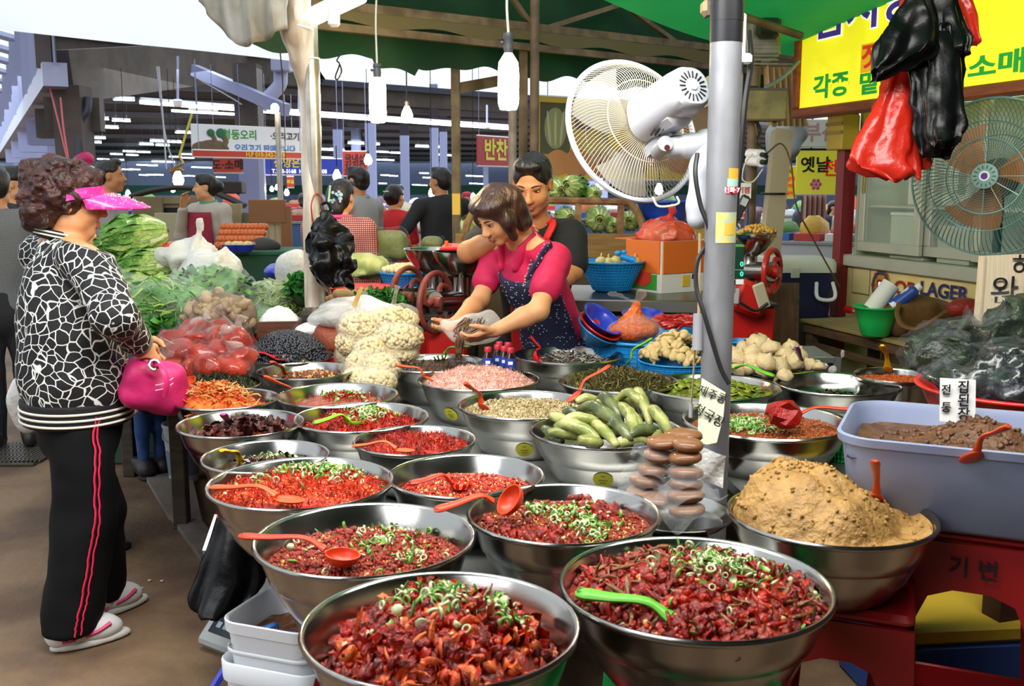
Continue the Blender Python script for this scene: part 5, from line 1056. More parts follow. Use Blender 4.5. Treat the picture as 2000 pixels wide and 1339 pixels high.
spoon('orange spoon stuck in the dark brown soybean paste',on(1970,832,1.0),on(1900,890,.90),'f0562a','spoon',r=.028,w_=.012)
# red basin of seaweed packs with its card
o,c,Rr,h = basin('plastic_basin','large red basin holding the black seaweed packs at the right edge','basin',1992,752,384,.17,.90,redpl,.7)
stool('plastic_stool','dark stool carrying the red basin of seaweed packs',c.x,c.y,0,.34,.4,.725,.3,mat('dark_stool','3a1418',.5))
sea = F('dried_seaweed','12161a',col2='141c18',ns=16,rough=.25,coat=.5,bump=.8,bs=22); seag = F('green_seaweed','1e2c1a',col2='10160f',ns=10,rough=.35,bump=.7,bs=36)
for k,(x,y,hh,rr,m,lab) in enumerate([(1860,690,.95,(.14,.12,.07),seag,'greenish crumpled seaweed pack at the left of the red basin'),(1900,738,.93,(.13,.11,.05),sea,'flat shiny black seaweed pack at the front of the red basin'),(1990,735,.95,(.13,.11,.07),sea,'plain black seaweed pack at the right of the red basin'),(1985,650,1.04,(.14,.12,.10),seag,'upper bulging seaweed pack with a pale top in the red basin'),(1918,672,.98,(.12,.12,.06),sea,'middle black seaweed pack under the upper one')]):
    p = on(x,y,hh); s = Sdf(p-V3((.24,.22,.15)),p+V3((.24,.22,.18)),.012); s.ell(p,rr,basis((1,.5*(k % 3-1),0))); s.noise(.045,9,k*3+1,ridge=True); s.noise(.015,26,k,ridge=True)
    o = thing('seaweed_pack',lab,'packet',p); obj('seaweed',s.mb(),m,o,world=True,smooth=True)
    s = Sdf(p-V3((.26,.24,.17)),p+V3((.26,.24,.2)),.014); s.ell(p,np.array(rr)*1.12+.006,basis((1,.5*(k % 3-1),0))); s.noise(.045,9,k*3+1,ridge=True); s.noise(.02,26,k,ridge=True); obj('clear_bag',s.mb(),film,o,world=True,smooth=True)
cd,cc = card('price_card','white handwritten card clipped to the front of the red basin',[(1837,738),(1906,742),(1905,828),(1836,822)],2.55,paperw)
for i,ch in enumerate('집된장'): put(cd,cc,ch,1882,757+i*26,2.55,.034,ink,bold=.01)
for i,ch in enumerate('전통'): put(cd,cc,ch,1848,762+i*34,2.55,.028,ink,bold=.01)
# green colander below the stew bowl
basin('mesh_basket','green mesh basket between the stew bowl and the pale blue tub','basket',1650,838,110,.17,.70,gpl,.75,True)
# garlic bulbs heaped on a steel plate
gp = on(1510,714,.74); pl_ = thing('steel_plate','round steel plate heaped with whole garlic','plate',(gp.x,gp.y,.725)); pz = (gp-CAM).y; obj('plate',lathe([(0,0),(.17,0),(.215,.022),(.22,.026),(.215,.028),(.17,.006),(0,.006)],48),steel,pl_); obj('plate_foot',lathe([(.15,-.006),(.152,0),(.14,0),(.14,-.006)][::-1],32),steel,pl_)
bx_ = thing('crate','steel box under the plate of garlic','crate',(gp.x,gp.y+.02,.606)); obj('crate_body',box(.30,.26,.11,.008,(0,0,.056)),galv,bx_); obj('crate_handle',box(.08,.01,.02,.003,(0,-.133,.08)),darksteel,bx_)
garl = mat('garlic_skin','dcc79c',.55,col2='c9ae80',ns=14,stretch=(1,1,.3),bump=.25,bs=30,sss=.15)
def garlic_bulb():
    th = np.linspace(0,1,14); r = np.interp(th,[0,.08,.25,.5,.7,.82,.9,1],[.0,.6,.95,1,.74,.34,.17,.14]); z = np.interp(th,[0,.08,.25,.5,.7,.82,.9,1],[-.62,-.62,-.45,0,.45,.66,.82,1.0])
    v,f = lathe(np.stack([r,z],-1),20); a = np.arctan2(v[:,1],v[:,0]); rr = np.hypot(v[:,0],v[:,1])[:,None]; k = (1+.07*np.cos(a*7))*np.where(v[:,2] < .6,1,1); v[:,:2] *= k[:,None]; return v,f
me = MB().add(garlic_bulb()).mesh('garlic_bulb',garl); me2 = MB().add(rough(garlic_bulb(),.18,1.2,3)).mesh('garlic_bulb',garl); mr_ = MB().add(lathe([(0,-.64),(.28,-.66),(.3,-.6)],12)).mesh('root',mat('garlic_root','9a8460',.8))
GB = [(1430,690,0,22),(1448,706,0,20),(1442,722,0,18),(1480,668,.09,25),(1470,688,.06,22),(1497,706,.05,23),(1440,700,.03,26),(1520,690,.05,24),(1536,694,.05,24),(1522,715,.02,27),(1488,720,.01,22),(1462,718,.0,18),(1550,708,.03,24),(1560,694,.02,22),(1580,712,0,18),(1600,716,0,15),(1532,732,0,18),(1505,680,.08,23),(1545,678,.06,20),(1455,678,.04,20),(1475,706,.03,24)]
gw = ['in the back left','low at the left','by the near left rim','crowning the heap','just below the crown','with an upright neck in the middle','broad at the left flank','upper right','second upper right','largest in front','low in the middle front','small at the front left','right of the largest','behind the right side','near the right rim','last at the right rim','at the near rim','behind the crown','at the back right','at the back left flank','in the centre']
for k,(x,y,hh,r) in enumerate(GB):
    p = on(x,y,.765+hh*.8); z = p.y; rr = px(r,z)*.92
    o = obj('garlic_bulb',me if k % 2 else me2,parent=None,loc=p,rot=(random.uniform(-.6,.6),random.uniform(-.6,.6),random.uniform(0,6)),label='whole garlic bulb %s of the heap on the plate' % gw[k],category='garlic',group='garlic bulbs on the steel plate'); o.scale = (rr,rr,rr)
    obj('root',mr_,parent=o)
# patties of fermented soybean in clear film
tr_ = on(1322,1000,.635); ty = thing('steel_tray','round steel tray under the stacks of brown patties','tray',(tr_.x,tr_.y,.608)); obj('tray',lathe([(0,0),(.12,0),(.145,.022),(.15,.027),(.145,.029),(.118,.006),(0,.006)],44),steel,ty); obj('tray_rim',MB().add(ring(.147,.004,44,6),0,X((0,0,.027))),steel,ty)
pat = mat('brown_patty','80501f',.3,col2='683c14',ns=16,bump=.35,bs=60,coat=.45)
pv = rough(ball(20,12),.05,2.2,5); pv = (np.sign(pv[0])*np.abs(pv[0])**np.array([1,1,.75]),pv[1]); pme = MB().add(pv).mesh('patty',pat)
PT = [(1343,868,31,2.36),(1338,893,33,2.36),(1340,922,34,2.35),(1339,945,33,2.35),(1340,966,37,2.34),(1342,995,36,2.33),(1300,862,38,2.42),(1288,890,32,2.42),(1278,918,33,2.42),(1262,938,33,2.42),(1288,975,34,2.38),(1258,962,34,2.42),(1334,850,38,2.50)]
pwl = ['topmost of the front stack','second from the top of the front stack','third from the top of the front stack','half veiled in film in the front stack','fifth down in the front stack','lowest of the front stack','large one topping the left stack','second down in the left stack','third down in the left stack','fourth down in the left stack','low between the two stacks','lowest of the left stack','broad one behind the two stacks']
for k,(x,y,r,z) in enumerate(PT):
    p = at(x,y,z+.03); rr = px(r,z+.03); o = thing('soybean_patty','round brown soybean patty, %s' % pwl[k],'food',p,(random.uniform(-.12,.12),random.uniform(-.12,.12),k),group='film wrapped soybean patties')
    q = obj('patty',pme,parent=o); q.scale = (rr,rr,.0165)
    if k not in (0,6,12,1):
        s_ = 1 if k < 6 else -1
        def sheet(u,v,k=k,rr=rr): x_ = (u-.5)*rr*3.6; y_ = (v-.5)*rr*2.7; d = np.hypot(x_,y_)/rr; return x_,y_,.018*np.exp(-(d*.9)**4)+.010*np.sin(u*9+k)*np.clip(d-.8,0,1)+.012*np.sin(v*7+k*2)*np.clip(d-.8,0,1)-.012*np.clip(d-1,0,1)
        obj('clear_film',grid(sheet,20,16),mat('patty_film','cfd4da',.12,alpha=.03,coat=.6,bump=.4,bs=30),o,loc=(0,0,.001),rot=(0,0,-k+s_*.3*(k % 3)),smooth=True)
cf = thing('clear_film','stiff clear film sheet sticking up behind the front stack of patties','film',at(1395,905,2.45)); obj('sheet',grid(lambda u,v: tuple(np.array([at(1360,870,2.48),])[0][i]+u*np.array([px(56,2.45),-.02,-.02])[i]+v*np.array([-.01,-.02,-px(60,2.45)])[i]+(.006*np.sin(u*6+v*4) if i == 1 else 0) for i in range(3)),12,10),film2,cf,world=True,smooth=True)
# sky-blue basin upside down, blue basket of nuts, big blue tub
basin('plastic_bowl','bright blue plastic bowl between the grey pole and the garlic','bowl',1448,664,62,.09,.80,bluep,.45)
o,c,Rr,h = basin('mesh_basket','blue mesh basket heaped with pale mushrooms behind the grey pole','basket',1325,702,158,.10,.76,bluep,.8,True)
mush = mat('pale_mushroom','d9c38c',.5,col2='c2a468',ns=12,bump=.2,sss=.1)
mv,mf = lathe([(0,-.9),(.35,-.85),(.33,-.3),(.55,-.1),(.95,.1),(1,.35),(.8,.7),(.4,.92),(0,1)],14); mm_ = MB().add((mv,mf)).mesh('mushroom',mush); gills = MB().add(lathe([(.34,-.28),(.9,.06)],12)).mesh('gills',mat('mushroom_gills','a88a58',.7))
mlab = 'pale button mushroom in the heap in the blue mesh basket'
for k in range(160):
    a,r = random.uniform(0,2*pi),sqrt(random.random())*Rr*.92; hh = .095+.12*(1-(r/Rr)**1.6)*random.uniform(.8,1); sz = random.uniform(.017,.023)
    o = obj('mushroom',mm_,loc=(c.x+r*cos(a),c.y+r*sin(a),.66+hh),rot=(random.uniform(-1.2,1.2),random.uniform(-1.2,1.2),a),label=mlab,category='mushroom',group='mushrooms in the blue mesh basket'); o.scale = (sz,)*3
    obj('gills',gills,parent=o)
o,c,Rr,h = basin('mesh_basket','large blue mesh tub holding blue bowls, a spice bag and red peppers','basket',1262,652,262,.20,.80,bluep,.82,True)
zt = c.y
pep = mat('red_pepper','b3140f',.25,coat=.4,col2='8c0d0c',ns=9); 
for k in range(26):
    x,y = 1290+(k % 9)*7.5,622+(k//9)*7; p = on(x,y,.84+.012*(2-k//9)); a = random.uniform(-.7,.7); t = np.linspace(0,1,7); path = np.stack([(t-.5)*.12,.015*np.sin(t*4+k),.01*np.sin(t*3)],-1)
    o = obj('red_pepper',tube(path,[.004,.011,.013,.012,.010,.006,.001],8),pep,loc=p,rot=(0,random.uniform(-.3,.3),a),label='glossy red pepper in the pile at the right of the large blue tub',category='pepper',group='red peppers in the blue tub',smooth=True)
    obj('stalk',tube([(-.06,0,0),(-.072,0,.004)],.003,5),mat('pepper_stalk','4f6b2a',.6),o)
for k,(x,y,hh,col,lab,rx,rz) in enumerate([(1178,622,.90,blued,'topmost royal blue bowl tilted in the large blue tub',-.75,.5),(1172,636,.87,redpl,'red bowl nested below the royal blue one',-.65,.5),(1168,644,.85,bluep,'sky blue bowl lowest of the tilted bowls',-.6,.5),(1255,612,.86,blued,'royal blue bowl behind the spice bag',-.2,0)]):
    p = on(x,y,hh); o = thing('plastic_bowl',lab,'bowl',p,(-rx*.8,.35 if k < 3 else 0,rz)); obj('bowl_body',lathe([(0,-.06),(.05,-.06),(.085,-.01),(.098,0),(.1,.004),(.094,.004),(.078,-.012),(.046,-.054),(0,-.054)],36),col,o,smooth=60)
    obj('rim',MB().add(ring(.099,.003,36,6),0,X((0,0,.002))),col,o)
p = on(1238,640,.85); s = Sdf(p-V3((.18,.18,.1)),p+V3((.18,.18,.2)),.009); s.ell(p+V3((0,0,-.01)),(.12,.1,.055)); s.ell(p+V3((0,0,.03)),(.07,.06,.05)); s.cone(p+V3((0,0,.05)),p+V3((.01,0,.10)),.04,.02); s.noise(.012,16,2)
o = thing('spice_bag','knotted clear bag of orange red chilli flakes in the large blue tub','bag',p); obj('flakes',s.mb(),F('orange_flakes','c4481a',col2='d9702c',ns=60,rough=.35,bump=.5),o,world=True,smooth=True)
s = Sdf(p-V3((.2,.2,.1)),p+V3((.2,.2,.25)),.009); s.ell(p+V3((0,0,-.005)),(.128,.107,.062)); s.cone(p+V3((0,0,.05)),p+V3((.01,0,.115)),.05,.012); s.chain([(p+V3((.01,0,.115)),.012),(p+V3((.03,0,.15)),.03)],.01,flat=(0,1,0),ff=.3); s.chain([(p+V3((.0,0,.115)),.01),(p+V3((-.06,0,.14)),.012),(p+V3((-.11,0,.15)),.018)],.01,flat=(0,1,.3),ff=.5); s.noise(.012,20,5); obj('clear_bag',s.mb(),mat('spice_film','d0c8c0',.1,alpha=.08,coat=.6,bump=.5,bs=40),o,world=True,smooth=True)
# small bottles between the bowls
def bottle(label,x,y,z):
    p = at(x,y,z); o = thing('drink_bottle',label,'bottle',(p.x,p.y,.77),group='small brown tonic bottles with blue labels')
    obj('glass',lathe([(0,0),(.02,0),(.021,.004),(.021,.05),(.012,.065),(.011,.075),(0,.075)],18),mat('brown_bottle','2a1410',.15,coat=.4),o)
    obj('blue_label',lathe([(.0213,.008),(.0215,.009),(.0215,.046),(.0213,.047)],18),mat('blue_label','23409a',.4),o); obj('label_print',box(.018,.002,.012,0,(0,-.0212,.03)),white,o)
    obj('red_cap',lathe([(.0135,.068),(.014,.084),(.012,.087),(0,.087)],16),mat('red_cap','b8263a',.35,col2='e8dada',ns=30,lo=.6,hi=.65),o); return o
bz = 4.05
stk = thing('crate','dark crate behind the pink shrimp bowl carrying the small bottles','crate',(at(975,700,bz).x,at(975,700,bz).y+.03,.606)); obj('crate_body',box(.17,.17,.16,.008,(0,0,.081)),mat('dark_crate','2d2a2c',.5),stk); obj('crate_edge',box(.175,.175,.015,.003,(0,0,.155)),mat('dark_crate2','3a3638',.5),stk)
for k,(x,z) in enumerate([(953,3.98),(972,4.04),(985,4.0),(997,3.96),(975,4.12),(992,4.1)]): bottle('small brown tonic bottle %s between the broth bowl and the silver fish' % ['at the left','second from the left','in the middle','at the right','at the back left','at the back right'][k],x,700,z)
# ================================================================== goods behind the bowls
def blob(name,label,cat,x,y,z,r,m,part='contents',amp=.012,sc=16,seed=0,h=.011,fm=None,grow=1.1,tie=None,rot=None,group=None,cutz=None,stalks=None,neck=0):
    p = at(x,y,z); r = np.array(r); pad = amp*2+.03; B = basis(rot) if rot is not None else None; rm = r.max() if rot is not None else r
    o = thing(name,label,cat,p,group=group)
    s = Sdf(np.array(p)-rm-pad,np.array(p)+rm+pad,h); s.ell(p,r,B); s.noise(amp,sc,seed,ridge=fm is not None)
    if cutz: s.cut((p.x,p.y,cutz),(0,0,-1))
    obj(part,s.mb(),m,o,world=True,smooth=True)
    if fm:
        tp = p+V3(tie) if tie else p; lo = np.minimum(np.array(p)-rm*grow,np.array(tp)-.05)-pad; hi = np.maximum(np.array(p)+rm*grow,np.array(tp)+.06)+pad
        s = Sdf(lo,hi,h*1.15); s.ell(p,r*grow+.004,B)
        if tie: s.cone(p+(tp-p)*.45,tp,.05,.012,.05); s.cone(tp,tp+(tp-p).normalized()*.045,.012,.03,.01,flat=(0,1,0),ff=.4)
        s.noise(amp,sc,seed,ridge=True); s.noise(amp*.5,sc*2.5,seed+8)
        obj('clear_bag',s.mb(),fm,o,world=True,smooth=True)
    if stalks: mb,n = MB(),stalks[1]; d = rng.normal(size=(n,3)); d /= np.linalg.norm(d,axis=1)[:,None]; [mb.scatter(T(stalks[0],q),rmats(len(d[q::4]),(d[q::4]*r*1.0) @ (B.T if B is not None else np.eye(3)),stalks[2],.5),q % 2) for q in range(4)]; obj('loose_leaves',mb,stalks[3],o,smooth=True,kind='stuff')
    if neck: obj('bag_neck',rough(tube(spline([(0,0,r[2]*.6),(neck*.3,-.01,r[2]+.015),(neck,-.02,r[2]+.05)],5),[.05,.04,.03,.02,.012,.010,.014,.022,.030,.034,.030],12,flat=.4),.016,30,seed),mat('twisted_film','cfc4c0',.12,alpha=.16,coat=.6,bump=.5,bs=40),o,smooth=True)
    return o
chil = F('chilli_powder','a82808',col2='8a1a04',ns=14,rough=.35,coat=.45,spec=.3,bump=.5,bs=26)
CB = [(462,668,3.98,'upper right pack with a twisted neck'),(418,662,4.05,'upper middle pack'),(385,668,4.08,'upper left pack'),(345,665,4.12,'far left pack behind the hand'),(352,690,3.98,'left pack in the second row'),(395,698,3.9,'broad flat pack in the middle'),(432,688,3.95,'pack right of the broad flat one'),(470,700,3.92,'right pack in the second row'),(325,712,3.92,'lowest left pack beside the handbag'),(360,722,3.86,'lowest middle pack'),(410,722,3.84,'lowest pack above the seaweed bowl'),(452,718,3.86,'lowest right pack by the black beans'),(378,648,4.2,'back pack under the film'),(440,645,4.2,'back right pack')]
for k,(x,y,z,l) in enumerate(CB):
    blob('chilli_pack','clear pack of red chilli powder, '+l,'packet',x,y,z,(.068,.058,.046 if k else .058),chil,'chilli_powder',.026,11,k,.010,mat('pack_film','b8a8a4',.1,alpha=.022,coat=.6,bump=.5,bs=40),1.10,((k % 3-1)*.05,-.02,.085) if k in (0,2,6,8,12) else None,((1,.5*(k % 3-1),.25*((k*7) % 5-2))),group='packs of chilli powder',neck=(.03,-.03,.02)[k % 3] if k in (0,1,2,6,8,11,13) else 0)
vs = thing('vegetable_stand','low wooden stand hidden under the chilli packs and the bagged greens','stand',(-1.74,5.0,0)); wood = mat('grey_wood','4f4436',.8,col2='3f362a',ns=4,stretch=(1,8,8))
for k in range(4): obj('board',box(.60,.27,.03,.003,(.05,-.75+.28*k,.58)),wood,vs)
for x in (-.22,.30):
    for y in (-.7,.1): obj('leg',box(.06,.06,.56,.004,(x,y,.281)),wood,vs)
# salt box on the stacked red colanders
o,c,Rr,h = basin('mesh_basket','red colander under the wooden box of salt','basket',545,655,188,.10,.775,redpl,.85,True,group='stacked red colanders')
basin('mesh_basket','second red colander nested below the one with the salt box','basket',545,671,184,.12,.72,redpl,.85,True,group='stacked red colanders')
sb = thing('salt_box','wooden box heaped with white salt on the red colander','box',on(541,664,.775)+V3((0,.06,.03)),(0,0,.12)); sw = px(84,4.6)/2
for x,y,a in ((0,-sw*.7,0),(0,sw*.7,0)): obj('side_panel',box(sw*2,.012,.075,.002,(x,y,.02)),mat('dark_salt_wood','6b3d28',.7,col2='55301f',ns=6,stretch=(1,6,9)),sb)
for x in (-sw+.006,sw-.006): obj('side_panel',box(.012,sw*1.36,.075,.002,(x,0,.02)),mat('dark_salt_wood',''),sb)
salt = mat('coarse_salt','f2f2f0',.6,bump=.4,bs=200)
obj('salt',grid(lambda u,v: ((u-.5)*sw*1.95,(v-.5)*sw*1.35,.045+.075*(1-(2*u-1)**2)**.8*(1-(2*v-1)**2)**.8+.003*np.sin(u*23+v*17)),24,18),salt,sb,smooth=True,kind='stuff')
blob('salt_bag','small heap of white salt in a tied clear bag beside the salt box','bag',607,645,4.6,(.07,.06,.035),salt,'salt',.006,20,3,.009,film,1.15,(.01,0,.15))
blob('spice_bag','bag of reddish brown powder under the milky white bag','bag',650,662,4.6,(.115,.09,.075),F('brown_red_powder','9a4a26',col2='8a3a1c',ns=10,rough=.4),'powder',.012,12,5,.010,film,1.07)
o = blob('plastic_bag','milky white folded bag lying on the brown powder bag','bag',668,622,4.62,(.16,.12,.055),film2,'bag_body',.018,11,6,.010); 
blob('plastic_bag','second milky white bag behind the wooden stake','bag',700,606,4.75,(.20,.12,.06),mat('white_sheet','dfe0e2',.4,bump=.3,bs=12),'bag_body',.02,9,7,.012)
bt = basin('plastic_basin','red basin under the bag of brown powder','basin',655,700,110,.12,.74,redpl,.8)
sk = thing('wooden_stake','slim yellow wooden stake stuck between the white bags','stake',at(690,612,4.6)); obj('stake',beam(at(682,622,4.6),at(704,566,4.6),.02,.008,(0,1,0)),mat('yellow_wood','c9a45a',.6,col2='b08a42',ns=9),sk,world=True); obj('stake_tip',beam(at(704,566,4.6),at(707,560,4.6),.014,.006,(0,1,0)),mat('yellow_wood',''),sk,world=True)
# net bags of peeled garlic
clv = mat('peeled_garlic','e2d3a4',.4,col2='d3bf8a',ns=12,sss=.15); cvT = (I1[0]*np.array([1,.84,.84]),I1[1])
GBG = [(768,626,4.22,(.12,.10,.065),'topmost bag with a twisted neck'),(778,660,4.15,(.115,.10,.065),'tight bag below the topmost one'),(705,640,4.2,(.10,.09,.07),'top left bag'),(740,655,4.25,(.09,.08,.07),'bag between the two top ones'),(692,668,4.2,(.085,.08,.065),'left bag in the second row'),(728,688,4.12,(.085,.08,.07),'middle bag in the second row'),(770,690,4.15,(.10,.08,.05),'flat bag behind the broth bowl'),(710,712,4.1,(.08,.07,.065),'middle bag in the third row'),(744,720,4.06,(.085,.07,.07),'right bag in the third row'),(702,738,4.05,(.075,.07,.05),'lowest left bag'),(735,745,4.0,(.09,.07,.055),'lowest bag beside the red strips'),(688,690,4.25,(.07,.07,.06),'far left bag behind the bean bowl')]
for k,(x,y,z,r,l) in enumerate(GBG):
    p = at(x,y,z); o = thing('garlic_bag','clear net bag of peeled garlic cloves, '+l,'bag',p,group='bags of peeled garlic'); r = np.array(r)*.84; n = 300
    d = rng.normal(size=(n,3)); d /= np.linalg.norm(d,axis=1)[:,None]; d[:,1] = -np.abs(d[:,1])*np.where(rng.random(n) < .85,1,-1)
    mb = MB().add(ball(14,9,tuple(r*.9)),0); mb.scatter(cvT,rmats(n,d*r,(.0105,.0125)),0); obj('cloves',mb,clv,o,smooth=True,kind='stuff')
    mb = MB().add(rough(ball(22,14,tuple(r*1.06+.012)),.02,14,k))
    if k in (0,2,4): mb.add(tube(spline([(0,0,r[2]),(.01,0,r[2]+.05),(.02,0,r[2]+.09)],4),[.02,.012,.009,.009,.008,.008,.009,.010,.014],8))
    obj('clear_net',mb,mat('net_film','e6e0d4',.12,alpha=.10,coat=.6,bump=.5,bs=50),o,smooth=True)
# leafy bundle behind the garlic
leafm = mat('leafy_green','2f7a2c',.45,col2='1f5a20',ns=9); leaf2 = mat('leafy_light_green','5b9a3a',.45,col2='47822c',ns=9)
def leaves(name,label,cat,x,y,z,r,n,s,mats_,group=None):
    p = at(x,y,z); o = thing(name,label,cat,p,group=group,kind='stuff'); mb = MB(); d = rng.normal(size=(n,3)); d /= np.linalg.norm(d,axis=1)[:,None]; d[:,2] = np.abs(d[:,2])*1.0-.1; d *= rng.uniform(.75,1.05,n)[:,None]
    for k in range(4): q = d[k::4]*np.array(r); mb.scatter(T('leaf',k),rmats(len(q),q,s,1.0),k % len(mats_))
    mb.add(ball(12,8,tuple(np.array(r)*.8)),len(mats_)); obj('leaves',mb,mats_+[mat('leaf_core','1c3d18',.7)],o,smooth=True,kind='stuff'); return o
leaves('greens_bundle','bundle of dark green perilla leaves behind the garlic bags','vegetable',742,590,4.95,(.13,.09,.06),260,(.022,.035),[leafm,leaf2])
for k,(x,y,r) in enumerate([(652,583,14),(668,577,18),(688,576,15),(715,574,16),(640,586,10)]):
    z = 5.3; rr = px(r,z); o = obj('potato',MB().add(rough(ball(14,9,(rr*1.15,rr,rr*.8)),rr*.2,2/rr*.5,k)),mat('potato_skin','a88a5a',.7,col2='94764a',ns=12),None,loc=at(x,y,z),label='brown potato, %s of the row behind the white bags' % ['second','third and largest','fourth','last at the right','first at the left'][k],category='vegetable',group='potatoes behind the white bags',smooth=True)
# black bag hung on the left pole
o = thing('carrier_bag','bulging black carrier bag tied to the shiny steel pole','bag',at(650,440,4.5)); obj('bag_body',drape([(408,636,646),(425,626,652),(445,612,668),(470,607,684),(500,610,686),(530,613,684),(555,634,682)],4.58,.075,.28,3,bulge=lambda t: .3+1.1*sin(min(1,t*1.3)*pi*.6),cr=.03),bb,o,world=True,smooth=True)
obj('string',tube([at(645,362,4.6),at(642,390,4.6),at(641,412,4.58)],.005,6),mat('pale_green_string','9fc28c',.6),o,world=True); obj('handle_loop',tube(spline([at(632,412,4.58),at(628,400,4.58),at(640,396,4.58),at(646,410,4.58)],5),.007,6),bb,o,world=True)
# --- two grinders with hoppers and spoked wheels
ironm = mat('red_brown_iron','8a4034',.5,col2='75342b',ns=10,bump=.15); redbox = mat('red_machine','c4201c',.35,coat=.2)
def grinder(label,hx,hy,wpx,z,wheel,wm,neck_y,body,sgn=1,tilt_=.35,hop=steel):
    c = at(hx,hy,z); o = thing('grinder',label,'grinder',(c.x,c.y,0)); Rr = px(wpx,z)/2; hd = Rr*.90
    pr = [(.03,-hd*1.0),(Rr*.28,-hd),(Rr*.62,-hd*.72),(Rr*.88,-hd*.36),(Rr,-.01),(Rr*1.02,0),(Rr*.97,0),(Rr*.84,-hd*.36),(Rr*.58,-hd*.70),(.02,-hd*.95)]
    obj('hopper',lathe(pr,48),hop,o,loc=(0,0,c.z)); nb = at(hx,neck_y,z).z
    obj('neck',lathe([(Rr*.30,nb-.16),(Rr*.34,nb-.05),(Rr*.36,nb+.0),(Rr*.30,nb+.02),(Rr*.30,c.z-hd*.95),(0,c.z-hd*.9)],28),steel,o)
    wc = at(*wheel[:2],z-.12)-V3((c.x,c.y,0)); RW = px(wheel[2],z-.12); W = X(wc,(pi/2,0,tilt_*pi))
    obj('barrel',cyl(tuple(wc),(0,0,wc.z-.01),.05,18),steel if hop is steel else mat('dark_iron','3a3632',.45,metal=.6),o)
    wh = obj('wheel',MB().add(ring(RW,.014,48,8),0,W),wm,o); mb = MB()
    for a in (.2,2.3,4.4):
        t = np.linspace(0,1,7); mb.add(tube(np.stack([RW*t*np.cos(a+.9*np.sin(t*pi)),RW*t*np.sin(a+.9*np.sin(t*pi)),0*t],-1),[.018,.016,.014,.013,.013,.014,.016],8),0,W)
    obj('spokes',mb,wm,wh); obj('hub',MB().add(lathe([(0,-.03),(.028,-.03),(.03,0),(.028,.035),(.012,.037),(0,.037)],20),0,W),wm,wh)
    bx = box(px(body[1]-body[0],z),.26,at(0,body[2],z).z-.004,.012,(at((body[0]+body[1])/2,600,z).x-c.x,0,at(0,body[2],z).z/2+.002)); obj('machine_body',bx,redbox,o)
    obj('shelf_plate',box(px(body[1]-body[0],z)*1.1,.28,.015,.002,(at((body[0]+body[1])/2,600,z).x-c.x,0,at(0,body[2],z).z+.008)),mat('dark_plate','3c3a3a',.5,metal=.4),o); return o
grinder('front steel grinder with a red brown wheel beside the hand of the seller',902,490,114,4.95,(851,590,57),ironm,585,(835,912,640),tilt_=.34)
grinder('rear steel grinder with a red brown wheel left of the front one',846,485,114,5.4,(797,580,57),ironm,580,(800,870,640),tilt_=.34)
rl = thing('red_tray','red tray with orange tongs lying over the hopper of the front grinder','tray',at(910,486,4.95)); obj('tray',MB().add(box(.24,.30,.02,.006),0,X(at(912,487,4.95)+V3((0,.0,.012)))),redpl,rl,world=True); obj('tongs',MB().add(tube([at(872,486,4.9),at(872,470,4.9)],.009,8)).add(tube([at(878,486,4.9),at(879,476,4.9)],.008,8)),mat('orange_tongs','f0621c',.4),rl,world=True)
o,c,Rr,h = basin('mesh_basket','blue mesh basket of garlic cloves behind the grinder wheels','basket',795,529,108,.18,on(795,529,1.0).z,bluep,.6,True)
gm_ = thing('garlic_cloves','white garlic cloves heaped in the blue mesh basket behind the wheels','garlic',(c.x,c.y,1.0),kind='stuff'); mb = MB(); n = 160; a = rng.uniform(0,2*pi,n); r = np.sqrt(rng.random(n))*Rr*.85; mb.scatter(cvT,rmats(n,np.stack([r*np.cos(a),r*np.sin(a),.03*(1-(r/Rr)**2)],-1),(.018,.024)),0); mb.add(lathe([(0,-.005),(Rr*.9,-.02)][::-1],24),0); obj('cloves',mb,clv,gm_,smooth=True,kind='stuff')
tb2 = thing('goods_table','dark table carrying the blue and red baskets behind the grinders','table',(at(760,560,5.6).x,5.65,0)); obj('table_top',box(1.0,.7,.03,.004,(0,0,.79)),wood,tb2)
for x in (-.45,.45):
    for y in (-.3,.3): obj('leg',box(.05,.05,.775,.003,(x,y,.388)),wood,tb2)
rt = thing('mesh_basket','square red basket behind the black bag and the leafy bundle','basket',at(722,552,5.5)); rt.location.z = .806; s_ = .17
obj('basket_body',loft([(rrect(.15,.12,.03,4),0),(rrect(.19,.15,.03,4),.13),(rrect(.2,.16,.03,4),.135),(rrect(.185,.145,.03,4),.13),(rrect(.145,.115,.03,4),.01)],True,True),redpl,rt); obj('basket_grid',MB().add(box(.3,.004,.004,0,(0,0,.08))).add(box(.004,.24,.004,0,(0,0,.08))),redpl,rt)
# bundles of greens in bags behind
drg = mat('bundled_stems','7f8a56',.6,col2='565f34',ns=30,stretch=(3,3,40),lo=.4,hi=.6)
def bale(label,x0,y0,x1,y1,z,m,fm,rz=0):
    c = at((x0+x1)/2,(y0+y1)/2,z); w_,h_ = px(x1-x0,z),px(y1-y0,z); o = thing('greens_bag',label,'bag',c); s = Sdf(np.array(c)-(w_*.7,w_*.6,h_*.7),np.array(c)+(w_*.7,w_*.6,h_*.8),.014)
    s.rbox(c,(w_*.45,w_*.35,h_*.45),r=.05); s.noise(.02,10,2); obj('stems',s.mb(),m,o,world=True,smooth=True)
    s = Sdf(np.array(c)-(w_*.75,w_*.65,h_*.75),np.array(c)+(w_*.75,w_*.65,h_*.85),.016); s.rbox(c,(w_*.49,w_*.39,h_*.49),r=.06); s.cone(c+V3((w_*.3,-w_*.2,h_*.2)),c+V3((w_*.33,-w_*.36,-h_*.1)),.03,.01); s.noise(.03,12,4); obj('clear_bag',s.mb(),fm,o,world=True,smooth=True); return o
bale('tall clear bag of bundled green stems before the woman in red',724,448,800,512,6.3,drg,film)
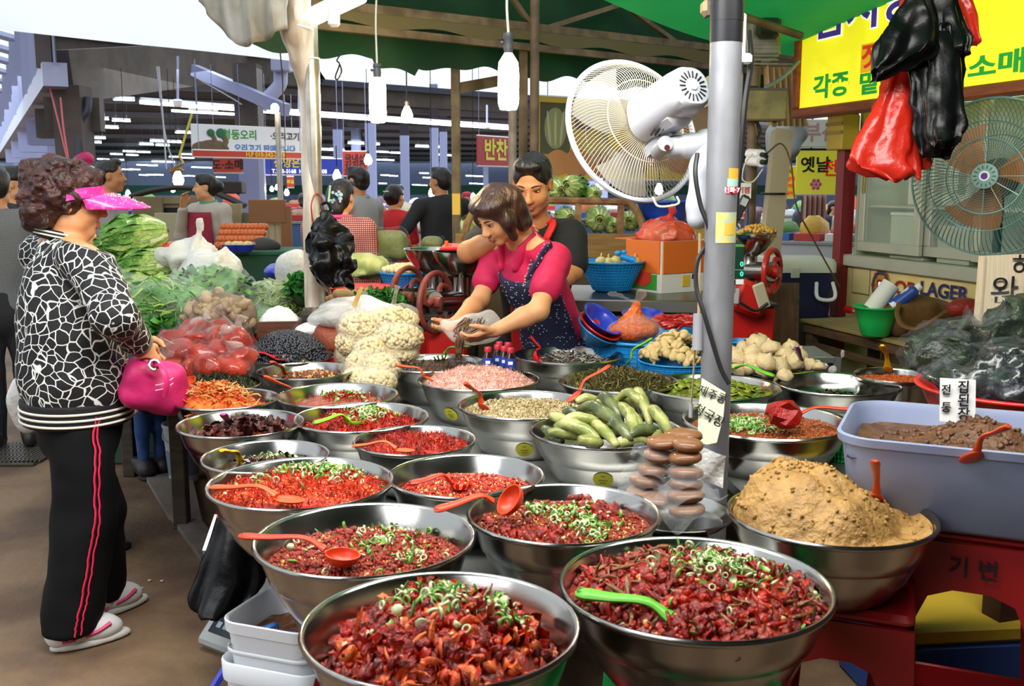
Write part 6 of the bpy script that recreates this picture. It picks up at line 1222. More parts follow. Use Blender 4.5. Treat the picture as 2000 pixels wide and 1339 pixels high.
bale('smaller clear bag of greens right of the bundled stems',822,462,868,492,6.6,drg,film)
blob('greens_bag','pale bag of young cabbage above the square red basket','bag',712,520,5.9,(.14,.12,.07),mat('pale_yellow_leaf','b9c07a',.6,col2='98a85c',ns=14),'leaves',.025,14,3,.014,film)
mt2 = thing('goods_table','far table under the bagged stems behind the baskets','table',(at(770,500,6.7).x,6.75,0)); obj('table_top',box(1.2,.8,.03,.004,(0,0,.93)),wood,mt2)
for x in (-.5,.5): obj('leg',box(.06,.6,.91,.003,(x,0,.456)),wood,mt2)
# --- vegetables at the left
rib = mat('cabbage_rib','d9dfb4',.5); lf1 = mat('cabbage_leaf','b4c872',.5,col2='86ad46',ns=6,lo=.3,hi=.7,bump=.8,bs=9); lf2 = mat('cabbage_outer_leaf','76a844',.5,col2='3f7a24',ns=5,lo=.3,hi=.7,bump=.9,bs=9); rootm = mat('cabbage_root','6b4a2c',.8,col2='3e2c1a',ns=30)
def napa(green=.5,seed=0):
    mb = MB(); rs = np.random.default_rng(seed)
    mb.add(ball(14,10,(1.15,.62,.62)),1)
    for i in range(15):
        a0 = i*2.4; wv = rs.uniform(.5,.7); k = 1+.03*(i % 4)
        nu,nv = 15,13
        def f(u,v): t = -1.2+2.35*u; a = a0+(v-.5)*2*wv; r = .66*k*np.sqrt(np.clip(1.05-(t/1.28)**2,.02,1))*(1+.16*(np.abs(v-.5)*2)**3*np.clip(u*1.5,.2,1)*(1+.8*np.sin(u*19+i+v*6)))+.03*np.sin(u*23+i*3+v*9)*u+.02; return t,r*np.cos(a),r*np.sin(a)
        VF = grid(f,nu,nv); uu,vv = np.meshgrid((np.arange(nu-1)+.5)/(nu-1),(np.arange(nv-1)+.5)/(nv-1),indexing='ij')
        m = np.where((np.abs(vv-.5) < .10*(1.0-uu)+.02) & (uu < .55),0,np.where((uu < .3) & (np.abs(vv-.5) < .28),0,np.where(uu < rs.uniform(.15,.55),1,2 if rs.random() < green else 1))).ravel(); mb.add(VF,m)
    mb.add(lathe([(0,-.06),(.10,-.05),(.15,0),(.12,.05)],14),3,X((-1.16,0,0),(0,-pi/2,0))); return mb.mesh('cabbage_leaves',[rib,lf1,lf2,rootm])
NP = [napa(.35,1),napa(.8,2),napa(.55,3)]
def cabbage(label,x,y,z,r,rot,m=1,group='napa cabbages'):
    o = thing('napa_cabbage',label,'cabbage',at(x,y,z),rot,group=group); q = obj('leaves',NP[m],parent=o); rr = px(r,z); q.scale = (rr,)*3
    obj('root',MB().add(rough(ball(8,6,(.06,.075,.075)),.03,6,1),0,X((-1.22,0,0))),rootm,o).scale = (rr,)*3; return o
cabbage('biggest leafy cabbage on top of the heap beside the customer',262,462,5.6,52,(0,.15,pi+.35),1); cabbage('leafy cabbage below the biggest one',285,520,5.5,46,(.4,.1,pi+.2),1); cabbage('leafy cabbage half hidden behind the shoulder of the customer',215,500,5.7,46,(0,.1,pi),1); cabbage('pale cabbage low in the heap above the green film bag',322,562,5.35,34,(.2,0,pi-.3),0); cabbage('dark cabbage at the bottom left of the heap',262,562,5.4,40,(.9,0,pi+.5),1)
cabbage('round cabbage showing through the middle film bag',402,556,4.85,30,(.4,0,pi/2+.4),1)
radm = mat('pale_radish','e2e0cc',.5,col2='cfd0b4',ns=7)
blob('radish_bag','knotted milky bag of white radishes behind the cabbage heap','bag',372,505,5.5,(.12,.12,.09),radm,'radishes',.03,9,2,.013,film2,1.12,(.05,0,.13)); blob('radish_bag','round milky bag of white radishes right of the knotted one','bag',412,525,5.4,(.13,.12,.10),radm,'radishes',.03,9,7,.013,film2,1.1)
blob('radish_bag','small milky bag of radishes left of the knotted one','bag',338,500,5.5,(.08,.09,.06),radm,'radishes',.02,9,5,.013,film2,1.1)
blob('orange_bag','orange plastic bag peeping out behind the milky radish bags','bag',332,487,5.7,(.12,.09,.045),mat('orange_plastic_bag','d9572c',.4,bump=.4,bs=20),'bag_body',.015,12,3,.013)
grn = mat('film_greens','5f9a48',.5,col2='3f7a30',ns=26,stretch=(3,1,8),lo=.4,hi=.6); gr2 = mat('leek_greens','8aa062',.5,col2='4f7a3c',ns=30,stretch=(2,1,9),lo=.4,hi=.6)
gfilm = mat('greens_film','cfd6d2',.1,alpha=.07,coat=.6,bump=.5,bs=40)
blob('greens_bag','large clear film bag of green leaves beside the sleeve of the customer','bag',318,610,4.6,(.24,.16,.13),grn,'leaves',.035,9,1,.014,gfilm,1.1,(-.18,0,.17),stalks=('shred',500,(.03,.07),[leaf2,lf1]))
leaves('greens_bundle','loose green leaves under the large film bag near the hand','vegetable',322,655,4.3,(.11,.09,.06),160,(.03,.05),[leaf2,leafm])
blob('greens_bag','clear film bag around the round cabbage in the middle','bag',410,565,4.9,(.19,.14,.10),mat('mixed_leaf','6a9a4a',.5,col2='3d6e2c',ns=14),'leaves',.03,10,8,.014,gfilm,1.15,stalks=('leaf',260,(.025,.045),[leaf2,leafm]))
mg = blob('mushroom_bag','clear film bag of brown mushrooms above the chilli packs','bag',430,618,4.35,(.15,.12,.10),mat('brown_mushroom','8a765c',.7,col2='6a563e',ns=16),'mushroom_mass',.02,14,4,.012,film,1.16)
mb = MB(); n = 60; d = rng.normal(size=(n,3)); d /= np.linalg.norm(d,axis=1)[:,None]; d[:,1] = -np.abs(d[:,1]); mb.scatter((mv,mf),rmats(n,d*np.array([.14,.12,.10]),(.018,.03)),0); obj('mushrooms',mb,mat('tan_mushroom','b09a7a',.6,col2='8f7a5a',ns=10),mg,smooth=True,kind='stuff')
blob('greens_bag','long clear film bag of leeks pointing at the rolled curtain','bag',528,588,5.3,(.28,.13,.085),gr2,'leeks',.025,10,5,.014,gfilm,1.15,None,(.95,-.1,-.12),stalks=('shred',420,(.03,.07),[gr2,lf1])); leaves('greens_bundle','dark leafy tops sticking out of the leek bag beside the curtain','vegetable',588,570,5.2,(.06,.06,.10),110,(.03,.045),[leafm])
blob('greens_bag','lower film bag of green stalks under the leek bag','bag',505,618,5.08,(.23,.12,.06),grn,'stalks',.02,10,9,.014,gfilm,1.15,None,(.95,-.1,-.1),stalks=('shred',380,(.03,.06),[leaf2,gr2]))
blob('plastic_bag','tall milky bag standing left of the rolled curtain','bag',582,528,5.5,(.12,.1,.11),film2,'bag_body',.03,9,4,.014); blob('bundle','blue cloth bundle behind the tall milky bag','bundle',540,532,5.9,(.08,.08,.05),blued,'cloth',.015,12,2,.014)
v2 = thing('vegetable_stand','hidden crate stand under the cabbage heap and the radish bags','stand',(-1.80,5.68,0)); obj('crate_body',box(.95,.75,.78,.01,(0,0,.391)),mat('crate_green','2f4a34',.6),v2); obj('crate_lip',box(.99,.8,.03,.004,(0,0,.78)),mat('crate_green',''),v2)
# --- steel counter behind the seller, box, basins
ctop = .90; CA = on(1100,583,ctop); ctr = thing('steel_counter','steel counter behind the seller under the blue basin and the carton','counter',(CA.x,CA.y,0),(0,0,-.16)); 
obj('counter_top',box(.82,.75,.05,.004,(.36,.37,ctop-.025)),mat('dark_steel_top','5f605c',.3,metal=.85),ctr); obj('front_panel',box(.78,.66,ctop-.06,.004,(.36,.37,(ctop-.06)/2+.004)),mat('dull_counter_front','6e6a60',.5,metal=.3),ctr); obj('front_edge',box(.82,.02,.06,.004,(.36,-.005,ctop-.032)),mat('edge_steel','9a968c',.3,metal=.85),ctr)
o,c,Rr,h = basin('mesh_basket','blue mesh basket on the steel counter holding a few onions','basket',1195,508,130,.17,ctop+.17,bluep,.55,True); on_ = mat('pale_onion','d6c98a',.35,coat=.3,col2='b9ac5c',ns=6)
for k,(x,y) in enumerate([(1174,511),(1188,513),(1204,509),(1240,512)]): obj('onion',MB().add(ball(14,10,(.033,.033,.03))).add(tube([(0,0,.028),(.002,0,.05)],[.008,.002],6)),on_,None,loc=at(x,y,c.y+.02),label='pale onion, %s in the blue mesh basket on the counter' % ['first from the left','second from the left','third and largest','last at the right'][k],category='onion',group='onions in the blue mesh basket',smooth=True)
cz_ = 5.55; cc_ = at(1318,515,cz_); ct = thing('carton','orange and white fruit carton with flaps folded out on the steel counter','carton',(cc_.x,cc_.y+.15,ctop+.001),(0,0,.55)); whc = mat('white_carton_board','d8d8d2',.6); orc = mat('orange_carton_board','d2691e',.6)
hb = at(0,470,cz_).z-ctop
for bx in [(.38,.008,hb,0,(0,-.15,hb/2)),(.38,.008,hb,0,(0,.15,hb/2)),(.008,.3,hb,0,(-.19,0,hb/2)),(.008,.3,hb,0,(.19,0,hb/2))]: obj('carton_wall',box(*bx),whc,ct)
obj('carton_base',box(.37,.29,.008,0,(0,0,.005)),whc,ct); obj('flap',box(.37,.006,hb*.62,0,(0,-.158,hb*.69)),orc,ct); obj('flap',box(.006,.29,hb*.62,0,(-.198,0,hb*.69)),orc,ct); obj('flap',box(.36,.15,.006,0,(0,.2,hb)),orc,ct)
obj('green_print',box(.004,.24,hb*.30,0,(-.195,0,hb*.2)),mat('green_print','3c9a3a',.6),ct); obj('melon_print',MB().add(lathe([(0,0),(.06,0),(.06,.002)],24),0,X((-.199,0,hb*.30),(0,-pi/2,0),(.9,1.3,1))),mat('melon_print','d8402c',.6),ct); obj('yellow_label',box(.05,.004,hb*.22,0,(-.02,-.156,hb*.22)),mat('yellow_sticker',''),ct); text('특산',.035,ink,ct,(.05,-.157,hb*.28),bold=.02); text('과일',.03,mat('yellow_letter','e6d23a',.5),ct,(.08,-.163,hb*.78),bold=.03)
rs_ = blob('onion_bag','red plastic bag of white onions standing in the fruit carton','bag',1300,458,5.7,(.14,.13,.07),mat('white_onion','e2d8b0',.4),'onions',.02,14,3,.012,mat('red_orange_film','e2401c',.2,alpha=.62,coat=.5,bump=.5,bs=30),1.14,(.02,0,.10))
o,c,Rr,h = basin('plastic_basin','royal blue basin behind the onion bag under the white fan','basin',1300,392,118,.16,at(1300,392,6.6).z,mat('royal_blue_basin','2148b4',.4),.6)
bs = thing('carton','stack of yellow cartons under the royal blue basin','carton',(c.x+.1,c.y,0)); hh = at(1300,392,6.6).z-.165
for k in range(4): obj('carton_box',box(.45,.4,hh/4-.004,.004,(0,0,hh/4*(k+.5)+.001)),mat('yellow_carton','b59a3c',.7,col2='a08530',ns=4),bs)
bw = thing('tap_handle','blue plastic tap handle lying behind the mesh basket of onions','tap',at(1228,502,5.6)); obj('tap_body',MB().add(cyl(at(1212,500,5.6),at(1240,508,5.6),.018,12)).add(cyl(at(1222,506,5.6),at(1218,494,5.6),.009,10)),bluep,bw,world=True); obj('tap_knob',MB().add(ball(12,8,(.02,.02,.014)),0,X(at(1207,494,5.6))).add(ball(12,8,(.017,.017,.012)),0,X(at(1219,492,5.6))),bluep,bw,world=True)
# --- cabbage rack with rusty frame
rz = 6.4; rk = thing('cabbage_rack','rusty framed rack with a plywood front full of napa cabbages','rack',at(1150,480,rz)); rstm = mat('flaking_rust','8a6a45',.8,col2='6a4426',ns=12,lo=.4,hi=.6,bump=.3); ply = mat('plywood','8a6c38',.7,col2='7a5c2c',ns=4,stretch=(1,5,9))
obj('top_rail',tube(spline([at(905,470,rz),at(918,425,rz),at(945,393,rz),at(1000,391,rz),at(1100,392,rz),at(1215,395,rz),at(1238,405,rz),at(1252,430,rz),at(1258,458,rz)],6),.024,8),rstm,rk,world=True)
for x in (1130,1213): obj('upright',beam(at(x,395,rz),at(x-2,456,rz),.04,.03,(0,1,0)),rstm,rk,world=True)
obj('plywood_front',beam(at(890,479,rz),at(1262,479,rz),.02,px(46,rz)),ply,rk,world=True); pf = at(1076,500,rz+.3)
obj('rack_base',box(px(365,rz),.5,pf.z-.05,.01,(pf.x-at(1150,480,rz).x,pf.y-at(1150,480,rz).y,(pf.z-.05)/2-at(1150,480,rz).z+.01)),mat('rack_dark','4a3c28',.8),rk)
for k,(x,y,r,m,ro,l) in enumerate([(1085,368,26,0,(0,-.1,pi/2+.3),'in the top row beside the face of the man'),(1122,365,30,1,(.4,.1,pi/2-.5),'with big green leaves in the top row'),(1160,378,20,0,(0,0,pi/2+.1),'root end out at the right of the top row'),(1105,425,26,0,(0,0,pi/2+.25),'left of the first rack upright'),(1168,428,33,0,(.3,0,pi/2),'largest root end between the two uprights'),(1195,440,22,1,(.8,0,pi/2),'squeezed left of the second upright'),(1232,430,26,2,(.2,0,pi/2-.2),'brownish root end right of the second upright'),(1125,448,22,0,(1,0,pi/2),'low behind the plywood'),(925,450,30,0,(1,.8,1),'at the far left end of the rack')]): cabbage('napa cabbage '+l,x,y,rz+.22 if y > 395 else rz+.3,r,ro,m,'cabbages in the rusty rack')
# --- cooler box, plywood, red grinder, scale at the right
zc = 6.1; o = thing('cooler_box','navy blue cooler box with a pale lid behind the red grinder','cooler',at(1545,612,zc)); navy = mat('navy_plastic','1c2246',.4); lid_ = mat('pale_lid','c3cabd',.4)
w_ = px(132,zc); h0 = at(0,526,zc).z-at(0,612,zc).z; 
obj('cooler_body',loft([(rrect(w_/2*.9,.17,.04),0),(rrect(w_/2,.19,.04),h0)],True,True),navy,o,smooth=50); obj('lid',loft([(rrect(w_/2*1.02,.2,.04),h0),(rrect(w_/2*1.02,.2,.04),h0+.055),(rrect(w_/2*.97,.19,.04),h0+.075)],True,True),lid_,o,smooth=50)
obj('handle',tube(spline([(w_*.22,-.185,h0*.78),(w_*.2,-.23,h0*.5),(w_*.28,-.24,h0*.42),(w_*.42,-.24,h0*.43),(w_*.46,-.23,h0*.55),(w_*.45,-.185,h0*.78)],5),.011,8),white,o); obj('latch',box(.05,.015,.06,.004,(-w_*.1,-.2,h0)),lid_,o)
sb2 = thing('crate','dark crate under the cooler box','crate',(at(1545,612,zc).x,at(1545,612,zc).y,0)); hz_ = at(1545,612,zc).z-.002; obj('crate_body',box(.42,.36,hz_,.006,(0,0,hz_/2)),mat('dark_crate',''),sb2); obj('crate_lip',box(.43,.37,.03,.004,(0,0,hz_-.02)),mat('dark_crate2',''),sb2)
pw = thing('plywood_sheet','brown plywood sheet leaning between the red machine and the cooler','board',at(1528,600,5.5)); obj('sheet',beam(at(1528,552,5.5),at(1526,690,5.5),px(60,5.5),.015,(0,1,0)),mat('brown_ply','6a4e34',.7,col2='5a4029',ns=4,stretch=(8,8,1)),pw,world=True); obj('edge_strip',beam(at(1558,552,5.49),at(1556,690,5.49),.012,.02,(0,1,0)),wedge,pw,world=True)
rg = grinder('red grinder with a steel funnel and a red spoked wheel right of the grey pole',1466,456,98,5.2,(1508,530,42),mat('red_wheel','b01c18',.4,coat=.2),522,(1412,1508,596),tilt_=.30,hop=steel)
obj('slanted_housing',MB().add(box(.16,.2,.16,.02),0,X(at(1460,580,5.1)-rg.location,(0,.35,0)))
    ,redbox,rg); obj('switch_plate',MB().add(box(.06,.02,.13,.006),0,X(at(1487,578,4.98)-rg.location,(0,-.35,.2))),mat('cream_switch','cfc9ae',.5),rg); obj('button_panel',MB().add(box(.036,.02,.075,.003),0,X(at(1436,578,4.98)-rg.location,(0,.05,0))),mat('grey_panel','b5b8bc',.5),rg); obj('cord',tube(spline([(at(1445,590,4.95)-rg.location),(at(1475,606,4.95)-rg.location),(at(1500,592,4.95)-rg.location)],5),.008,6),black,rg)
bns = thing('beans','yellow soaked beans heaped in the steel funnel of the red grinder','food',at(1480,452,5.2),kind='stuff'); mb = MB(); n = 90; a = rng.uniform(0,2*pi,n); r = np.sqrt(rng.random(n))*.09; mb.scatter(T('bean'),rmats(n,np.stack([r*np.cos(a),r*np.sin(a),.03*(1-(r/.09)**2)],-1),(.012,.016)),0); mb.add(lathe([(0,.0),(.11,-.03)][::-1],20)); obj('beans',mb,mat('soaked_bean','c99a4a',.5),bns,smooth=True,kind='stuff')
sc = thing('digital_scale','green fronted digital scale standing right of the grey pole','scale',at(1434,600,4.6)); sz = at(1434,600,4.6); D_ = at(1434,518,4.6)-sz
obj('display_panel',box(px(34,4.6),.05,px(76,4.6),.006,tuple(D_)),mat('dark_green_panel','123a2c',.35),sc); obj('panel_cap',box(px(34,4.6),.052,.012,.003,tuple(D_+V3((0,0,px(38,4.6))))),mat('lime_cap','4f9a3c',.4),sc)
for y in (494,515,534): text('0',.03,mat('green_digit','35e0a0',.5,emit='35e0a0',es=2),sc,at(1446,y,4.6)-sz-V3((0,.028,0)),bold=.01); obj('divider',box(px(32,4.6),.003,.003,0,tuple(at(1434,y+11,4.6)-sz-V3((0,.026,0)))),mat('panel_line','8aa097',.4),sc)
obj('label',box(px(15,4.6),.003,px(10,4.6),0,tuple(at(1442,549,4.6)-sz-V3((0,.027,0)))),white,sc); obj('column',cyl(tuple(at(1427,557,4.55)-sz),tuple(at(1424,690,4.55)-sz),.014,12),mat('pale_column','a8a89c',.4,metal=.3),sc); obj('collar',cyl(tuple(at(1427,556,4.55)-sz),tuple(at(1427,572,4.55)-sz),.022,14),mat('pale_column',''),sc)
pt = at(1530,692,4.45); obj('platform',box(.36,.3,.03,.004,tuple(pt-sz)),mat('scale_plate','8d9498',.3,metal=.7),sc)
sbx = thing('crate','dark box under the platform of the digital scale','crate',(pt.x,pt.y,0)); obj('crate_body',box(.34,.28,pt.z-.017,.005,(0,0,(pt.z-.017)/2)),mat('dark_crate',''),sbx); obj('crate_lip',box(.35,.29,.03,.004,(0,0,pt.z-.05)),mat('dark_crate2',''),sbx)
blob('plastic_bag','crumpled clear bag standing on the table edge behind the violet spatula','bag',1645,690,3.95,(.04,.03,.05),mat('crumpled_film','d0d0cc',.15,alpha=.3,coat=.5,bump=.6,bs=40),'bag_body',.05,15,5,.008)
# --- buckets, scale and black bag at the front left
pail = mat('white_pail','dfe2e6',.35)
q0 = on(560,1178,.47); 
def pail_(label,x,y,z0,h_,w_,d_,rz,inner_=True):
    o = thing('square_pail',label,'pail',(x,y,z0),(0,0,rz)); s_ = loft([(rrect(w_*.42,d_*.42,.04,5),0),(rrect(w_*.47,d_*.47,.045,5),h_*.86),(rrect(w_*.5,d_*.5,.05,5),h_*.87),(rrect(w_*.505,d_*.505,.05,5),h_*.99),(rrect(w_*.49,d_*.49,.045,5),h_),(rrect(w_*.47,d_*.47,.045,5),h_*.98),(rrect(w_*.40,d_*.40,.04,5),.02)],True,True); obj('pail_body',s_,pail,o,smooth=50); obj('band',loft([(rrect(w_*.48,d_*.48,.045,5),h_*.62),(rrect(w_*.487,d_*.487,.045,5),h_*.63),(rrect(w_*.487,d_*.487,.045,5),h_*.66),(rrect(w_*.48,d_*.48,.045,5),h_*.67)],False),pail,o,smooth=50); return o
qx,qy = q0.x+.015,q0.y-.02; p1 = pail_('upper white square pail of brown sauce left of the nearest bowl',qx,qy,.255,.215,.25,.25,-.35); p0 = pail_('lower white square pail with a blue handle under the upper one',qx+.005,qy,.0,.372,.272,.272,-.35)
obj('handle',tube(spline([(-.138,-.06,.345),(-.165,-.13,.25),(-.10,-.20,.15),(.02,-.20,.16),(.11,-.17,.27),(.138,-.10,.345)],6),.010,8),mat('blue_handle','2638b0',.4),p0)
ss = thing('brown_sauce','brown soybean sauce in the upper white square pail','food',(qx,qy,.40),(0,0,-.35),kind='stuff'); obj('sauce',grid(lambda u,v: ((u-.5)*.22,(v-.5)*.22,.006*np.sin(u*21)*np.cos(v*17)),24,24),F('brown_bean_sauce','6e3c18',col2='8a5426',ns=40,rough=.2),ss,smooth=True,kind='stuff')
spoon('blue scoop lying on the brown sauce in the upper pail',on(498,1232,.445),on(555,1236,.43),'2f7ad0','spoon',r=.022,w_=.014)
pail3 = thing('round_pail','round white pail lid at the bottom edge below the nearest bowl','pail',on(640,1345,.28)); pail3.location.z = 0; obj('pail_body',lathe([(0,0),(.10,0),(.115,.26),(.12,.262),(.12,.28),(.112,.285),(0,.285)],40),pail,pail3); obj('lid_ring',ring(.112,.005,40,6),pail,pail3,loc=(0,0,.284))
sc2 = thing('floor_scale','grey bench scale standing tilted on the floor behind the white pails','scale',on(480,1190,.12)); B_sc = X((0,0,0),(.75,0,-.6)); obj('scale_body',MB().add(box(.2,.30,.06,.012),0,B_sc),mat('grey_scale','9aa0a0',.45),sc2); obj('display',MB().add(box(.13,.14,.004,.002),0,B_sc@X((0,-.04,.032))),mat('dark_display','1c2830',.25),sc2); obj('keys',MB().add(box(.02,.02,.004,0),0,B_sc@X((-.03,-.08,.035))).add(box(.02,.02,.004,0),0,B_sc@X((0,-.08,.035))).add(box(.02,.02,.004,0),0,B_sc@X((.03,-.08,.035))),mat('grey_key','8a9aa8',.4),sc2)
fb = thing('carrier_bag','large black bag slumped on the floor against the table leg','bag',on(440,1175,0)); obj('bag_body',drape([(985,430,470),(1030,418,500),(1080,400,515),(1130,382,520),(1165,376,500),(1182,400,470)],3.05,.09,.2,2,bulge=lambda t: .5+.7*t),bb,fb,world=True,smooth=True); obj('pink_tie',tube(spline([at(425,1010,2.98),at(436,985,2.98),at(445,1000,2.98)],4),.005,6),mat('pink_tie','d23a5a',.5),fb,world=True); obj('pale_lining',beam(at(400,1080,3.06),at(424,1010,3.12),.01,.05,(0,1,0)),white,fb,world=True)
bkt = thing('water_bucket','translucent white bucket of water on the floor under the table edge','bucket',on(360,938,0)); obj('bucket_body',lathe([(0,.003),(.07,.003),(.092,.28),(.096,.285),(.096,.3),(.088,.3),(.066,.01),(0,.01)],36),mat('translucent_white','c9d0d8',.35),bkt); obj('bail',tube(spline([(-.092,0,.28),(-.07,-.07,.23),(0,-.10,.21),(.07,-.07,.23),(.092,0,.28)],5),.003,6),steelpole,bkt); obj('water_line',lathe([(.0735,.04),(.084,.17)],36),mat('grey_water','7f8da0',.3),bkt).scale = (1.01,1.01,1)
# ================================================================== people
skin = mat('skin','d9a071',.5,sss=.12,col2='cf9263',ns=6); skin_m = mat('tanned_skin','c58a5c',.5,sss=.1,col2='b87c50',ns=6); lipm = mat('lips','a8604e',.5); hairb = mat('black_hair','16110f',.42,bump=.5,bs=60,stretch=(1,1,.15)); hairr = mat('dark_auburn_hair','2c1310',.42,col2='44201a',ns=24,bump=.6,bs=50); hairbr = mat('brown_black_hair','261510',.38,col2='3a2018',ns=30,stretch=(1,1,.12),bump=.5,bs=70)
eyew,eyed = mat('eye_white','e6e2da',.3),mat('eye_dark','1a1210',.25); brow = mat('eyebrow','211814',.7)
V = lambda *a: np.array(a,float)
def A3(p): return np.array(tuple(p),float)
def head_sdf(s,c,M,k=1.0,m=0,ear=True,female=False):
    c = A3(c)
    def P(x,y,z): return c+M@(V(x,y,z)*k)
    E = lambda p,r,kk=.02,mm=m,sub=False: s.ell(P(*p),V(*r)*k,M,kk*k,mm,sub)
    E((0,-.012,.035),(.074,.093,.08)); E((0,.018,-.03),(.060 if female else .063,.072,.085),.03); E((0,.058,-.094),(.026,.022,.02),.03)
    for q in (-1,1): E((q*.036,.048,-.03),(.028,.028,.026),.025); E((q*.045,.01,-.07),(.022,.035,.022),.03); E((q*.031,.098,.012),(.017,.014,.011),.012,m,True)
    E((0,.075,.026),(.050,.016,.011),.015); s.cone(P(0,.084,.014),P(0,.107,-.026),.0075*k,.0125*k,.010*k,m)
    for q in (-1,1): E((q*.0115,.097,-.03),(.009,.010,.008),.006)
    E((0,.088,-.057),(.023,.010,.0055),.006,1); E((0,.087,-.068),(.019,.010,.0065),.006,1)
    if ear:
        for q in (-1,1): E((q*.078,-.006,-.004),(.010,.020,.032),.008); E((q*.084,.002,-.002),(.006,.010,.018),.006,m,True)
    return P
def face_bits(o,c,M,k=1.0,look=0.,lid=.8):
    c = A3(c); MM = np.eye(4); MM[:3,:3] = M*k; MM[:3,3] = c
    for q in (-1,1):
        mb,mb2 = MB(),MB()
        mb.add(ball(10,7,(.0145,.008,.0062*lid)),0,MM@X((q*.031,.0772,.0095))); mb.add(ball(10,7,(.0068,.005,.0062*lid)),1,MM@X((q*.031+look*.004,.0825,.0095))); mb.add(tube(spline([(q*.016,.082,.0115),(q*.03,.0875,.0115+.006*lid),(q*.047,.076,.012)],4),.0016,5),1,MM)
        mb2.add(tube(spline([(q*.014,.091,.030),(q*.032,.088,.036),(q*.052,.072,.030)],4),[.0035]*4+[.003]*3+[.0015]*2,5,flat=.6),0,MM)
        obj('eye',mb,[eyew,eyed],o,world=True,smooth=True); obj('eyebrow',mb2,brow,o,world=True,smooth=True)
def hand(s,w_,d,pn,curl,k=1.0,m=0,thumb=1,spread=.12,fin=None):
    # w_: wrist, d: towards the fingers, pn: palm normal (palm side), thumb=+1: thumb on the d x pn side
    w_ = A3(w_); B = basis(d,pn); side,d,pn = B[:,0]*thumb,B[:,1],B[:,2]
    s.rbox(w_+d*.048*k,V(.038,.048,.012)*k,np.stack([side,d,pn],1),.011*k,.012*k,m); s.cone(w_-d*.01*k,w_+d*.03*k,.024*k,.02*k,.015*k,m)
    for i,(off,L) in enumerate(((.028,.070),(.0095,.078),(-.0095,.072),(-.027,.056))):
        c = (fin[i] if fin else curl); a = w_+d*.09*k+side*off*k; q = a.copy(); ang = .25*c; pts = [(w_+d*.07*k+side*off*.95*k,.0095*k),(a,.009*k)]
        for seg,fr in enumerate((.45,.30,.25)):
            dv = d*cos(ang)+pn*sin(ang)+side*off*spread*20*.3; dv /= np.linalg.norm(dv); q = q+dv*L*fr*k; pts.append((q.copy(),(.0085-.0008*seg)*k)); ang += .75*c
        s.chain(pts,.0035*k,m)
    t0 = w_+d*.025*k+side*.026*k; t1 = w_+d*.055*k+side*.054*k+pn*.012*k; t2 = t1+(d*.75+side*.25+pn*.5*curl)*.032*k; t3 = t2+(d*.85-side*.1*curl+pn*.6*curl)*.026*k
    s.chain([(t0,.015*k),(t1,.0115*k),(t2,.010*k),(t3,.0085*k)],.008*k,m)
def bounds(pts,pad): p = np.array([A3(q) for q in pts]); return p.min(0)-pad,p.max(0)+pad
def limb(s,a,b,ra,rb,mid=None,k=.02,m=0):
    a,b = A3(a),A3(b); c = a+(b-a)*.35
    s.chain([(a,ra),(c,mid or (ra*.6+rb*.4)*1.04),(b,rb)],k,m)
def hairdo(name,o,c,M,k,style,m,h=.007,seed=0):
    c = A3(c); s = Sdf(c-.21*k,c+.21*k,h)
    def P(x,y,z): return c+M@(V(x,y,z)*k)
    s.ell(P(0,-.018,.045),V(.084,.098,.083)*k,M,.02)
    if style == 'perm':      # big curly perm
        s.ell(P(0,-.045,.045),V(.118,.118,.105)*k,M,.03); s.ell(P(0,-.08,-.03),V(.085,.06,.09)*k,M,.03); s.ell(P(0,.04,.095),V(.085,.045,.04)*k,M,.03)
    if style == 'bob': 
        for q in (-1,1): s.chain([(P(q*.06,.03,.07),.036*k),(P(q*.082,.028,.0),.030*k),(P(q*.078,.03,-.07),.022*k)],.03); s.chain([(P(q*.05,-.06,.04),.05*k),(P(q*.07,-.05,-.06),.04*k)],.03)
        s.ell(P(0,-.055,-.02),V(.078,.05,.09)*k,M,.03); s.ell(P(0,.06,.082),V(.072,.04,.034)*k,M,.025)
    if style == 'short': s.ell(P(0,-.05,.0),V(.078,.06,.075)*k,M,.02); s.ell(P(0,.045,.108),V(.058,.04,.024)*k,M,.02)
    if style == 'bun': s.ell(P(0,-.05,.0),V(.08,.065,.085)*k,M,.02); s.ell(P(0,-.12,.01),V(.05,.04,.05)*k,M,.02); s.ell(P(0,.05,.09),V(.066,.04,.03)*k,M,.02)
    if style == 'low': s.ell(P(0,-.05,.0),V(.085,.07,.09)*k,M,.02); s.ell(P(0,-.085,-.08),V(.06,.045,.06)*k,M,.03); s.ell(P(0,.05,.09),V(.066,.04,.03)*k,M,.02)
    s.ell(P(0,.098,-.015 if style == 'short' else -.035),V(.062 if style != 'perm' else .07,.075,.098 if style == 'short' else .092)*k,M,.012,0,True)      # keep the face clear
    if style in ('short','bun','low'):
        for q in (-1,1): s.ell(P(q*.085,.01,-.02),V(.03,.04,.05)*k,M,.012,0,True)
    if style == 'perm':
        for q in (-1,1): s.ell(P(q*.095,.02,-.035),V(.03,.035,.045)*k,M,.012,0,True)
        s.noise(.022*k,24,seed); s.noise(.008*k,70,seed+1)
    else: s.noise(.006*k,30,seed)
    return obj(name,s.mb(),m,o,world=True,smooth=True)
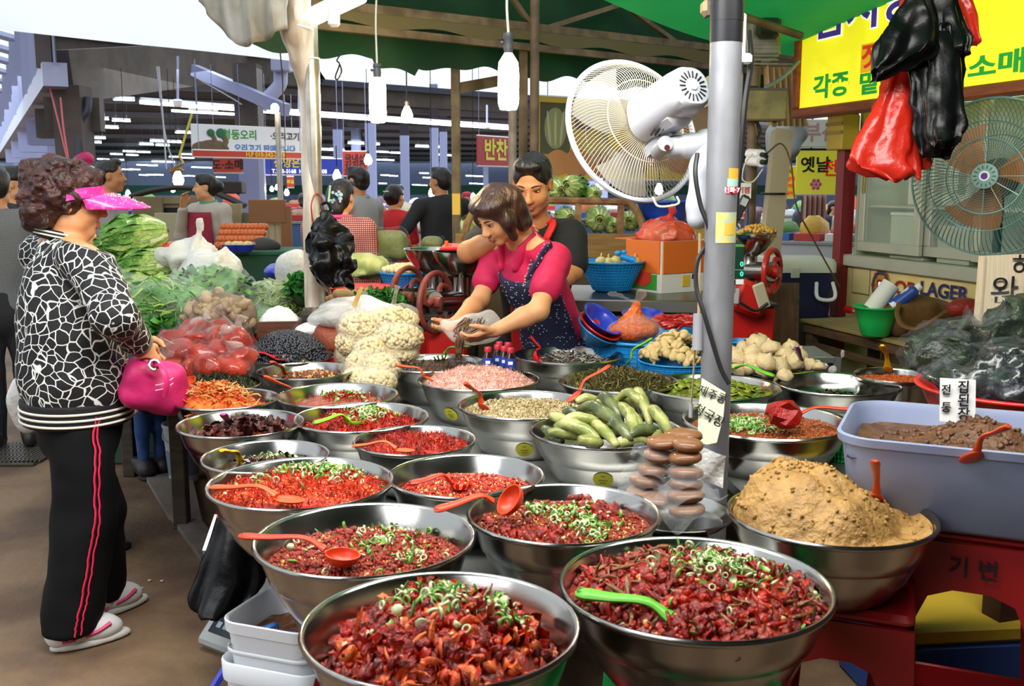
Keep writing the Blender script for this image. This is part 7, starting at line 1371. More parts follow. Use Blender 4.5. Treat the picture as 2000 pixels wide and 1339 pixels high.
def shoe(o,a,toe,L,m,sole,stripes=None,h=.012):
    a,toe = A3(a),A3(toe); d = toe.copy(); d[2] = 0; d /= np.linalg.norm(d); B = basis(d); f = V(a[0],a[1],0)
    s = Sdf(f-V(.3,.3,.02),f+V(.3,.3,.2),h); s.ell(f+d*.03+V(0,0,.055),V(.043,L*.36,.048),B,.02); s.ell(f+d*L*.33+V(0,0,.042),V(.042,L*.26,.036),B,.03); s.ell(f-d*L*.2+V(0,0,.06),V(.036,.045,.05),B,.03); s.cone(f-d*.02+V(0,0,.07),f-d*.03+V(0,0,.10),.042,.042,.02); s.cut(f+V(0,0,.018),(0,0,-1)); s.cut(f+V(0,0,.108),(0,0,1))
    sh = obj('shoe',s.mb(),m,o,world=True,smooth=True)
    s = Sdf(f-V(.3,.3,.02),f+V(.3,.3,.06),h); s.ell(f+d*.045+V(0,0,.012),V(.044,L*.51,.03),B,.02); s.cut(f+V(0,0,.026),(0,0,1)); s.cut(f+V(0,0,.002),(0,0,-1)); obj('sole',s.mb(),sole,sh,world=True,smooth=True)
    if stripes:
        x = B[:,0]
        for q in (-1,1):
            obj('shoe_stripe',tube(spline([f+x*q*.040+d*.02+V(0,0,.045),f+x*q*.046+d*.06+V(0,0,.055),f+x*q*.040+d*.10+V(0,0,.07)],4),.007,6),stripes,sh,world=True); obj('heel_patch',beam(f+x*q*.036-d*.05+V(0,0,.05),f+x*q*.038-d*.01+V(0,0,.05),.008,.03),stripes,sh,world=True)
    return sh
def stand(name,label,x,y,facing,hgt,top,topc=(None,),hair='short',hairm=hairb,sleeve='short',skinm=skin,pants=None,arms=None,lean=0.,sits=None,h=.014,head_turn=0,collar=None,apron=None,vest=None,stoop=0.,build=1.,female=False,extra=None,legs=True,tex=None):
    """A simple standing figure: x,y feet, facing angle (0 looks along -Y, to the viewer), height."""
    h += .004; k = hgt/1.68; f = V(sin(facing),-cos(facing),0); r = V(-f[1],f[0],0)*-1; r = np.cross(f,V(0,0,1)); base = V(x,y,0)
    def W(a,b,z): return base+r*a*k+f*b*k+V(0,0,z*k)
    ln = V(0,0,0)+f*lean
    hip = W(0,0,.90); chest = W(0,0,1.22)+ln*.5; nb = W(0,-.01,1.40)+ln; hc = W(0,.02+stoop,1.555-stoop*.4)+ln*1.15
    hf = f*cos(head_turn)+r*sin(head_turn); M = basis(hf-V(0,0,stoop*2.2))
    sh = [W(q*.175*build,-.01,1.345)+ln*.9 for q in (-1,1)]; arms = arms or [((-.23,.02,1.08),(-.22,.10,.84)),((.23,.02,1.08),(.22,.10,.84))]
    el = [W(*a[0])+ln*.4 for a in arms]; wr = [W(*a[1])+ln*.2 for a in arms]
    hj = [W(q*.085,0,.88) for q in (-1,1)]; kn = [W(q*.09,.02,.48) for q in (-1,1)]; an = [W(q*.095,0,.09) for q in (-1,1)]
    if sits: kn = [W(q*.11,.36,sits) for q in (-1,1)]
    lo,hi = bounds([hc,nb]+sh+el+wr+an+kn,.26); lo[2] = max(lo[2],0)
    s = Sdf(lo,hi,h*.75); P = head_sdf(s,hc,M,k*1.0,female=female); s.cone(hc+V(0,0,-.05*k)-hf*.015,nb,.052*k,.058*k,.02)
    s.cone(chest,hip,.12*k,.11*k,.05,flat=f,ff=.75)
    for i in (0,1):
        s.cone(nb,sh[i],.045*k,.05*k,.03); limb(s,sh[i],el[i],.046*k,.036*k); limb(s,el[i],wr[i],.038*k,.025*k)
        dd = wr[i]-el[i]; dd /= np.linalg.norm(dd); hand(s,wr[i],dd,r*(1 if i == 0 else -1)+f*.2,.6,k,0,-1 if i == 0 else 1)
        if legs: limb(s,hj[i],kn[i],.075*k,.055*k); limb(s,kn[i],an[i],.055*k,.035*k); s.cone(an[i],an[i]+f*.12*k-V(0,0,.05*k),.035*k,.03*k)
    o = thing(name,label,'person',(x,y,0)); obj('body',s.mb(),[skinm,lipm],o,world=True,smooth=True); face_bits(o,hc,M,k); hairdo('hair',o,hc,M,k,hair,hairm,h*.8,1)
    s = Sdf(lo-.03,hi+.03,h); bt = W(0,0,.80)
    s.cone(chest+V(0,0,.06*k),hip-V(0,0,.02),.165*k*build,.150*k*build,.05,flat=f,ff=.72); s.cone(nb-V(0,0,.02),chest,.07*k,.15*k,.05,flat=f,ff=.75)
    for i in (0,1):
        s.cone(nb-V(0,0,.03),sh[i],.055*k,.068*k,.04); se = el[i]; s.cone(sh[i],sh[i]+(se-sh[i])*(.75 if sleeve == 'short' else 1),.066*k,.060*k,.03)
        if sleeve == 'long': s.cone(se,se+(wr[i]-se)*.92,.058*k,.042*k,.03)
    s.cut(W(0,0,.80),(0,0,-1)); s.cut(nb+V(0,0,.03*k),V(0,0,1)+f*.25); s.noise(.010,9,2); obj('top',s.mb(),top,o,world=True,smooth=True)
    if collar: obj('collar',MB().add(ring(.068*k,.014*k,24,8),0,X(nb+V(0,0,.028*k),(.15,0,0),(1,.9,1.4))),collar,o,world=True)
    if legs:
        s = Sdf(lo-.03,hi+.02,h); s.cone(hip+V(0,0,.03),hip-V(0,0,.06),.142*k*build,.145*k*build,.05,flat=f,ff=.78)
        for i in (0,1): s.cone(hj[i],kn[i],.09*k,.072*k,.03); s.cone(kn[i],an[i]+V(0,0,.0),.072*k,.062*k,.02)
        s.cut(V(0,0,.035),(0,0,-1)); s.noise(.008,8,4); obj('trousers',s.mb(),pants or mat('dark_trousers','1c1d22',.8),o,world=True,smooth=True)
        for i in (0,1): shoe(o,an[i]-V(0,0,.09*k)+V(0,0,.0),f,.25*k,mat('dark_shoe','2a2624',.5),mat('dark_sole','16151a',.7))
    if apron:
        def ap(u,v):
            a = (u-.5)*2*(.75+.25*v); z = (1.34-.86*v)*k; rad = (.185*build)*k; ang = a*1.15; b_ = (1-v)[...,None]*(ln*.9)
            return tuple(base[i]+r[i]*rad*np.sin(ang)+f[i]*(rad*.80*np.cos(ang)+.022)+b_[...,i]+(z if i == 2 else 0) for i in range(3))
        q = obj('apron',grid(ap,20,20),apron,o,smooth=True); q.matrix_parent_inverse = wmat(o).inverted(); md = q.modifiers.new('thick','SOLIDIFY'); md.thickness = .006
    if vest: obj('vest_panel',tube([W(-.06,.125,1.3)+ln*.8,W(-.06,.135,.85)],.02,6),vest,o,world=True)
    return o,dict(hc=hc,M=M,k=k,W=W,nb=nb,f=f,r=r,ln=ln)
# ------------------------------------------------------------------ the customer
def pattern_mat(name):
    m = bpy.data.materials.new(name); m.use_nodes = True; N,L = m.node_tree.nodes,m.node_tree.links; b = N['Principled BSDF']
    tc = N.new('ShaderNodeTexCoord'); nz = N.new('ShaderNodeTexNoise'); nz.inputs['Scale'].default_value = 7; mixv = N.new('ShaderNodeMixRGB'); mixv.inputs[0].default_value = .09
    L.new(tc.outputs['Object'],nz.inputs['Vector']); L.new(tc.outputs['Object'],mixv.inputs[1]); L.new(nz.outputs['Color'],mixv.inputs[2])
    vo = N.new('ShaderNodeTexVoronoi'); vo.feature = 'DISTANCE_TO_EDGE'; vo.inputs['Scale'].default_value = 31; L.new(mixv.outputs[0],vo.inputs['Vector'])
    r = N.new('ShaderNodeValToRGB'); e_ = r.color_ramp.elements; e_[0].position,e_[1].position = .032,.055; e_[0].color = lin('e8e6e2'); e_[1].color = lin('0c0c0e'); L.new(vo.outputs['Distance'],r.inputs[0]); L.new(r.outputs[0],b.inputs['Base Color']); b.inputs['Roughness'].default_value = .75; return m
jack = pattern_mat('black_jacket_white_cells'); blackk = mat('black_knit','0d0d0f',.8); cream_s = mat('cream_stripe','d8d4c4',.7); pinkv = mat('pink_visor','e8359a',.3,coat=.4,col2='f060b4',ns=60,lo=.55,hi=.6); glit = mat('glitter','f8f0f4',.1,metal=.6); pink = mat('pink_stripe','d8244e',.6); hotpink = mat('hot_pink_fabric','d6246e',.5,col2='b81c5c',ns=6,bump=.25,bs=18); blackt = mat('black_track_cloth','060607',.8,spec=.2)
zc0 = 3.42
cust = thing('person','woman in black and white cell patterned jacket and sparkling pink visor, holding a pink handbag','person',(at(150,700,zc0).x,zc0-.3,0))
fC = V(.88,.46,0); fC /= np.linalg.norm(fC); rC = np.cross(fC,V(0,0,1))
hcC = A3(at(138,396,zc0)); MC = basis(V(.90,.36,-.12)); nbC = A3(at(122,480,zc0+.02))
shR,shL = A3(at(168,508,3.30)),A3(at(92,500,3.60)); elR,elL = A3(at(222,612,3.16)),A3(at(190,600,3.62)); wrR,wrL = A3(at(272,672,3.36)),A3(at(258,660,3.62))
hipC = A3(at(150,760,3.44)); chC = A3(at(134,590,3.43)); hR,hL = A3(at(162,800,3.38)),A3(at(140,800,3.52)); kR,kL = A3(at(168,1010,3.36)),A3(at(186,1000,3.56)); aR,aL = A3(at(135,1228,3.31)),A3(at(192,1185,3.58))
lo,hi = bounds([hcC,shR,shL,elR,elL,wrR,wrL,aR,aL,hipC],.24); lo[2] = .01
s = Sdf(lo,hi,.008); head_sdf(s,hcC,MC,1.0,female=True); s.cone(hcC+V(0,0,-.05),nbC,.052,.058,.02); s.cone(nbC,chC,.06,.11,.05); s.cone(chC,hipC,.12,.12,.05)
for sh_,e_,w_ in ((shR,elR,wrR),(shL,elL,wrL)): s.cone(nbC,sh_,.05,.05,.03); limb(s,sh_,e_,.046,.038); limb(s,e_,w_,.04,.026)
dR = A3(at(296,706,3.40))-wrR; dR /= np.linalg.norm(dR); hand(s,wrR,dR,-rC*.6+V(0,0,-.6),.9,.95,0,1); dL = V(.6,.1,-.7); hand(s,wrL,dL/np.linalg.norm(dL),rC,.9,.95,0,-1)
for h_,k_,a_ in ((hR,kR,aR),(hL,kL,aL)): limb(s,h_,k_,.08,.06); limb(s,k_,a_,.06,.036); s.cone(a_,a_+fC*.12-V(0,0,.05),.036,.028)
obj('body',s.mb(),[skin,lipm],cust,world=True,smooth=True); face_bits(cust,hcC,MC,1.0)
hd = hairdo('hair',cust,hcC,MC,1.0,'perm',hairr,.006,5)
# visor: band and wide brim
MV = np.eye(4); MV[:3,:3] = MC; MV[:3,3] = hcC
vis = obj('sun_visor',None,parent=cust)
def brim(u,v): a = (u-.5)*2.5; r0 = .098; ex = .15*v*np.cos(a*1.2)**.8; return r0*np.sin(a)*1.0,r0*np.cos(a)*1.05+ex,.046-.030*v*v-.028*(a/1.25)**2*(1-.3*v)-.012*np.abs(np.sin(a))*v
bv = grid(brim,31,9); bo = obj('brim',MB().add(bv,0,MV),pinkv,vis,world=True,smooth=True); md = bo.modifiers.new('thick','SOLIDIFY'); md.thickness = .004
obj('band',MB().add(grid(lambda u,v: ((.108-.004*v)*np.sin((u-.5)*3.3),(.108)*np.cos((u-.5)*3.3)-.004,.036+.034*v-.03*np.abs((u-.5)*2)**2),25,4),0,MV),pinkv,vis,world=True,smooth=True)
mb = MB(); n = 90; uu,vv = rng.uniform(.25,.95,n),rng.uniform(.15,.9,n); q = np.stack(brim(uu,vv),-1)+V(0,0,.003); mb.scatter((I1[0]*.0022,I1[1]),rmats(n,q,(.6,1.4)),0); local(mb,MV); obj('glitter',mb,glit,vis,world=True,kind='stuff')
# jacket
s = Sdf(lo-.03,hi+.03,.009); s.cone(nbC-V(0,0,.04),chC,.075,.165,.05,flat=fC,ff=.85); s.cone(chC,hipC+V(0,0,.03),.182,.200,.05,flat=fC,ff=.90)
for sh_,e_,w_ in ((shR,elR,wrR),(shL,elL,wrL)): s.cone(nbC-V(0,0,.03),sh_,.065,.078,.04); s.cone(sh_,e_,.080,.070,.03); s.cone(e_,e_+(w_-e_)*.80,.070,.052,.03)
s.cut(hipC-V(0,0,.035),(0,0,-1)); s.cut(nbC+V(0,0,.02),V(fC[0]*.3,fC[1]*.3,1)); s.noise(.012,8,3); s.noise(.004,22,4); jk = obj('jacket',s.mb(),jack,cust,world=True,smooth=True)
def oval(c,a,b,r,m,name,par,f=fC,tilt=0,w_=None):
    t = np.linspace(0,2*pi,41); rr = np.cross(f,V(0,0,1)); P_ = [c+f*b*cos(x)+rr*a*sin(x)+V(0,0,tilt*cos(x)) for x in t]
    return obj(name,tube(P_,r,6,cap=False,flat=w_ or 1),m,par,world=True,smooth=True)
hb_ = hipC-V(0,0,.055)
s = Sdf(hipC-V(.3,.3,.16),hipC+V(.3,.3,.08),.009); s.cone(hipC,hipC-V(0,0,.12),.200,.196,.04,flat=fC,ff=.90); s.cut(hipC-V(0,0,.02),(0,0,1)); s.cut(hipC-V(0,0,.105),(0,0,-1)); hm = obj('hem_band',s.mb(),blackk,jk,world=True,smooth=True)
for dz in (.048,.068,.088): oval(hipC-V(0,0,dz),.2,.2*.90,.0045,cream_s,'hem_stripe',jk)
oval(nbC+V(0,0,.032)-fC*.005,.070,.068,.018,blackk,'collar',jk,tilt=-.02)
for dz in (.030,.042): oval(nbC+V(0,0,dz)-fC*.005,.085,.082,.0035,cream_s,'collar_stripe',jk,tilt=-.02)
for e_,w_ in ((elR,wrR),(elL,wrL)):
    d = (w_-e_)/np.linalg.norm(w_-e_); a = e_+(w_-e_)*.78; obj('cuff',tube([a,a+d*.05],[.053,.044],18),blackk,jk,world=True)
    for q in (.012,.026,.038): obj('cuff_stripe',tube([a+d*q,a+d*(q+.005)],[.0545-.18*q]*2,18),mat('olive_stripe','8f8a6c',.7),jk,world=True)
obj('watch',tube([wrR+dR*.0,wrR+dR*.012],.030,16),black,cust,world=True)
# trousers with double pink stripe
s = Sdf(lo-.02,hi,.012); s.cone(hipC,hipC-V(0,0,.12),.16,.165,.05,flat=fC,ff=.85)
for h_,k_,a_ in ((hR,kR,aR),(hL,kL,aL)): s.cone(h_+(k_-h_)*.12,k_,.100,.098,.04); s.cone(k_,a_-V(0,0,.03),.098,.092,.03)
s.cut(hipC-V(0,0,.01),(0,0,1)); s.cut(V(0,0,.05),(0,0,-1)); s.noise(.010,7,6); s.noise(.006,16,7); tz = obj('trousers',s.mb(),blackt,cust,world=True,smooth=True)
for off in (0,1):
    pts = [(201+19*off,782,3.255),(200+19*off,870,3.25),(196+19*off,960,3.25),(187+19*off,1050,3.245),(173+20*off,1140,3.225),(158+20*off,1200,3.205),(148+22*off,1254,3.20)]
    bvh = None
    import mathutils
    me_ = tz.data; dp = mathutils.bvhtree.BVHTree.FromPolygons([tuple(v.co) for v in me_.vertices],[tuple(p.vertices) for p in me_.polygons])
    P_ = []
    for q in spline([at(*q) for q in pts],10):
        near_,nn,*_ = dp.find_nearest(V3(tuple(q))); P_.append(near_+nn*.003)
    obj('side_stripe',tube(P_,.0085,6,flat=.35,up=(1,0,0)),pink,tz,world=True,smooth=True)
wshoe,wsole,pstr = mat('white_trainer','dcdad8',.5),mat('white_sole','c9c6c0',.6),mat('pink_trainer_trim','d8467c',.5)
shoe(cust,A3(on(150,1262,0)),A3(on(245,1243,0))-A3(on(80,1284,0)),.25,wshoe,wsole,pstr,.007); shoe(cust,A3(on(205,1200,0)),A3(on(245,1180,0))-A3(on(150,1215,0)),.25,wshoe,wsole,pstr,.007)
# pink handbag in her hand
bp = A3(at(298,752,3.42)); hbag = thing('handbag','hot pink nylon handbag held by the customer','bag',tuple(bp)); s = Sdf(bp-.22,bp+.22,.008); Bb = basis(V(.8,.5,-.25)); s.rbox(bp,V(.075,.10,.085),Bb,.05,.03); s.ell(bp+V(.02,0,-.03),V(.08,.105,.07),Bb,.04); s.noise(.012,11,4); s.noise(.005,26,2); obj('bag_body',s.mb(),hotpink,hbag,world=True,smooth=True)
obj('strap',tube(spline([at(300,700,3.38),at(316,716,3.30),at(326,745,3.29),at(322,775,3.30)],5),.010,6,flat=.4),hotpink,hbag,world=True); obj('ring',MB().add(ring(.016,.005,20,6),0,X(at(301,712,3.31),(1.2,.3,.5))),mat('chrome','d8d8da',.15,metal=1),hbag,world=True)
for dy in (0,10): obj('piping',tube(spline([at(304,752+dy,3.305),at(322,748+dy,3.30),at(338,738+dy,3.33)],4),.0022,5),mat('pale_piping','e8a8c4',.5),hbag,world=True)
obj('zip',tube(spline([at(262,708,3.36),at(285,700,3.33),at(305,706,3.32)],4),.004,5),mat('dark_zip','5a1030',.5),hbag,world=True)
cw_ = blob('plastic_bag','white carrier bag held on the far side of the customer','bag',50,790,3.55,(.06,.05,.10),film2,'bag_body',.015,12,3,.009)

# ------------------------------------------------------------------ the seller bending over the bowls
seller = thing('person','woman with brown bob in pink polo and navy dotted apron, ladling into a clear bag','person',(at(1100,700,4.8).x,4.75,0))
polo = mat('magenta_polo','cf1750',.7,col2='b81246',ns=7); denim = mat('navy_dotted_denim','1a1f3c',.8,col2='23294a',ns=9); dotm = mat('pale_dot','b8bccb',.7); yel = mat('yellow_piping','d9c53a',.6)
hcS = A3(at(974,420,4.36)); MS = basis(V(-.66,-.52,-.60),V(.12,0,1)); nbS = A3(at(1022,470,4.5)); shLs,shRs = A3(at(1082,508,4.34)),A3(at(968,500,4.72)); elLs,elRs = A3(at(1052,606,4.20)),A3(at(938,585,4.62)); wrLs,wrRs = A3(at(968,645,4.16)),A3(at(892,628,4.42))
chS,hipS = A3(at(1040,540,4.58)),A3(at(1092,655,4.80)); fS = V(-.80,-.60,0); fS /= np.linalg.norm(fS); rS = np.cross(fS,V(0,0,1)); up_ = (nbS-hipS)/np.linalg.norm(nbS-hipS); fT = fS-up_*(fS@up_); fT /= np.linalg.norm(fT)
hjS = [hipS+rS*q*.085-V(0,0,.04) for q in (-1,1)]; knS = [V(q[0]+fS[0]*.02,q[1]+fS[1]*.02,.46) for q in hjS]; anS = [V(q[0],q[1],.09) for q in hjS]
lo,hi = bounds([hcS,shLs,shRs,elLs,elRs,wrLs,wrRs,hipS]+anS,.24); lo[2] = .01
s = Sdf(lo,hi,.0075); head_sdf(s,hcS,MS,1.0,female=True); s.cone(hcS+V(.03,.01,-.03),nbS,.050,.056,.02); s.cone(nbS,chS,.055,.10,.05,flat=fT,ff=.8); s.cone(chS,hipS,.11,.12,.05,flat=fT,ff=.8)
for sh_,e_,w_,q in ((shLs,elLs,wrLs,1),(shRs,elRs,wrRs,-1)):
    s.cone(nbS,sh_,.05,.052,.03); limb(s,sh_,e_,.050,.040,.047); limb(s,e_,w_,.043,.027,.041); d = (w_-e_)/np.linalg.norm(w_-e_)+V(-.25,0,.0); d /= np.linalg.norm(d); hand(s,w_,d,V(-.1,.35*q,.6) if q < 0 else V(-.2,.3,.5),.75,.95,0,-q)
for h_,k_,a_ in zip(hjS,knS,anS): limb(s,h_,k_,.08,.06); limb(s,k_,a_,.06,.036); s.cone(a_,a_+fS*.12-V(0,0,.05),.036,.028)
obj('body',s.mb(),[skin,lipm],seller,world=True,smooth=True); face_bits(seller,hcS,MS,1.0,lid=.4); hairdo('hair',seller,hcS,MS,1.03,'bob',hairbr,.006,2)
s = Sdf(lo-.03,hi+.03,.009); s.cone(nbS-up_*.03,chS,.075,.150,.05,flat=fT,ff=.78); s.cone(chS,hipS+up_*.02,.155,.160,.05,flat=fT,ff=.80)
for sh_,e_ in ((shLs,elLs),(shRs,elRs)): s.cone(nbS-up_*.03,sh_,.060,.064,.04); s.cone(sh_,sh_+(e_-sh_)*.58,.066,.066,.03); 
for sh_,e_ in ((shLs,elLs),(shRs,elRs)): s.cut(sh_+(e_-sh_)*.66,e_-sh_) if 0 else None
s.cut(hipS-up_*.05,-up_); s.ell(nbS+up_*.06+fT*.03,V(.085,.085,.07),None,.01,0,True); s.noise(.009,10,3); s.noise(.004,24,5); pl2 = obj('polo_shirt',s.mb(),polo,seller,world=True,smooth=True)
obj('necklace',tube(spline([nbS+rS*.045+up_*.02,nbS+fT*.062-up_*.035,nbS-rS*.045+up_*.02],6),.0022,5),mat('gold_chain','d0a850',.25,metal=.9),seller,world=True)
# apron: bib and skirt
s = Sdf(lo-.03,hi+.03,.009); s.cone(nbS-up_*.10,chS,.115,.158,.05,flat=fT,ff=.80); s.cone(chS,hipS,.166,.172,.05,flat=fT,ff=.82); s.cone(hipS,hipS-V(0,0,.35),.185,.20,.05,flat=fS,ff=.85)
s.cut(nbS-up_*.135,up_-fT*.15); 
g = [s.lo[i]+s.h*np.arange(s.n[i]) for i in range(3)]; Pg = np.stack(np.meshgrid(*g,indexing='ij'),-1); along = (Pg-hipS)@up_; fr_ = (Pg-hipS)@fT; s.v = np.maximum(s.v,np.where(along > .03,(.02+.12*np.clip(along-.03,0,.1)/.1*0-fr_)*1.0,-1)).astype(np.float32); del Pg
s.cut(hipS-V(0,0,.38),(0,0,-1)); s.noise(.010,8,9); apo = obj('apron',s.mb(),denim,seller,world=True,smooth=True)
me_ = apo.data; dpA = mathutils.bvhtree.BVHTree.FromPolygons([tuple(v.co) for v in me_.vertices],[tuple(p.vertices) for p in me_.polygons])
vsA = np.array([tuple(v.co) for v in me_.vertices]); nsA = np.array([tuple(v.normal) for v in me_.vertices]); k_ = rng.choice(len(vsA),1100,replace=False); mb = MB(); mb.scatter((I1[0]*.0032,I1[1]),rmats(len(k_),vsA[k_],(.8,1.1)),0); obj('dots',mb,dotm,apo,world=True,kind='stuff')
pme_ = pl2.data; dpP = mathutils.bvhtree.BVHTree.FromPolygons([tuple(v.co) for v in pme_.vertices],[tuple(p.vertices) for p in pme_.polygons])
def onto(tree,P_,off): return [(lambda r: r[0]+r[1]*off)(tree.find_nearest(V3(tuple(q)))) for q in P_]
# flared collar: two points
for q in (-1,1): obj('collar',tube(onto(dpP,spline([nbS-fT*.07+up_*.03,nbS+rS*q*.085+up_*.03,nbS+rS*q*.07+fT*.08-up_*.02,nbS+rS*q*.045+fT*.12-up_*.085],6),.008),[.016]*10+[.026]*5+[.020]*3+[.006],8,flat=.4,up=tuple(fT)),mat('magenta_collar','c2144a',.7),pl2,world=True,smooth=True)
for q,pts in ((1,[(942,478),(956,515),(972,560)]),(0,[(1072,462),(1052,490),(1036,525),(1030,545)])):
    P_ = [A3(at(x,y,4.25)) for x,y in pts]; st_ = obj('strap',tube(onto(dpP,spline(P_,8),.008),.026,8,flat=.30,up=tuple(-fT)),denim,apo,world=True,smooth=True)
    Pd = onto(dpP,spline(P_,14),.016); mb = MB(); mb.scatter((I1[0]*.003,I1[1]),rmats(len(Pd),np.array([tuple(x) for x in Pd])+rng.uniform(-.012,.012,(len(Pd),3)),(.8,1.1)),0); obj('dots',mb,dotm,st_,world=True,kind='stuff')
for pts in ([(996,536),(1010,568)],[(996,536),(1012,538)],[(1020,555),(1045,540)],[(1074,574),(1100,572),(1126,548)],[(1040,585),(1060,590),(1080,592)]): obj('piping',tube(onto(dpA,spline([at(x,y,4.2) for x,y in pts],8) if len(pts) > 2 else [at(*pts[0],4.2).lerp(at(*pts[1],4.2),t/6) for t in range(7)],.004),.003,5),yel,apo,world=True)
s = Sdf(lo-.02,hi,.011); s.cone(hipS,hipS-V(0,0,.1),.14,.145,.05,flat=fS,ff=.82)
for h_,k2,a_ in zip(hjS,knS,anS): s.cone(h_,k2,.09,.075,.03); s.cone(k2,a_,.075,.062,.02)
s.cut(V(0,0,.04),(0,0,-1)); obj('trousers',s.mb(),mat('dark_trousers','1c1d22',.8),seller,world=True,smooth=True)
for a_ in anS: shoe(seller,V(a_[0],a_[1],0),fS,.24,mat('dark_shoe','2a2624',.5),mat('dark_sole','16151a',.7))
# clear bag she fills, with fern dangling out
cbg = blob('plastic_bag','clear bag of soaked bracken held open in the hands of the seller','bag',925,640,4.30,(.13,.085,.065),mat('inner_film','e8e4e0',.15,alpha=.18,coat=.4,bump=.4,bs=40),'bag_body',.025,14,4,.008)
fernm = mat('soaked_bracken','5a4030',.35,coat=.3,col2='7a5a44',ns=30)
mb = MB()
for k in range(26):
    x0,y0 = random.uniform(905,950),random.uniform(618,640); mb.add(tube(spline([at(x0,y0,4.22+random.uniform(-.02,.03)),at(x0-15+random.uniform(-8,8),y0+18,4.2),at(900+random.uniform(-8,8),660,4.2),at(896+random.uniform(-6,6),690+random.uniform(-8,12),4.22)],4),.0035,5))
obj('bracken',mb,fernm,cbg,world=True,smooth=True)
# ------------------------------------------------------------------ the man behind her
man = thing('person','man with short black hair in black shirt and red apron, standing behind the bending woman','person',(at(1035,600,5.0).x,5.05,0))
kM = 1.13; hcM = A3(at(1040,360,4.80)); MM_ = basis(V(-.20,-.90,-.46)); nbM = A3(at(1045,440,4.95)); shM = [A3(at(955,468,4.98)),A3(at(1112,462,5.02))]; elM = [A3(at(915,492,4.72)),A3(at(1118,530,4.92))]; wrM = [A3(at(985,462,4.62)),A3(at(1070,560,4.75))]
fM = V(-.12,-.99,0); fM /= np.linalg.norm(fM); rM = np.cross(fM,V(0,0,1)); hipM = A3(at(1045,665,5.24)); chM = A3(at(1045,530,5.10)); hjM = [hipM+rM*q*.09 for q in (-1,1)]; knM = [V(q[0],q[1]-.02,.48) for q in hjM]; anM = [V(q[0],q[1],.09) for q in hjM]
lo,hi = bounds([hcM,*shM,*elM,*wrM,hipM]+anM,.25); lo[2] = .01
s = Sdf(lo,hi,.008); head_sdf(s,hcM,MM_,kM); s.cone(hcM+V(0,.02,-.06),nbM,.062,.066,.02); s.cone(nbM,chM,.07,.13,.05); s.cone(chM,hipM,.13,.13,.05)
for i in (0,1):
    s.cone(nbM,shM[i],.055,.06,.03); limb(s,shM[i],elM[i],.056,.046); limb(s,elM[i],wrM[i],.052,.032,.050); d = (wrM[i]-elM[i]); d /= np.linalg.norm(d); hand(s,wrM[i],d,V(0,.7,-.7),.7,1.05,0,1 if i else -1)
    limb(s,hjM[i],knM[i],.085,.06); limb(s,knM[i],anM[i],.06,.038); s.cone(anM[i],anM[i]+fM*.12-V(0,0,.05),.038,.03)
obj('body',s.mb(),[skin_m,lipm],man,world=True,smooth=True); face_bits(man,hcM,MM_,kM,lid=.5); hairdo('hair',man,hcM,MM_,kM,'short',hairb,.007,3)
blk = mat('black_tshirt','17171a',.8)
s = Sdf(lo-.03,hi+.03,.011); s.cone(nbM-V(0,0,.03),chM,.09,.175,.05,flat=fM,ff=.72); s.cone(chM,hipM,.175,.165,.05,flat=fM,ff=.75)
for i in (0,1): s.cone(nbM-V(0,0,.03),shM[i],.072,.082,.04); s.cone(shM[i],shM[i]+(elM[i]-shM[i])*(.55 if i == 0 else .75),.085,.080,.03)
s.cut(hipM-V(0,0,.08),(0,0,-1)); s.cut(nbM+V(0,0,.03),V(0,-.3,1)); s.noise(.012,9,2); ts = obj('tshirt',s.mb(),blk,man,world=True,smooth=True)
oval(nbM+V(0,0,.028)-V(0,.0,0),.078,.072,.013,mat('red_collar','c8201f',.6),'collar',ts,fM,-.02)
s = Sdf(lo-.03,hi+.03,.011); s.cone(nbM-V(0,0,.09),chM,.10,.186,.05,flat=fM,ff=.74); s.cone(chM,hipM,.186,.178,.05,flat=fM,ff=.77); s.cone(hipM,hipM-V(0,0,.4),.18,.19,.05,flat=fM,ff=.8); s.cut(nbM-V(0,0,.10),(0,0,1)); s.cut(chM-fM*.01,-fM); s.cut(hipM-V(0,0,.42),(0,0,-1))
for q in (-1,1): s.cut(chM+rM*q*.115,rM*q+fM*.0)
reda = mat('red_apron','cf1d1d',.65,bump=.1); apm = obj('apron',s.mb(),reda,man,world=True,smooth=True)
tsme = ts.data; dpT = mathutils.bvhtree.BVHTree.FromPolygons([tuple(v.co) for v in tsme.vertices],[tuple(p.vertices) for p in tsme.polygons])
for q in (-1,1): obj('strap',tube(onto(dpT,spline([nbM+rM*q*.075+fM*.02+V(0,0,.01),nbM+rM*q*.09+fM*.13-V(0,0,.06),nbM+rM*q*.10+fM*.2-V(0,0,.13)],8),.006),.022,8,flat=.3,up=tuple(-fM)),reda,apm,world=True,smooth=True)
s = Sdf(lo-.02,hi,.012); s.cone(hipM,hipM-V(0,0,.1),.15,.155,.05,flat=fM,ff=.8)
for i in (0,1): s.cone(hjM[i],knM[i],.095,.078,.03); s.cone(knM[i],anM[i],.078,.066,.02)
s.cut(V(0,0,.04),(0,0,-1)); obj('trousers',s.mb(),mat('dark_trousers',''),man,world=True,smooth=True)
for a_ in anM: shoe(man,V(a_[0],a_[1],0),fM,.26,mat('dark_shoe',''),mat('dark_sole',''))
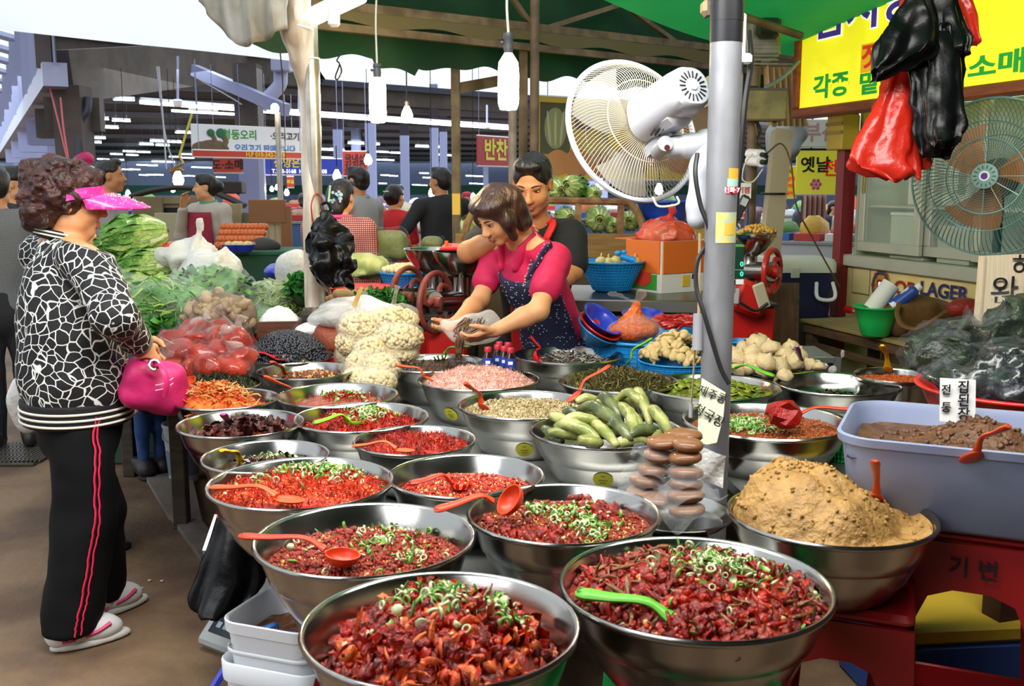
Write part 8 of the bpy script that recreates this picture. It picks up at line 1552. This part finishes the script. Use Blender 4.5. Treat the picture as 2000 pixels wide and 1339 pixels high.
# ------------------------------------------------------------------ people further back
def plaid(name,c1,c2,c3,sc=30):
    m = bpy.data.materials.new(name); m.use_nodes = True; N,L = m.node_tree.nodes,m.node_tree.links; b = N['Principled BSDF']; tc = N.new('ShaderNodeTexCoord'); prev = None
    for ax,c in (('X',c2),('Z',c3)):
        w_ = N.new('ShaderNodeTexWave'); w_.bands_direction = ax; w_.inputs['Scale'].default_value = sc; L.new(tc.outputs['Object'],w_.inputs['Vector']); r = N.new('ShaderNodeValToRGB'); r.color_ramp.elements[0].position,r.color_ramp.elements[1].position = .45,.6; L.new(w_.outputs['Fac'],r.inputs[0])
        mx = N.new('ShaderNodeMixRGB'); mx.inputs[1].default_value = lin(c1); mx.inputs[2].default_value = lin(c)
        if prev: L.new(prev,mx.inputs[1])
        L.new(r.outputs[0],mx.inputs[0]); prev = mx.outputs[0]
        mx.inputs[0].default_value = .5
    L.new(prev,b.inputs['Base Color']); b.inputs['Roughness'].default_value = .8; return m
def pos(x,z): return at(x,400,z).x,at(x,400,z).y
x,y = pos(214,7.6); stand('person','man in grey vest with striped sleeves looking right, behind the pink visor',x,y,1.75,1.66,mat('grey_pink_sleeve','9a8f96',.8),sleeve='long',skinm=skin_m,vest=mat('slate_vest','4d5a68',.8),h=.012,build=1.1)
wa,wd = stand('person','woman in burgundy apron and beige jacket holding her hand to her mouth',*pos(406,8.6),-.45,1.57,mat('beige_jacket','b5ada0',.8),hair='bun',sleeve='long',arms=[((-.23,.0,1.06),(-.24,.06,.80)),((.24,.1,1.12),(.10,.20,1.40))],apron=mat('burgundy_apron','8e1c33',.75),collar=mat('green_collar','4fa07a',.6),h=.011,female=True,head_turn=.85)
for q in (0,1): obj('sleeve_stripe',tube([wd['W'](.12,.13,1.24-q*.03),wd['W'](.20,.10,1.235-q*.03)],.008,6),mat('dark_stripe','3a2c2c',.7),wa,world=True)
obj('orange_hem',tube([wd['W'](-.05,.16,.82),wd['W'](.13,.12,.81)],.014,6),mat('orange_hem','d8702c',.7),wa,world=True)
pw2,pd = stand('person','woman in red plaid shirt with a pale blue flower clip in her hair',*pos(662,6.2),pi-.35,1.52,plaid('red_plaid','a23a3a','d8bcb0','7a2a2c',26),hair='low',sleeve='long',h=.011,female=True,build=1.15,stoop=.02)
cl_ = pd['hc']+pd['M']@V(.03,-.13,.00); mb = MB(); mb.scatter((I1[0]*.012,I1[1]),rmats(14,cl_+rng.uniform(-.035,.035,(14,3)),(.7,1.3)),0); obj('flower_clip',mb,mat('pale_blue_clip','a9c4d6',.4),pw2,world=True); obj('pink_collar',MB().add(ring(.07,.016,20,6),0,X(pd['nb']+V(0,0,.02))),mat('pink_collar','d23a7a',.6),pw2,world=True)
stand('person','man in grey short sleeved shirt turned left beside the woman with the flower clip',*pos(702,8.3),pi+1.0,1.62,mat('grey_striped_shirt','8e8f90',.8,col2='a3a3a2',ns=40,wave='Z'),pants=mat('grey_trousers','6d7076',.8),skinm=skin_m,h=.012,build=1.1,collar=mat('grey_collar','9a9a9a',.8))
rw,rd = stand('person','woman in bright red T-shirt with a shoulder strap, seen from behind',*pos(770,8.8),pi-.55,1.48,mat('bright_red_tshirt','c8141c',.7),hair='bun',h=.012,female=True,build=1.1)
obj('bag_strap',tube(spline([rd['W'](-.16,-.10,1.36),rd['W'](-.06,-.16,1.2),rd['W'](.06,-.16,1.02),rd['W'](.14,-.1,.9)],5),.010,6),mat('dark_strap','2a2628',.6),rw,world=True); obj('hair_clip',box(.05,.012,.012,.003,tuple(rd['hc']+rd['M']@V(.0,-.13,.05)-A3(rw.location))),mat('pale_clip','d8c8a8',.4),rw)
stand('person','man in black T-shirt with one hand on his hip, seen from behind',*pos(862,8.6),pi+.55,1.62,mat('black_cotton','1e1f24',.8),skinm=skin_m,h=.012,build=1.2,arms=[((-.40,-.02,1.10),(-.22,.08,.92)),((.40,.02,1.10),(.30,.2,.95))],head_turn=-.5)
stand('person','person in a grey checked shirt cut by the left edge of the picture',*pos(-8,5.6),pi+.3,1.58,plaid('grey_check','5a5e62','9a9c9c','34373a',60),skinm=skin_m,h=.012,sleeve='short',build=1.1)
stand('person','person with black hair in a black top behind the customer at the left edge',*pos(24,6.8),1.9,1.60,mat('black_cotton',''),h=.012,sleeve='long')
stand('person','person in jeans and white trainers hidden behind the patterned jacket',*pos(128,3.98),2.3,1.40,mat('pink_green_top','d8a0a0',.8,col2='8fa07a',ns=5),pants=mat('blue_denim','2e4c86',.8,col2='3c5c98',ns=12),h=.012,hair='low')
sm = stand('person','person in a long blue denim skirt, seen only below the pink handbag',*pos(268,5.05),.9,.86,mat('floral_cloth','d8d4b8',.8,col2='4a6a9a',ns=40,lo=.5,hi=.55),pants=mat('blue_denim',''),h=.012,hair='low')
stand('person','man in dark grey top seen from behind, right of the white bulb',*pos(1582,12.5),pi-.1,1.38,mat('dark_grey_top','4a4f58',.8),sleeve='long',skinm=skin_m,h=.016)
stand('person','woman in white blouse with black hair beside the dark red fridge post',*pos(1650,12.5),pi+.6,1.33,mat('white_blouse','d4d2cc',.8),hair='bun',h=.016,female=True)
stand('person','woman in dark blouse facing the woman in white by the fridge post',*pos(1628,13.0),.8,1.28,mat('navy_blouse','22263a',.8),hair='low',h=.016,female=True)
stand('person','small distant person in maroon walking behind the pale lane post',*pos(592,15),pi,1.36,mat('maroon_top','7a3a48',.8),h=.02,hair='low')
stand('person','distant seller in a red headscarf behind the square beige post',*pos(912,11.5),0,1.40,mat('teal_top','3a5a60',.8),h=.018,hairm=mat('red_scarf','b3283a',.7),hair='low',female=True)
stand('person','distant seated seller in a green top left of the woman in red',*pos(736,10.5),0,1.26,mat('green_top','2f6a3c',.8),h=.018,hair='low',female=True)
# ================================================================== hanging bulbs, banners and the stalls far behind
hot = mat('hot_bulb_glass','fff6e0',.4,emit='ffe0a8',es=120); hot2 = mat('small_bulb_glass','fff0d0',.4,emit='ffd89a',es=70); cold = mat('cold_bulb_glass','ffffff',.4,emit='e8f6ff',es=25); sock = mat('grey_socket','4b4d52',.45); wcord = mat('white_cord','d9d2c2',.5)
def cfl(label,x,y0,ys,y1,y2,wpx,z,top=-60,xt=None):
    c = at(x,y1,z); o = thing('hanging_bulb',label,'lamp',c); r = px(wpx,z)/2; Y = lambda y: at(x,y,z).z-c.z
    hB,hT = Y(y2),Y(y1); obj('lit_bulb',lathe([(0,hB),(r*.8,hB+.004),(r,hB+.03),(r,hT-.02),(r*.98,hT)],24),hot,o)
    obj('bulb_collar',lathe([(r*.99,hT),(r*.95,hT+.02),(r*.35,Y(ys)),(0,Y(ys))],24),mat('white_bulb_base','f2efe8',.35,emit='ffe9c8',es=.8),o)
    obj('socket',lathe([(r*.4,Y(ys)-.005),(r*.48,Y(ys)+.02),(r*.42,Y(y0)-.02),(r*.5,Y(y0)-.015),(r*.45,Y(y0)),(0,Y(y0))],18),sock,o); obj('switch_key',box(.014,.02,.012,.003,(-r*.6,0,(Y(y0)+Y(ys))/2)),sock,o)
    obj('cord',tube(spline([c+V3((0,0,Y(y0))),at(x-3,(y0+top)/2,z),at((xt or x)+2,top,z)],6),.005,7),wcord,o,world=True)
cfl('big glowing bulb hanging on a white cord above the head of the man',993,66,102,132,215,41,3.9); cfl('second glowing bulb hanging on a white cord between the posts',737,125,150,165,240,33,5.2)
def bulb(label,x,y,wpx,z,m,top,hang=True):
    c = at(x,y,z); r = px(wpx,z)/2; o = thing('hanging_bulb',label,'lamp',c); obj('lit_bulb',lathe([(0,-r),(r*.7,-r*.75),(r,0),(r*.75,r*.8),(r*.35,r*1.6),(0,r*1.6)],16),m,o); obj('socket',cyl((0,0,r*1.5),(0,0,r*2.4),r*.36,10),sock,o)
    if hang: obj('cord',cyl((0,0,r*2.3),(0,0,max(at(x,top,z).z,2.8 if z > 9 else 0)-c.z),.004,5),black,o)
bulb('small pear shaped bulb right of the second glowing bulb',795,226,23,5.6,hot2,135)
for lab,x,y,w_,z,m in [('small white bulb above the fruit stall behind the blue banner',658,345,17,7.5,cold),('warm bulb left of the neck of the man in black',843,378,13,9.5,hot2),('warm bulb beside the red banner and the pillar',719,314,16,12,hot2),('white bulb above the cabbage rack at the left',1172,362,17,7.5,cold),('white bulb seen through the white fan',1287,372,17,7.5,cold),('white bulb in the lane right of the grey pole',1502,428,14,10,cold),('white bulb over the shack beside the hook balance',338,371,9,12,cold),('warm bulb under the hall lamps over the shack',348,352,22,13,hot2),('white bulb beside the slim lane post',560,377,10,12,cold),('first of the two warm bulbs left of the slim lane post',531,370,8,13,hot2),('second of the two warm bulbs left of the slim lane post',541,367,8,13.3,hot2),('small white bulb behind the tip of the visor',250,379,10,12,cold),('tiny white bulb behind the right of the bending woman',924,385,10,11,cold)]: bulb(lab,x,y,w_,z,m,y-60)
def banner(label,x0,y0,x1,y1,z0,z1,m,texts=(),th=.02):
    P = [at(x0,y0,z0),at(x1,y0 if z0 == z1 else y0+(y0-360)*(z0/z1-1)*0,z1),at(x1,y1,z1),at(x0,y1,z0)]; c = (P[0]+P[2])/2; o = thing('banner',label,'banner',c); ey = (P[1]-P[0]); W_ = V3((ey.x,ey.y,0)).length; Hh = (P[0]-P[3]).length; rz_ = atan2(ey.y,ey.x); o.rotation_euler = (0,0,rz_)
    obj('cloth',box(W_,th,Hh,0),m,o); [obj('hem',cyl((-W_/2,0,q*Hh/2),(W_/2,0,q*Hh/2),.012,6),white,o) for q in (-1,1)]; [obj('hanger',cyl((q*W_*.45,0,Hh/2),(q*W_*.45,0,max(Hh*.6,2.85-c.z)),.004,5),lilac,o) for q in (-1,1)]
    for (u,v,body,s_,tm,*kw) in texts: text(body,Hh*s_,tm,o,((u-.5)*W_,-th/2-.004,(.5-v)*Hh),**(kw[0] if kw else dict(bold=.025)))
    return o,W_,Hh
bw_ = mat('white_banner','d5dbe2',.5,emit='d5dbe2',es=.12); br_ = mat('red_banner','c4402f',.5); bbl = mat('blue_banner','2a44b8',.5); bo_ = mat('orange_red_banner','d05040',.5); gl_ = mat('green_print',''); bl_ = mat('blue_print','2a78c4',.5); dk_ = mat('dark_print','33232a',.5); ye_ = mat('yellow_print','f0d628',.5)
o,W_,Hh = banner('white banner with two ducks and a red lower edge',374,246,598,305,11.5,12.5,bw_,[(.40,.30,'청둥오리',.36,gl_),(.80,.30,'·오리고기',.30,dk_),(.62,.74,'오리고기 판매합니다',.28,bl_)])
for q,(dx,s_) in enumerate(((-.40,1),(-.33,1.25))):
    dk = obj('printed_duck',MB().add(ball(12,7,(.16*s_,.004,.08*s_)),0,X((W_*dx,-.012,-Hh*.26))).add(tube(spline([(W_*dx+.1*s_,-.014,-Hh*.18),(W_*dx+.13*s_,-.014,0),(W_*dx+.1*s_,-.014,Hh*.18)],5),.028*s_,6,flat=.2,up=(0,1,0))),mat('duck_brown','6d5a44',.6),o); obj('duck_head',MB().add(ball(10,6,(.05*s_,.004,.045*s_)),0,X((W_*dx+.08*s_,-.02,Hh*.25))),mat('duck_green','2a6a4a',.6),dk)
banner('red strip with a yellow phone number under the duck banner',377,295,597,308,11.4,12.4,br_,[(.62,.5,'H.P 010-342-2578',.95,ye_)])
banner('orange red banner with black letters under the duck banner',417,309,474,337,12,12,bo_,[(.5,.5,'도·소매',.75,dk_)])
banner('blue banner with yellow letters behind the lane post',513,309,668,341,13,13.6,bbl,[(.42,.32,'중앙은혜 식',.62,ye_),(.45,.80,'T.733-0168  H.P:010-2008',.34,whitel)])
banner('red banner with black lettering beside the second glowing bulb',670,296,718,343,14,14,bo_,[(.5,.28,'국내산',.32,dk_),(.5,.55,'김치전',.32,dk_),(.5,.85,'도·소매',.30,dk_)])
banner('dark red banner with yellow brush letters left of the big bulb',932,266,1000,324,12,12.6,mat('deep_red_banner','a8282c',.5),[(.5,.5,'반찬',.78,mat('lime_print','d8d83a',.5))])
banner('small red and yellow poster on the far pillar by the lane post',560,345,574,366,16,16,br_,[(.5,.5,'과일',.4,ye_)])
# big printed banner behind the fan: melon and peaches
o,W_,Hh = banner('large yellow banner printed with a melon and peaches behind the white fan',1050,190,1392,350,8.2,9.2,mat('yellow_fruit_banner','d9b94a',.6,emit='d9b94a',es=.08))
obj('photo_print',box(W_*.155,.004,Hh*.62,0,(-W_*.415,-.014,Hh*.12)),mat('melon_photo_ground','6b6a52',.6),o); ml = obj('printed_melon',MB().add(ball(20,9,(W_*.058,.004,Hh*.25)),0,X((-W_*.415,-.018,Hh*.12))),mat('melon_green','a9b07c',.6),o)
for k in range(3): obj('melon_stripe',MB().add(ball(12,7,(W_*.008,.004,Hh*.22)),0,X((-W_*(.45-.034*k),-.023,Hh*.12),(0,.12*(k-1),0))),mat('melon_pale','c9cda2',.6),ml)
for k,(u,v,r) in enumerate([(-.40,-.28,.07),(-.30,-.3,.075),(-.18,-.32,.075),(.02,-.2,.10),(.15,-.05,.12),(.3,-.1,.13)]): obj('printed_peach',MB().add(ball(18,8,(W_*r,.004,W_*r*.85)),0,X((W_*u,-.014-.001*k,Hh*v))),mat('peach_print','dfa060',.6,col2='cf8a5a',ns=2),o)
obj('yellow_field',box(W_*.5,.003,Hh*.35,0,(W_*.22,-.012,Hh*.31)),mat('pale_field','e0b88a',.6),o); text('ㅂ',Hh*.4,mat('violet_print','6a5a8a',.6),o,(-W_*.27,-.02,Hh*.2),bold=.03)
# hanging signs at the right
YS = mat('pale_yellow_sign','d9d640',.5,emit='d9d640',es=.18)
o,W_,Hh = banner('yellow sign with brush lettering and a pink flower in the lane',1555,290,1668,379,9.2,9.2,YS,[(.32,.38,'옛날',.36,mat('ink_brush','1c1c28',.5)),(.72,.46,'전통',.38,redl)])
for k in range(7): obj('flower_dot',MB().add(ball(8,5,(Hh*.045,.004,Hh*.045)),0,X((-W_*.16+Hh*.09*(k > 0)*cos(k*pi/3),-.014,-Hh*.28+Hh*.09*(k > 0)*sin(k*pi/3)))),mat('flower_pink','d86a9a',.5),o)
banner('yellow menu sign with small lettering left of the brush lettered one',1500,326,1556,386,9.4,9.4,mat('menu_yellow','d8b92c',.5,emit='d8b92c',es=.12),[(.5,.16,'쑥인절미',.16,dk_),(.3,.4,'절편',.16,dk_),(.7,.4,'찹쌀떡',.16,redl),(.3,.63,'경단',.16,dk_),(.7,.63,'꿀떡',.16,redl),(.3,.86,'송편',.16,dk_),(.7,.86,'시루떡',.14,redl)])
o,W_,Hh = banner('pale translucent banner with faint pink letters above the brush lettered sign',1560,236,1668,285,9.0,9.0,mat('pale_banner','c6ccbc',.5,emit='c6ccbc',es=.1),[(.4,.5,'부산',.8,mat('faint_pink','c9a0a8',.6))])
obj('frame_rod',MB().add(cyl((-W_*.55,.02,-Hh*.62),(W_*.55,.02,-Hh*.62),.012,6)).add(cyl((-W_*.5,.02,-Hh*.62),(-W_*.5,.02,Hh*.8),.012,6)).add(cyl((-W_*.25,.02,-Hh*.62),(-W_*.25,.02,Hh*.8),.008,6)),black,o)
cur = thing('curtain','pleated beige curtain behind the junction box','curtain',at(1545,160,6.8)); obj('pleats',grid(lambda u,v: tuple(np.array(tuple(at(1490,128,6.8)))[i]+u*np.array([px(85,6.8),.1,0])[i]+v*np.array([px(15,6.8),0,-px(115,6.8)])[i]+(.03*np.sin(u*42+v*2) if i == 1 else 0) for i in range(3)),60,8),mat('beige_curtain','b89a6a',.8,translucent=.2),cur,world=True,smooth=True); obj('rail',cyl(at(1485,127,6.8),at(1580,127,6.8),.012,6),rusty,cur,world=True)
lb = thing('lane_pillar','leaning cream post in the lane behind the service post','post',at(1500,560,7.5)); obj('shaft',beam(at(1492,600,7.5),at(1528,255,7.5),.13,.13,(0,1,0)),mat('cream_post','b3a684',.7),lb,world=True); obj('wire_ring',MB().add(ring(.09,.008,20,5),0,X(at(1512,378,7.5))),black,lb,world=True)
wb = thing('plastic_bag','grey white bundle of bags hung beside the pale banner','bag',at(1540,262,8)); s = Sdf(at(1540,262,8)-V3((.3,.3,.4)),at(1540,262,8)+V3((.3,.3,.4)),.025); s.ell(at(1540,262,8),(.13,.1,.22)); s.noise(.06,7,3); obj('bag_body',s.mb(),mat('grey_white_bags','a9b2b5',.5),wb,world=True,smooth=True)
# --- the shack and the fruit counter behind the left heap
board = mat('pale_board','a0916f',.8,col2='8a7a58',ns=3); darkcov = mat('dark_cover','3a3835',.8)
sh = thing('shack','low shack of pale boards under a dark cover behind the woman in burgundy','shack',(at(400,450,10).x,10.2,0)); bx0 = sh.location
def sbox(nm,x0,y0,x1,y1,z,m,d=.06): 
    c = at((x0+x1)/2,(y0+y1)/2,z)-V3(tuple(bx0)); return obj(nm,box(px(x1-x0,z),d,px(y1-y0,z),.004,tuple(c)),m,sh)
for k,q in enumerate([(262,384,318,440),(318,384,382,398),(318,398,352,406),(262,440,320,500),(430,398,474,500),(474,415,520,500),(380,398,432,412),(300,500,560,560)]): sbox('board',*q,10+.04*(k % 3),board if k != 5 else mat('olive_board','6a6a52',.8))
sbox('opening',318,406,382,440,10.12,black); sbox('cream_sheet',305,416,354,500,9.9,mat('cream_board','b9b48c',.7)); sbox('blue_sheet',350,414,378,492,9.92,mat('blue_sheet','2f5c9c',.6)); sbox('plinth',262,500,560,640,10.0,darkcov,.3)
obj('cover',tube(spline([at(255,384,10.1),at(300,372,10.1),at(350,366,10.1),at(400,370,10.1),at(440,384,10.1),at(478,402,10.1)],5),.07,10,flat=.4),darkcov,sh,world=True); obj('crate_top',box(.22,.2,.12,.01,tuple(at(455,366,10.2)-V3(tuple(bx0)))),mat('dark_box','2c211c',.6),sh)
tp_ = thing('wood_panel','tall brown panel standing beside the slim lane post','panel',(at(562,450,9).x,9.0,0)); obj('panel',box(.09,.05,at(0,402,9).z,.004,(0,0,at(0,402,9).z/2+.001)),mat('brown_panel','8a5c36',.7),tp_); obj('top_box',box(.32,.06,.2,.004,(-.16,0,at(0,412,9).z)),mat('brown_panel',''),tp_)
for k,x in enumerate((518,532,545)): o = thing('folded_parasol',['left','middle','right'][k]+' one of the three folded cream parasols leaning behind the fruit counter','parasol',at(x,500,9.1),group='folded cream parasols'); obj('canopy',tube([at(x-2,412,9.1),at(x,440,9.1),at(x+3,494,9.05)],[.02,.055,.03],8),mat('cream_canvas','b5a888',.8),o,world=True); obj('pole',cyl(at(x+3,494,9.05),at(x+4,520,9.0),.012,6),rusty,o,world=True)
fc_ = thing('fruit_counter','counter under a dark green cloth behind the radish bags','counter',(at(500,520,8.0).x,8.1,0)); ft = at(0,490,7.8).z; obj('cloth',box(px(190,8),.5,ft-.005,.02,(0,0,ft/2)),mat('dark_green_cloth','1d4a34',.8,bump=.3,bs=6),fc_); obj('cloth_edge',box(px(192,8),.52,.04,.01,(0,0,ft-.02)),mat('green_cloth_edge','2c5a42',.8),fc_)
onn = mat('orange_onion','d8702c',.35,coat=.2,col2='c25a20',ns=5); ot = MB().add(ball(12,8)).mesh('onion',onn); os_ = MB().add(tube([(0,0,.95),(0,0,1.25)],[.2,.05],5)).mesh('neck',mat('onion_neck','9a7a4a',.7))
for k in range(44):
    r_ = k//11; x = 426+8.0*(k % 11)+r_*4; y = 489-r_*6; p = at(x,y,7.95+.07*r_); p.z = ft+.032+r_*.045; o = obj('onion',ot,loc=p,rot=(random.uniform(-.8,.8),random.uniform(-.8,.8),0),label='orange brown onion in the netted heap on the green cloth counter',category='onion',group='onions on the fruit counter'); o.scale = (.031,)*3; obj('neck',os_,parent=o)
for k,x in enumerate((455,478)): p = at(x,492,7.7); o = thing('fruit_bowl',['left','right'][k]+' royal blue bowl of pale fruit in front of the onion heap','bowl',(p.x,p.y,ft)); obj('bowl_body',lathe([(0,.001),(.05,.001),(.085,.055),(.08,.056),(.048,.01),(0,.01)],20),blued,o); mb = MB(); [mb.add(ball(8,6,(.026,)*3),0,X((.04*cos(j*1.3),.04*sin(j*1.3),.055))) for j in range(5)]; obj('fruit',mb,mat('pale_fruit','d8c890',.5),o)
blob('bundle','dark cloth bundle at the right end of the fruit counter','bundle',520,480,8.0,(.12,.1,.07),darkcov,'cloth',.02,9,2,.015)
# --- stalls across the lane and in the hall: counters with goods in trays
gcol = ['4f8a3c','c9a23c','b8402c','d8d4c0','7a9a4a','8a5a34','3a6a9a','d07a3a','e0e0dc','5a3a4a']
def far_stall(label,x,y,z,w_,n,cloth,seed,rz_=0):
    p = at(x,y,z); rs = random.Random(seed); o = thing('market_stall',label,'stall',(p.x,p.y,0),(0,0,rz_)); t = max(.5,min(1.05,p.z)); obj('counter',box(w_,.8,t-.01,.01,(0,0,t/2)),cloth,o); obj('counter_top',box(w_*1.03,.84,.03,.004,(0,0,t)),mat('stall_top','8a8f94',.5),o)
    for k in range(n):
        wx = w_/n; mm2 = mat('goods_'+gcol[(k+seed) % 10],gcol[(k+seed) % 10],.6,bump=.5,bs=30); hh_ = rs.uniform(.08,.22); tr2 = obj('tray',box(wx*.86,.6,.07,.004,(-w_/2+wx*(k+.5),0,t+.05)),mat(['tray_white','tray_blue','tray_red'][(k+seed) % 3],['d8dadc','2f66b8','b8342c'][(k+seed) % 3],.5),o); obj('goods',rough(ball(12,7,(wx*.38,.26,hh_)),.05,7,k+seed),mm2,tr2,loc=(-w_/2+wx*(k+.5),0,t+.08),smooth=True)
for a in [('counter of greens and mushrooms in front of the man in black',830,446,10.2,2.0,6,mat('stall_white','b8bcc0',.7),1),('white stall heaped with goods behind the woman in red',690,425,12,2.2,7,mat('stall_blue','4a6a9a',.7),4),('far dark stall at the foot of the hall wall, left of the posts',600,405,19,3.2,8,mat('stall_dark','3c3e46',.7),2),('far stall with bright trays under the dark red banner',950,405,17,3.4,9,mat('stall_dark',''),7),('rice cake stall with white trays beyond the cooler box',1560,470,9.8,1.7,6,mat('stall_white',''),8,-.5),('far stall behind the cabbage rack',1150,410,13,3.0,9,mat('stall_blue',''),3),('far stall beyond the man in the grey vest',200,415,15,2.4,7,mat('stall_dark',''),5),('stall of dark jars in the lane beside the leaning post',1480,425,19,2.6,7,mat('stall_dark',''),6),('far stall with red goods beyond the brush lettered sign',1640,420,15.5,2.2,6,mat('stall_white',''),9)]: far_stall(*a)
bt_ = thing('basket_stack','stack of royal blue trays left of the dark red fridge post','tray',at(1630,515,8.2),(0,0,-.2)); bt_.location.z = .62
for k in range(5): obj('tray',loft([(rrect(.17,.14,.03,3),.042*k),(rrect(.19,.16,.03,3),.042*k+.05),(rrect(.2,.17,.03,3),.042*k+.052)],True,True),mat('royal_tray','2450c0',.4),bt_)
fs_ = thing('crate','white crates under the stack of royal blue trays','crate',(bt_.location.x,bt_.location.y,0),(0,0,-.2)); obj('crate_body',box(.5,.4,.3,.01,(0,0,.151)),mat('tray_white',''),fs_); obj('crate_body',box(.5,.4,.3,.01,(0,0,.459)),mat('tray_white',''),fs_)
obj('hanging_cloth',grid(lambda u,v: (at(1560,380,12.2).x+.28*u,12.2+.05*np.sin(u*30),at(1560,380,12.2).z-v*.45),20,4),mat('pinkish_cloth','b08a80',.8),label='row of pinkish cloths hanging under the brush lettered sign',category='cloth')

# small things: pink bundle on the pillar, pink cords, scraps on the floor
pb_ = blob('bundle','pink and white cloth bundle hanging on the dark pillar behind the curly hair','bundle',166,312,9.1,(.09,.08,.06),hotpink,'cloth',.02,9,3,.014); obj('white_part',MB().add(rough(ball(12,8,(.07,.06,.07)),.02,9,2)),white,pb_,loc=(.03,-.02,-.12),smooth=True)
for k,pts in enumerate([[(96,165,9),(112,230,9),(131,308,9)],[(118,190,9),(124,250,9),(133,308,9)]]): wire('cord',pts,.008,mat('pink_cord','d86a78',.6),label=['left','right'][k]+' one of the two pink cords hanging from the lilac gutter beam',category='cord')
for k,(x,y) in enumerate([(292,1133),(316,1134),(275,1148),(255,1168),(382,1176),(740,1210)][:5]): obj('garlic_scrap',MB().add(rough(ball(6,5,(.009,.006,.004)),.004,200,k)),mat('pale_scrap','cfcac0',.7),None,loc=on(x,y,.004),label='small white scrap on the brown floor before the white trainers',category='scrap',group='white scraps on the floor',smooth=True)
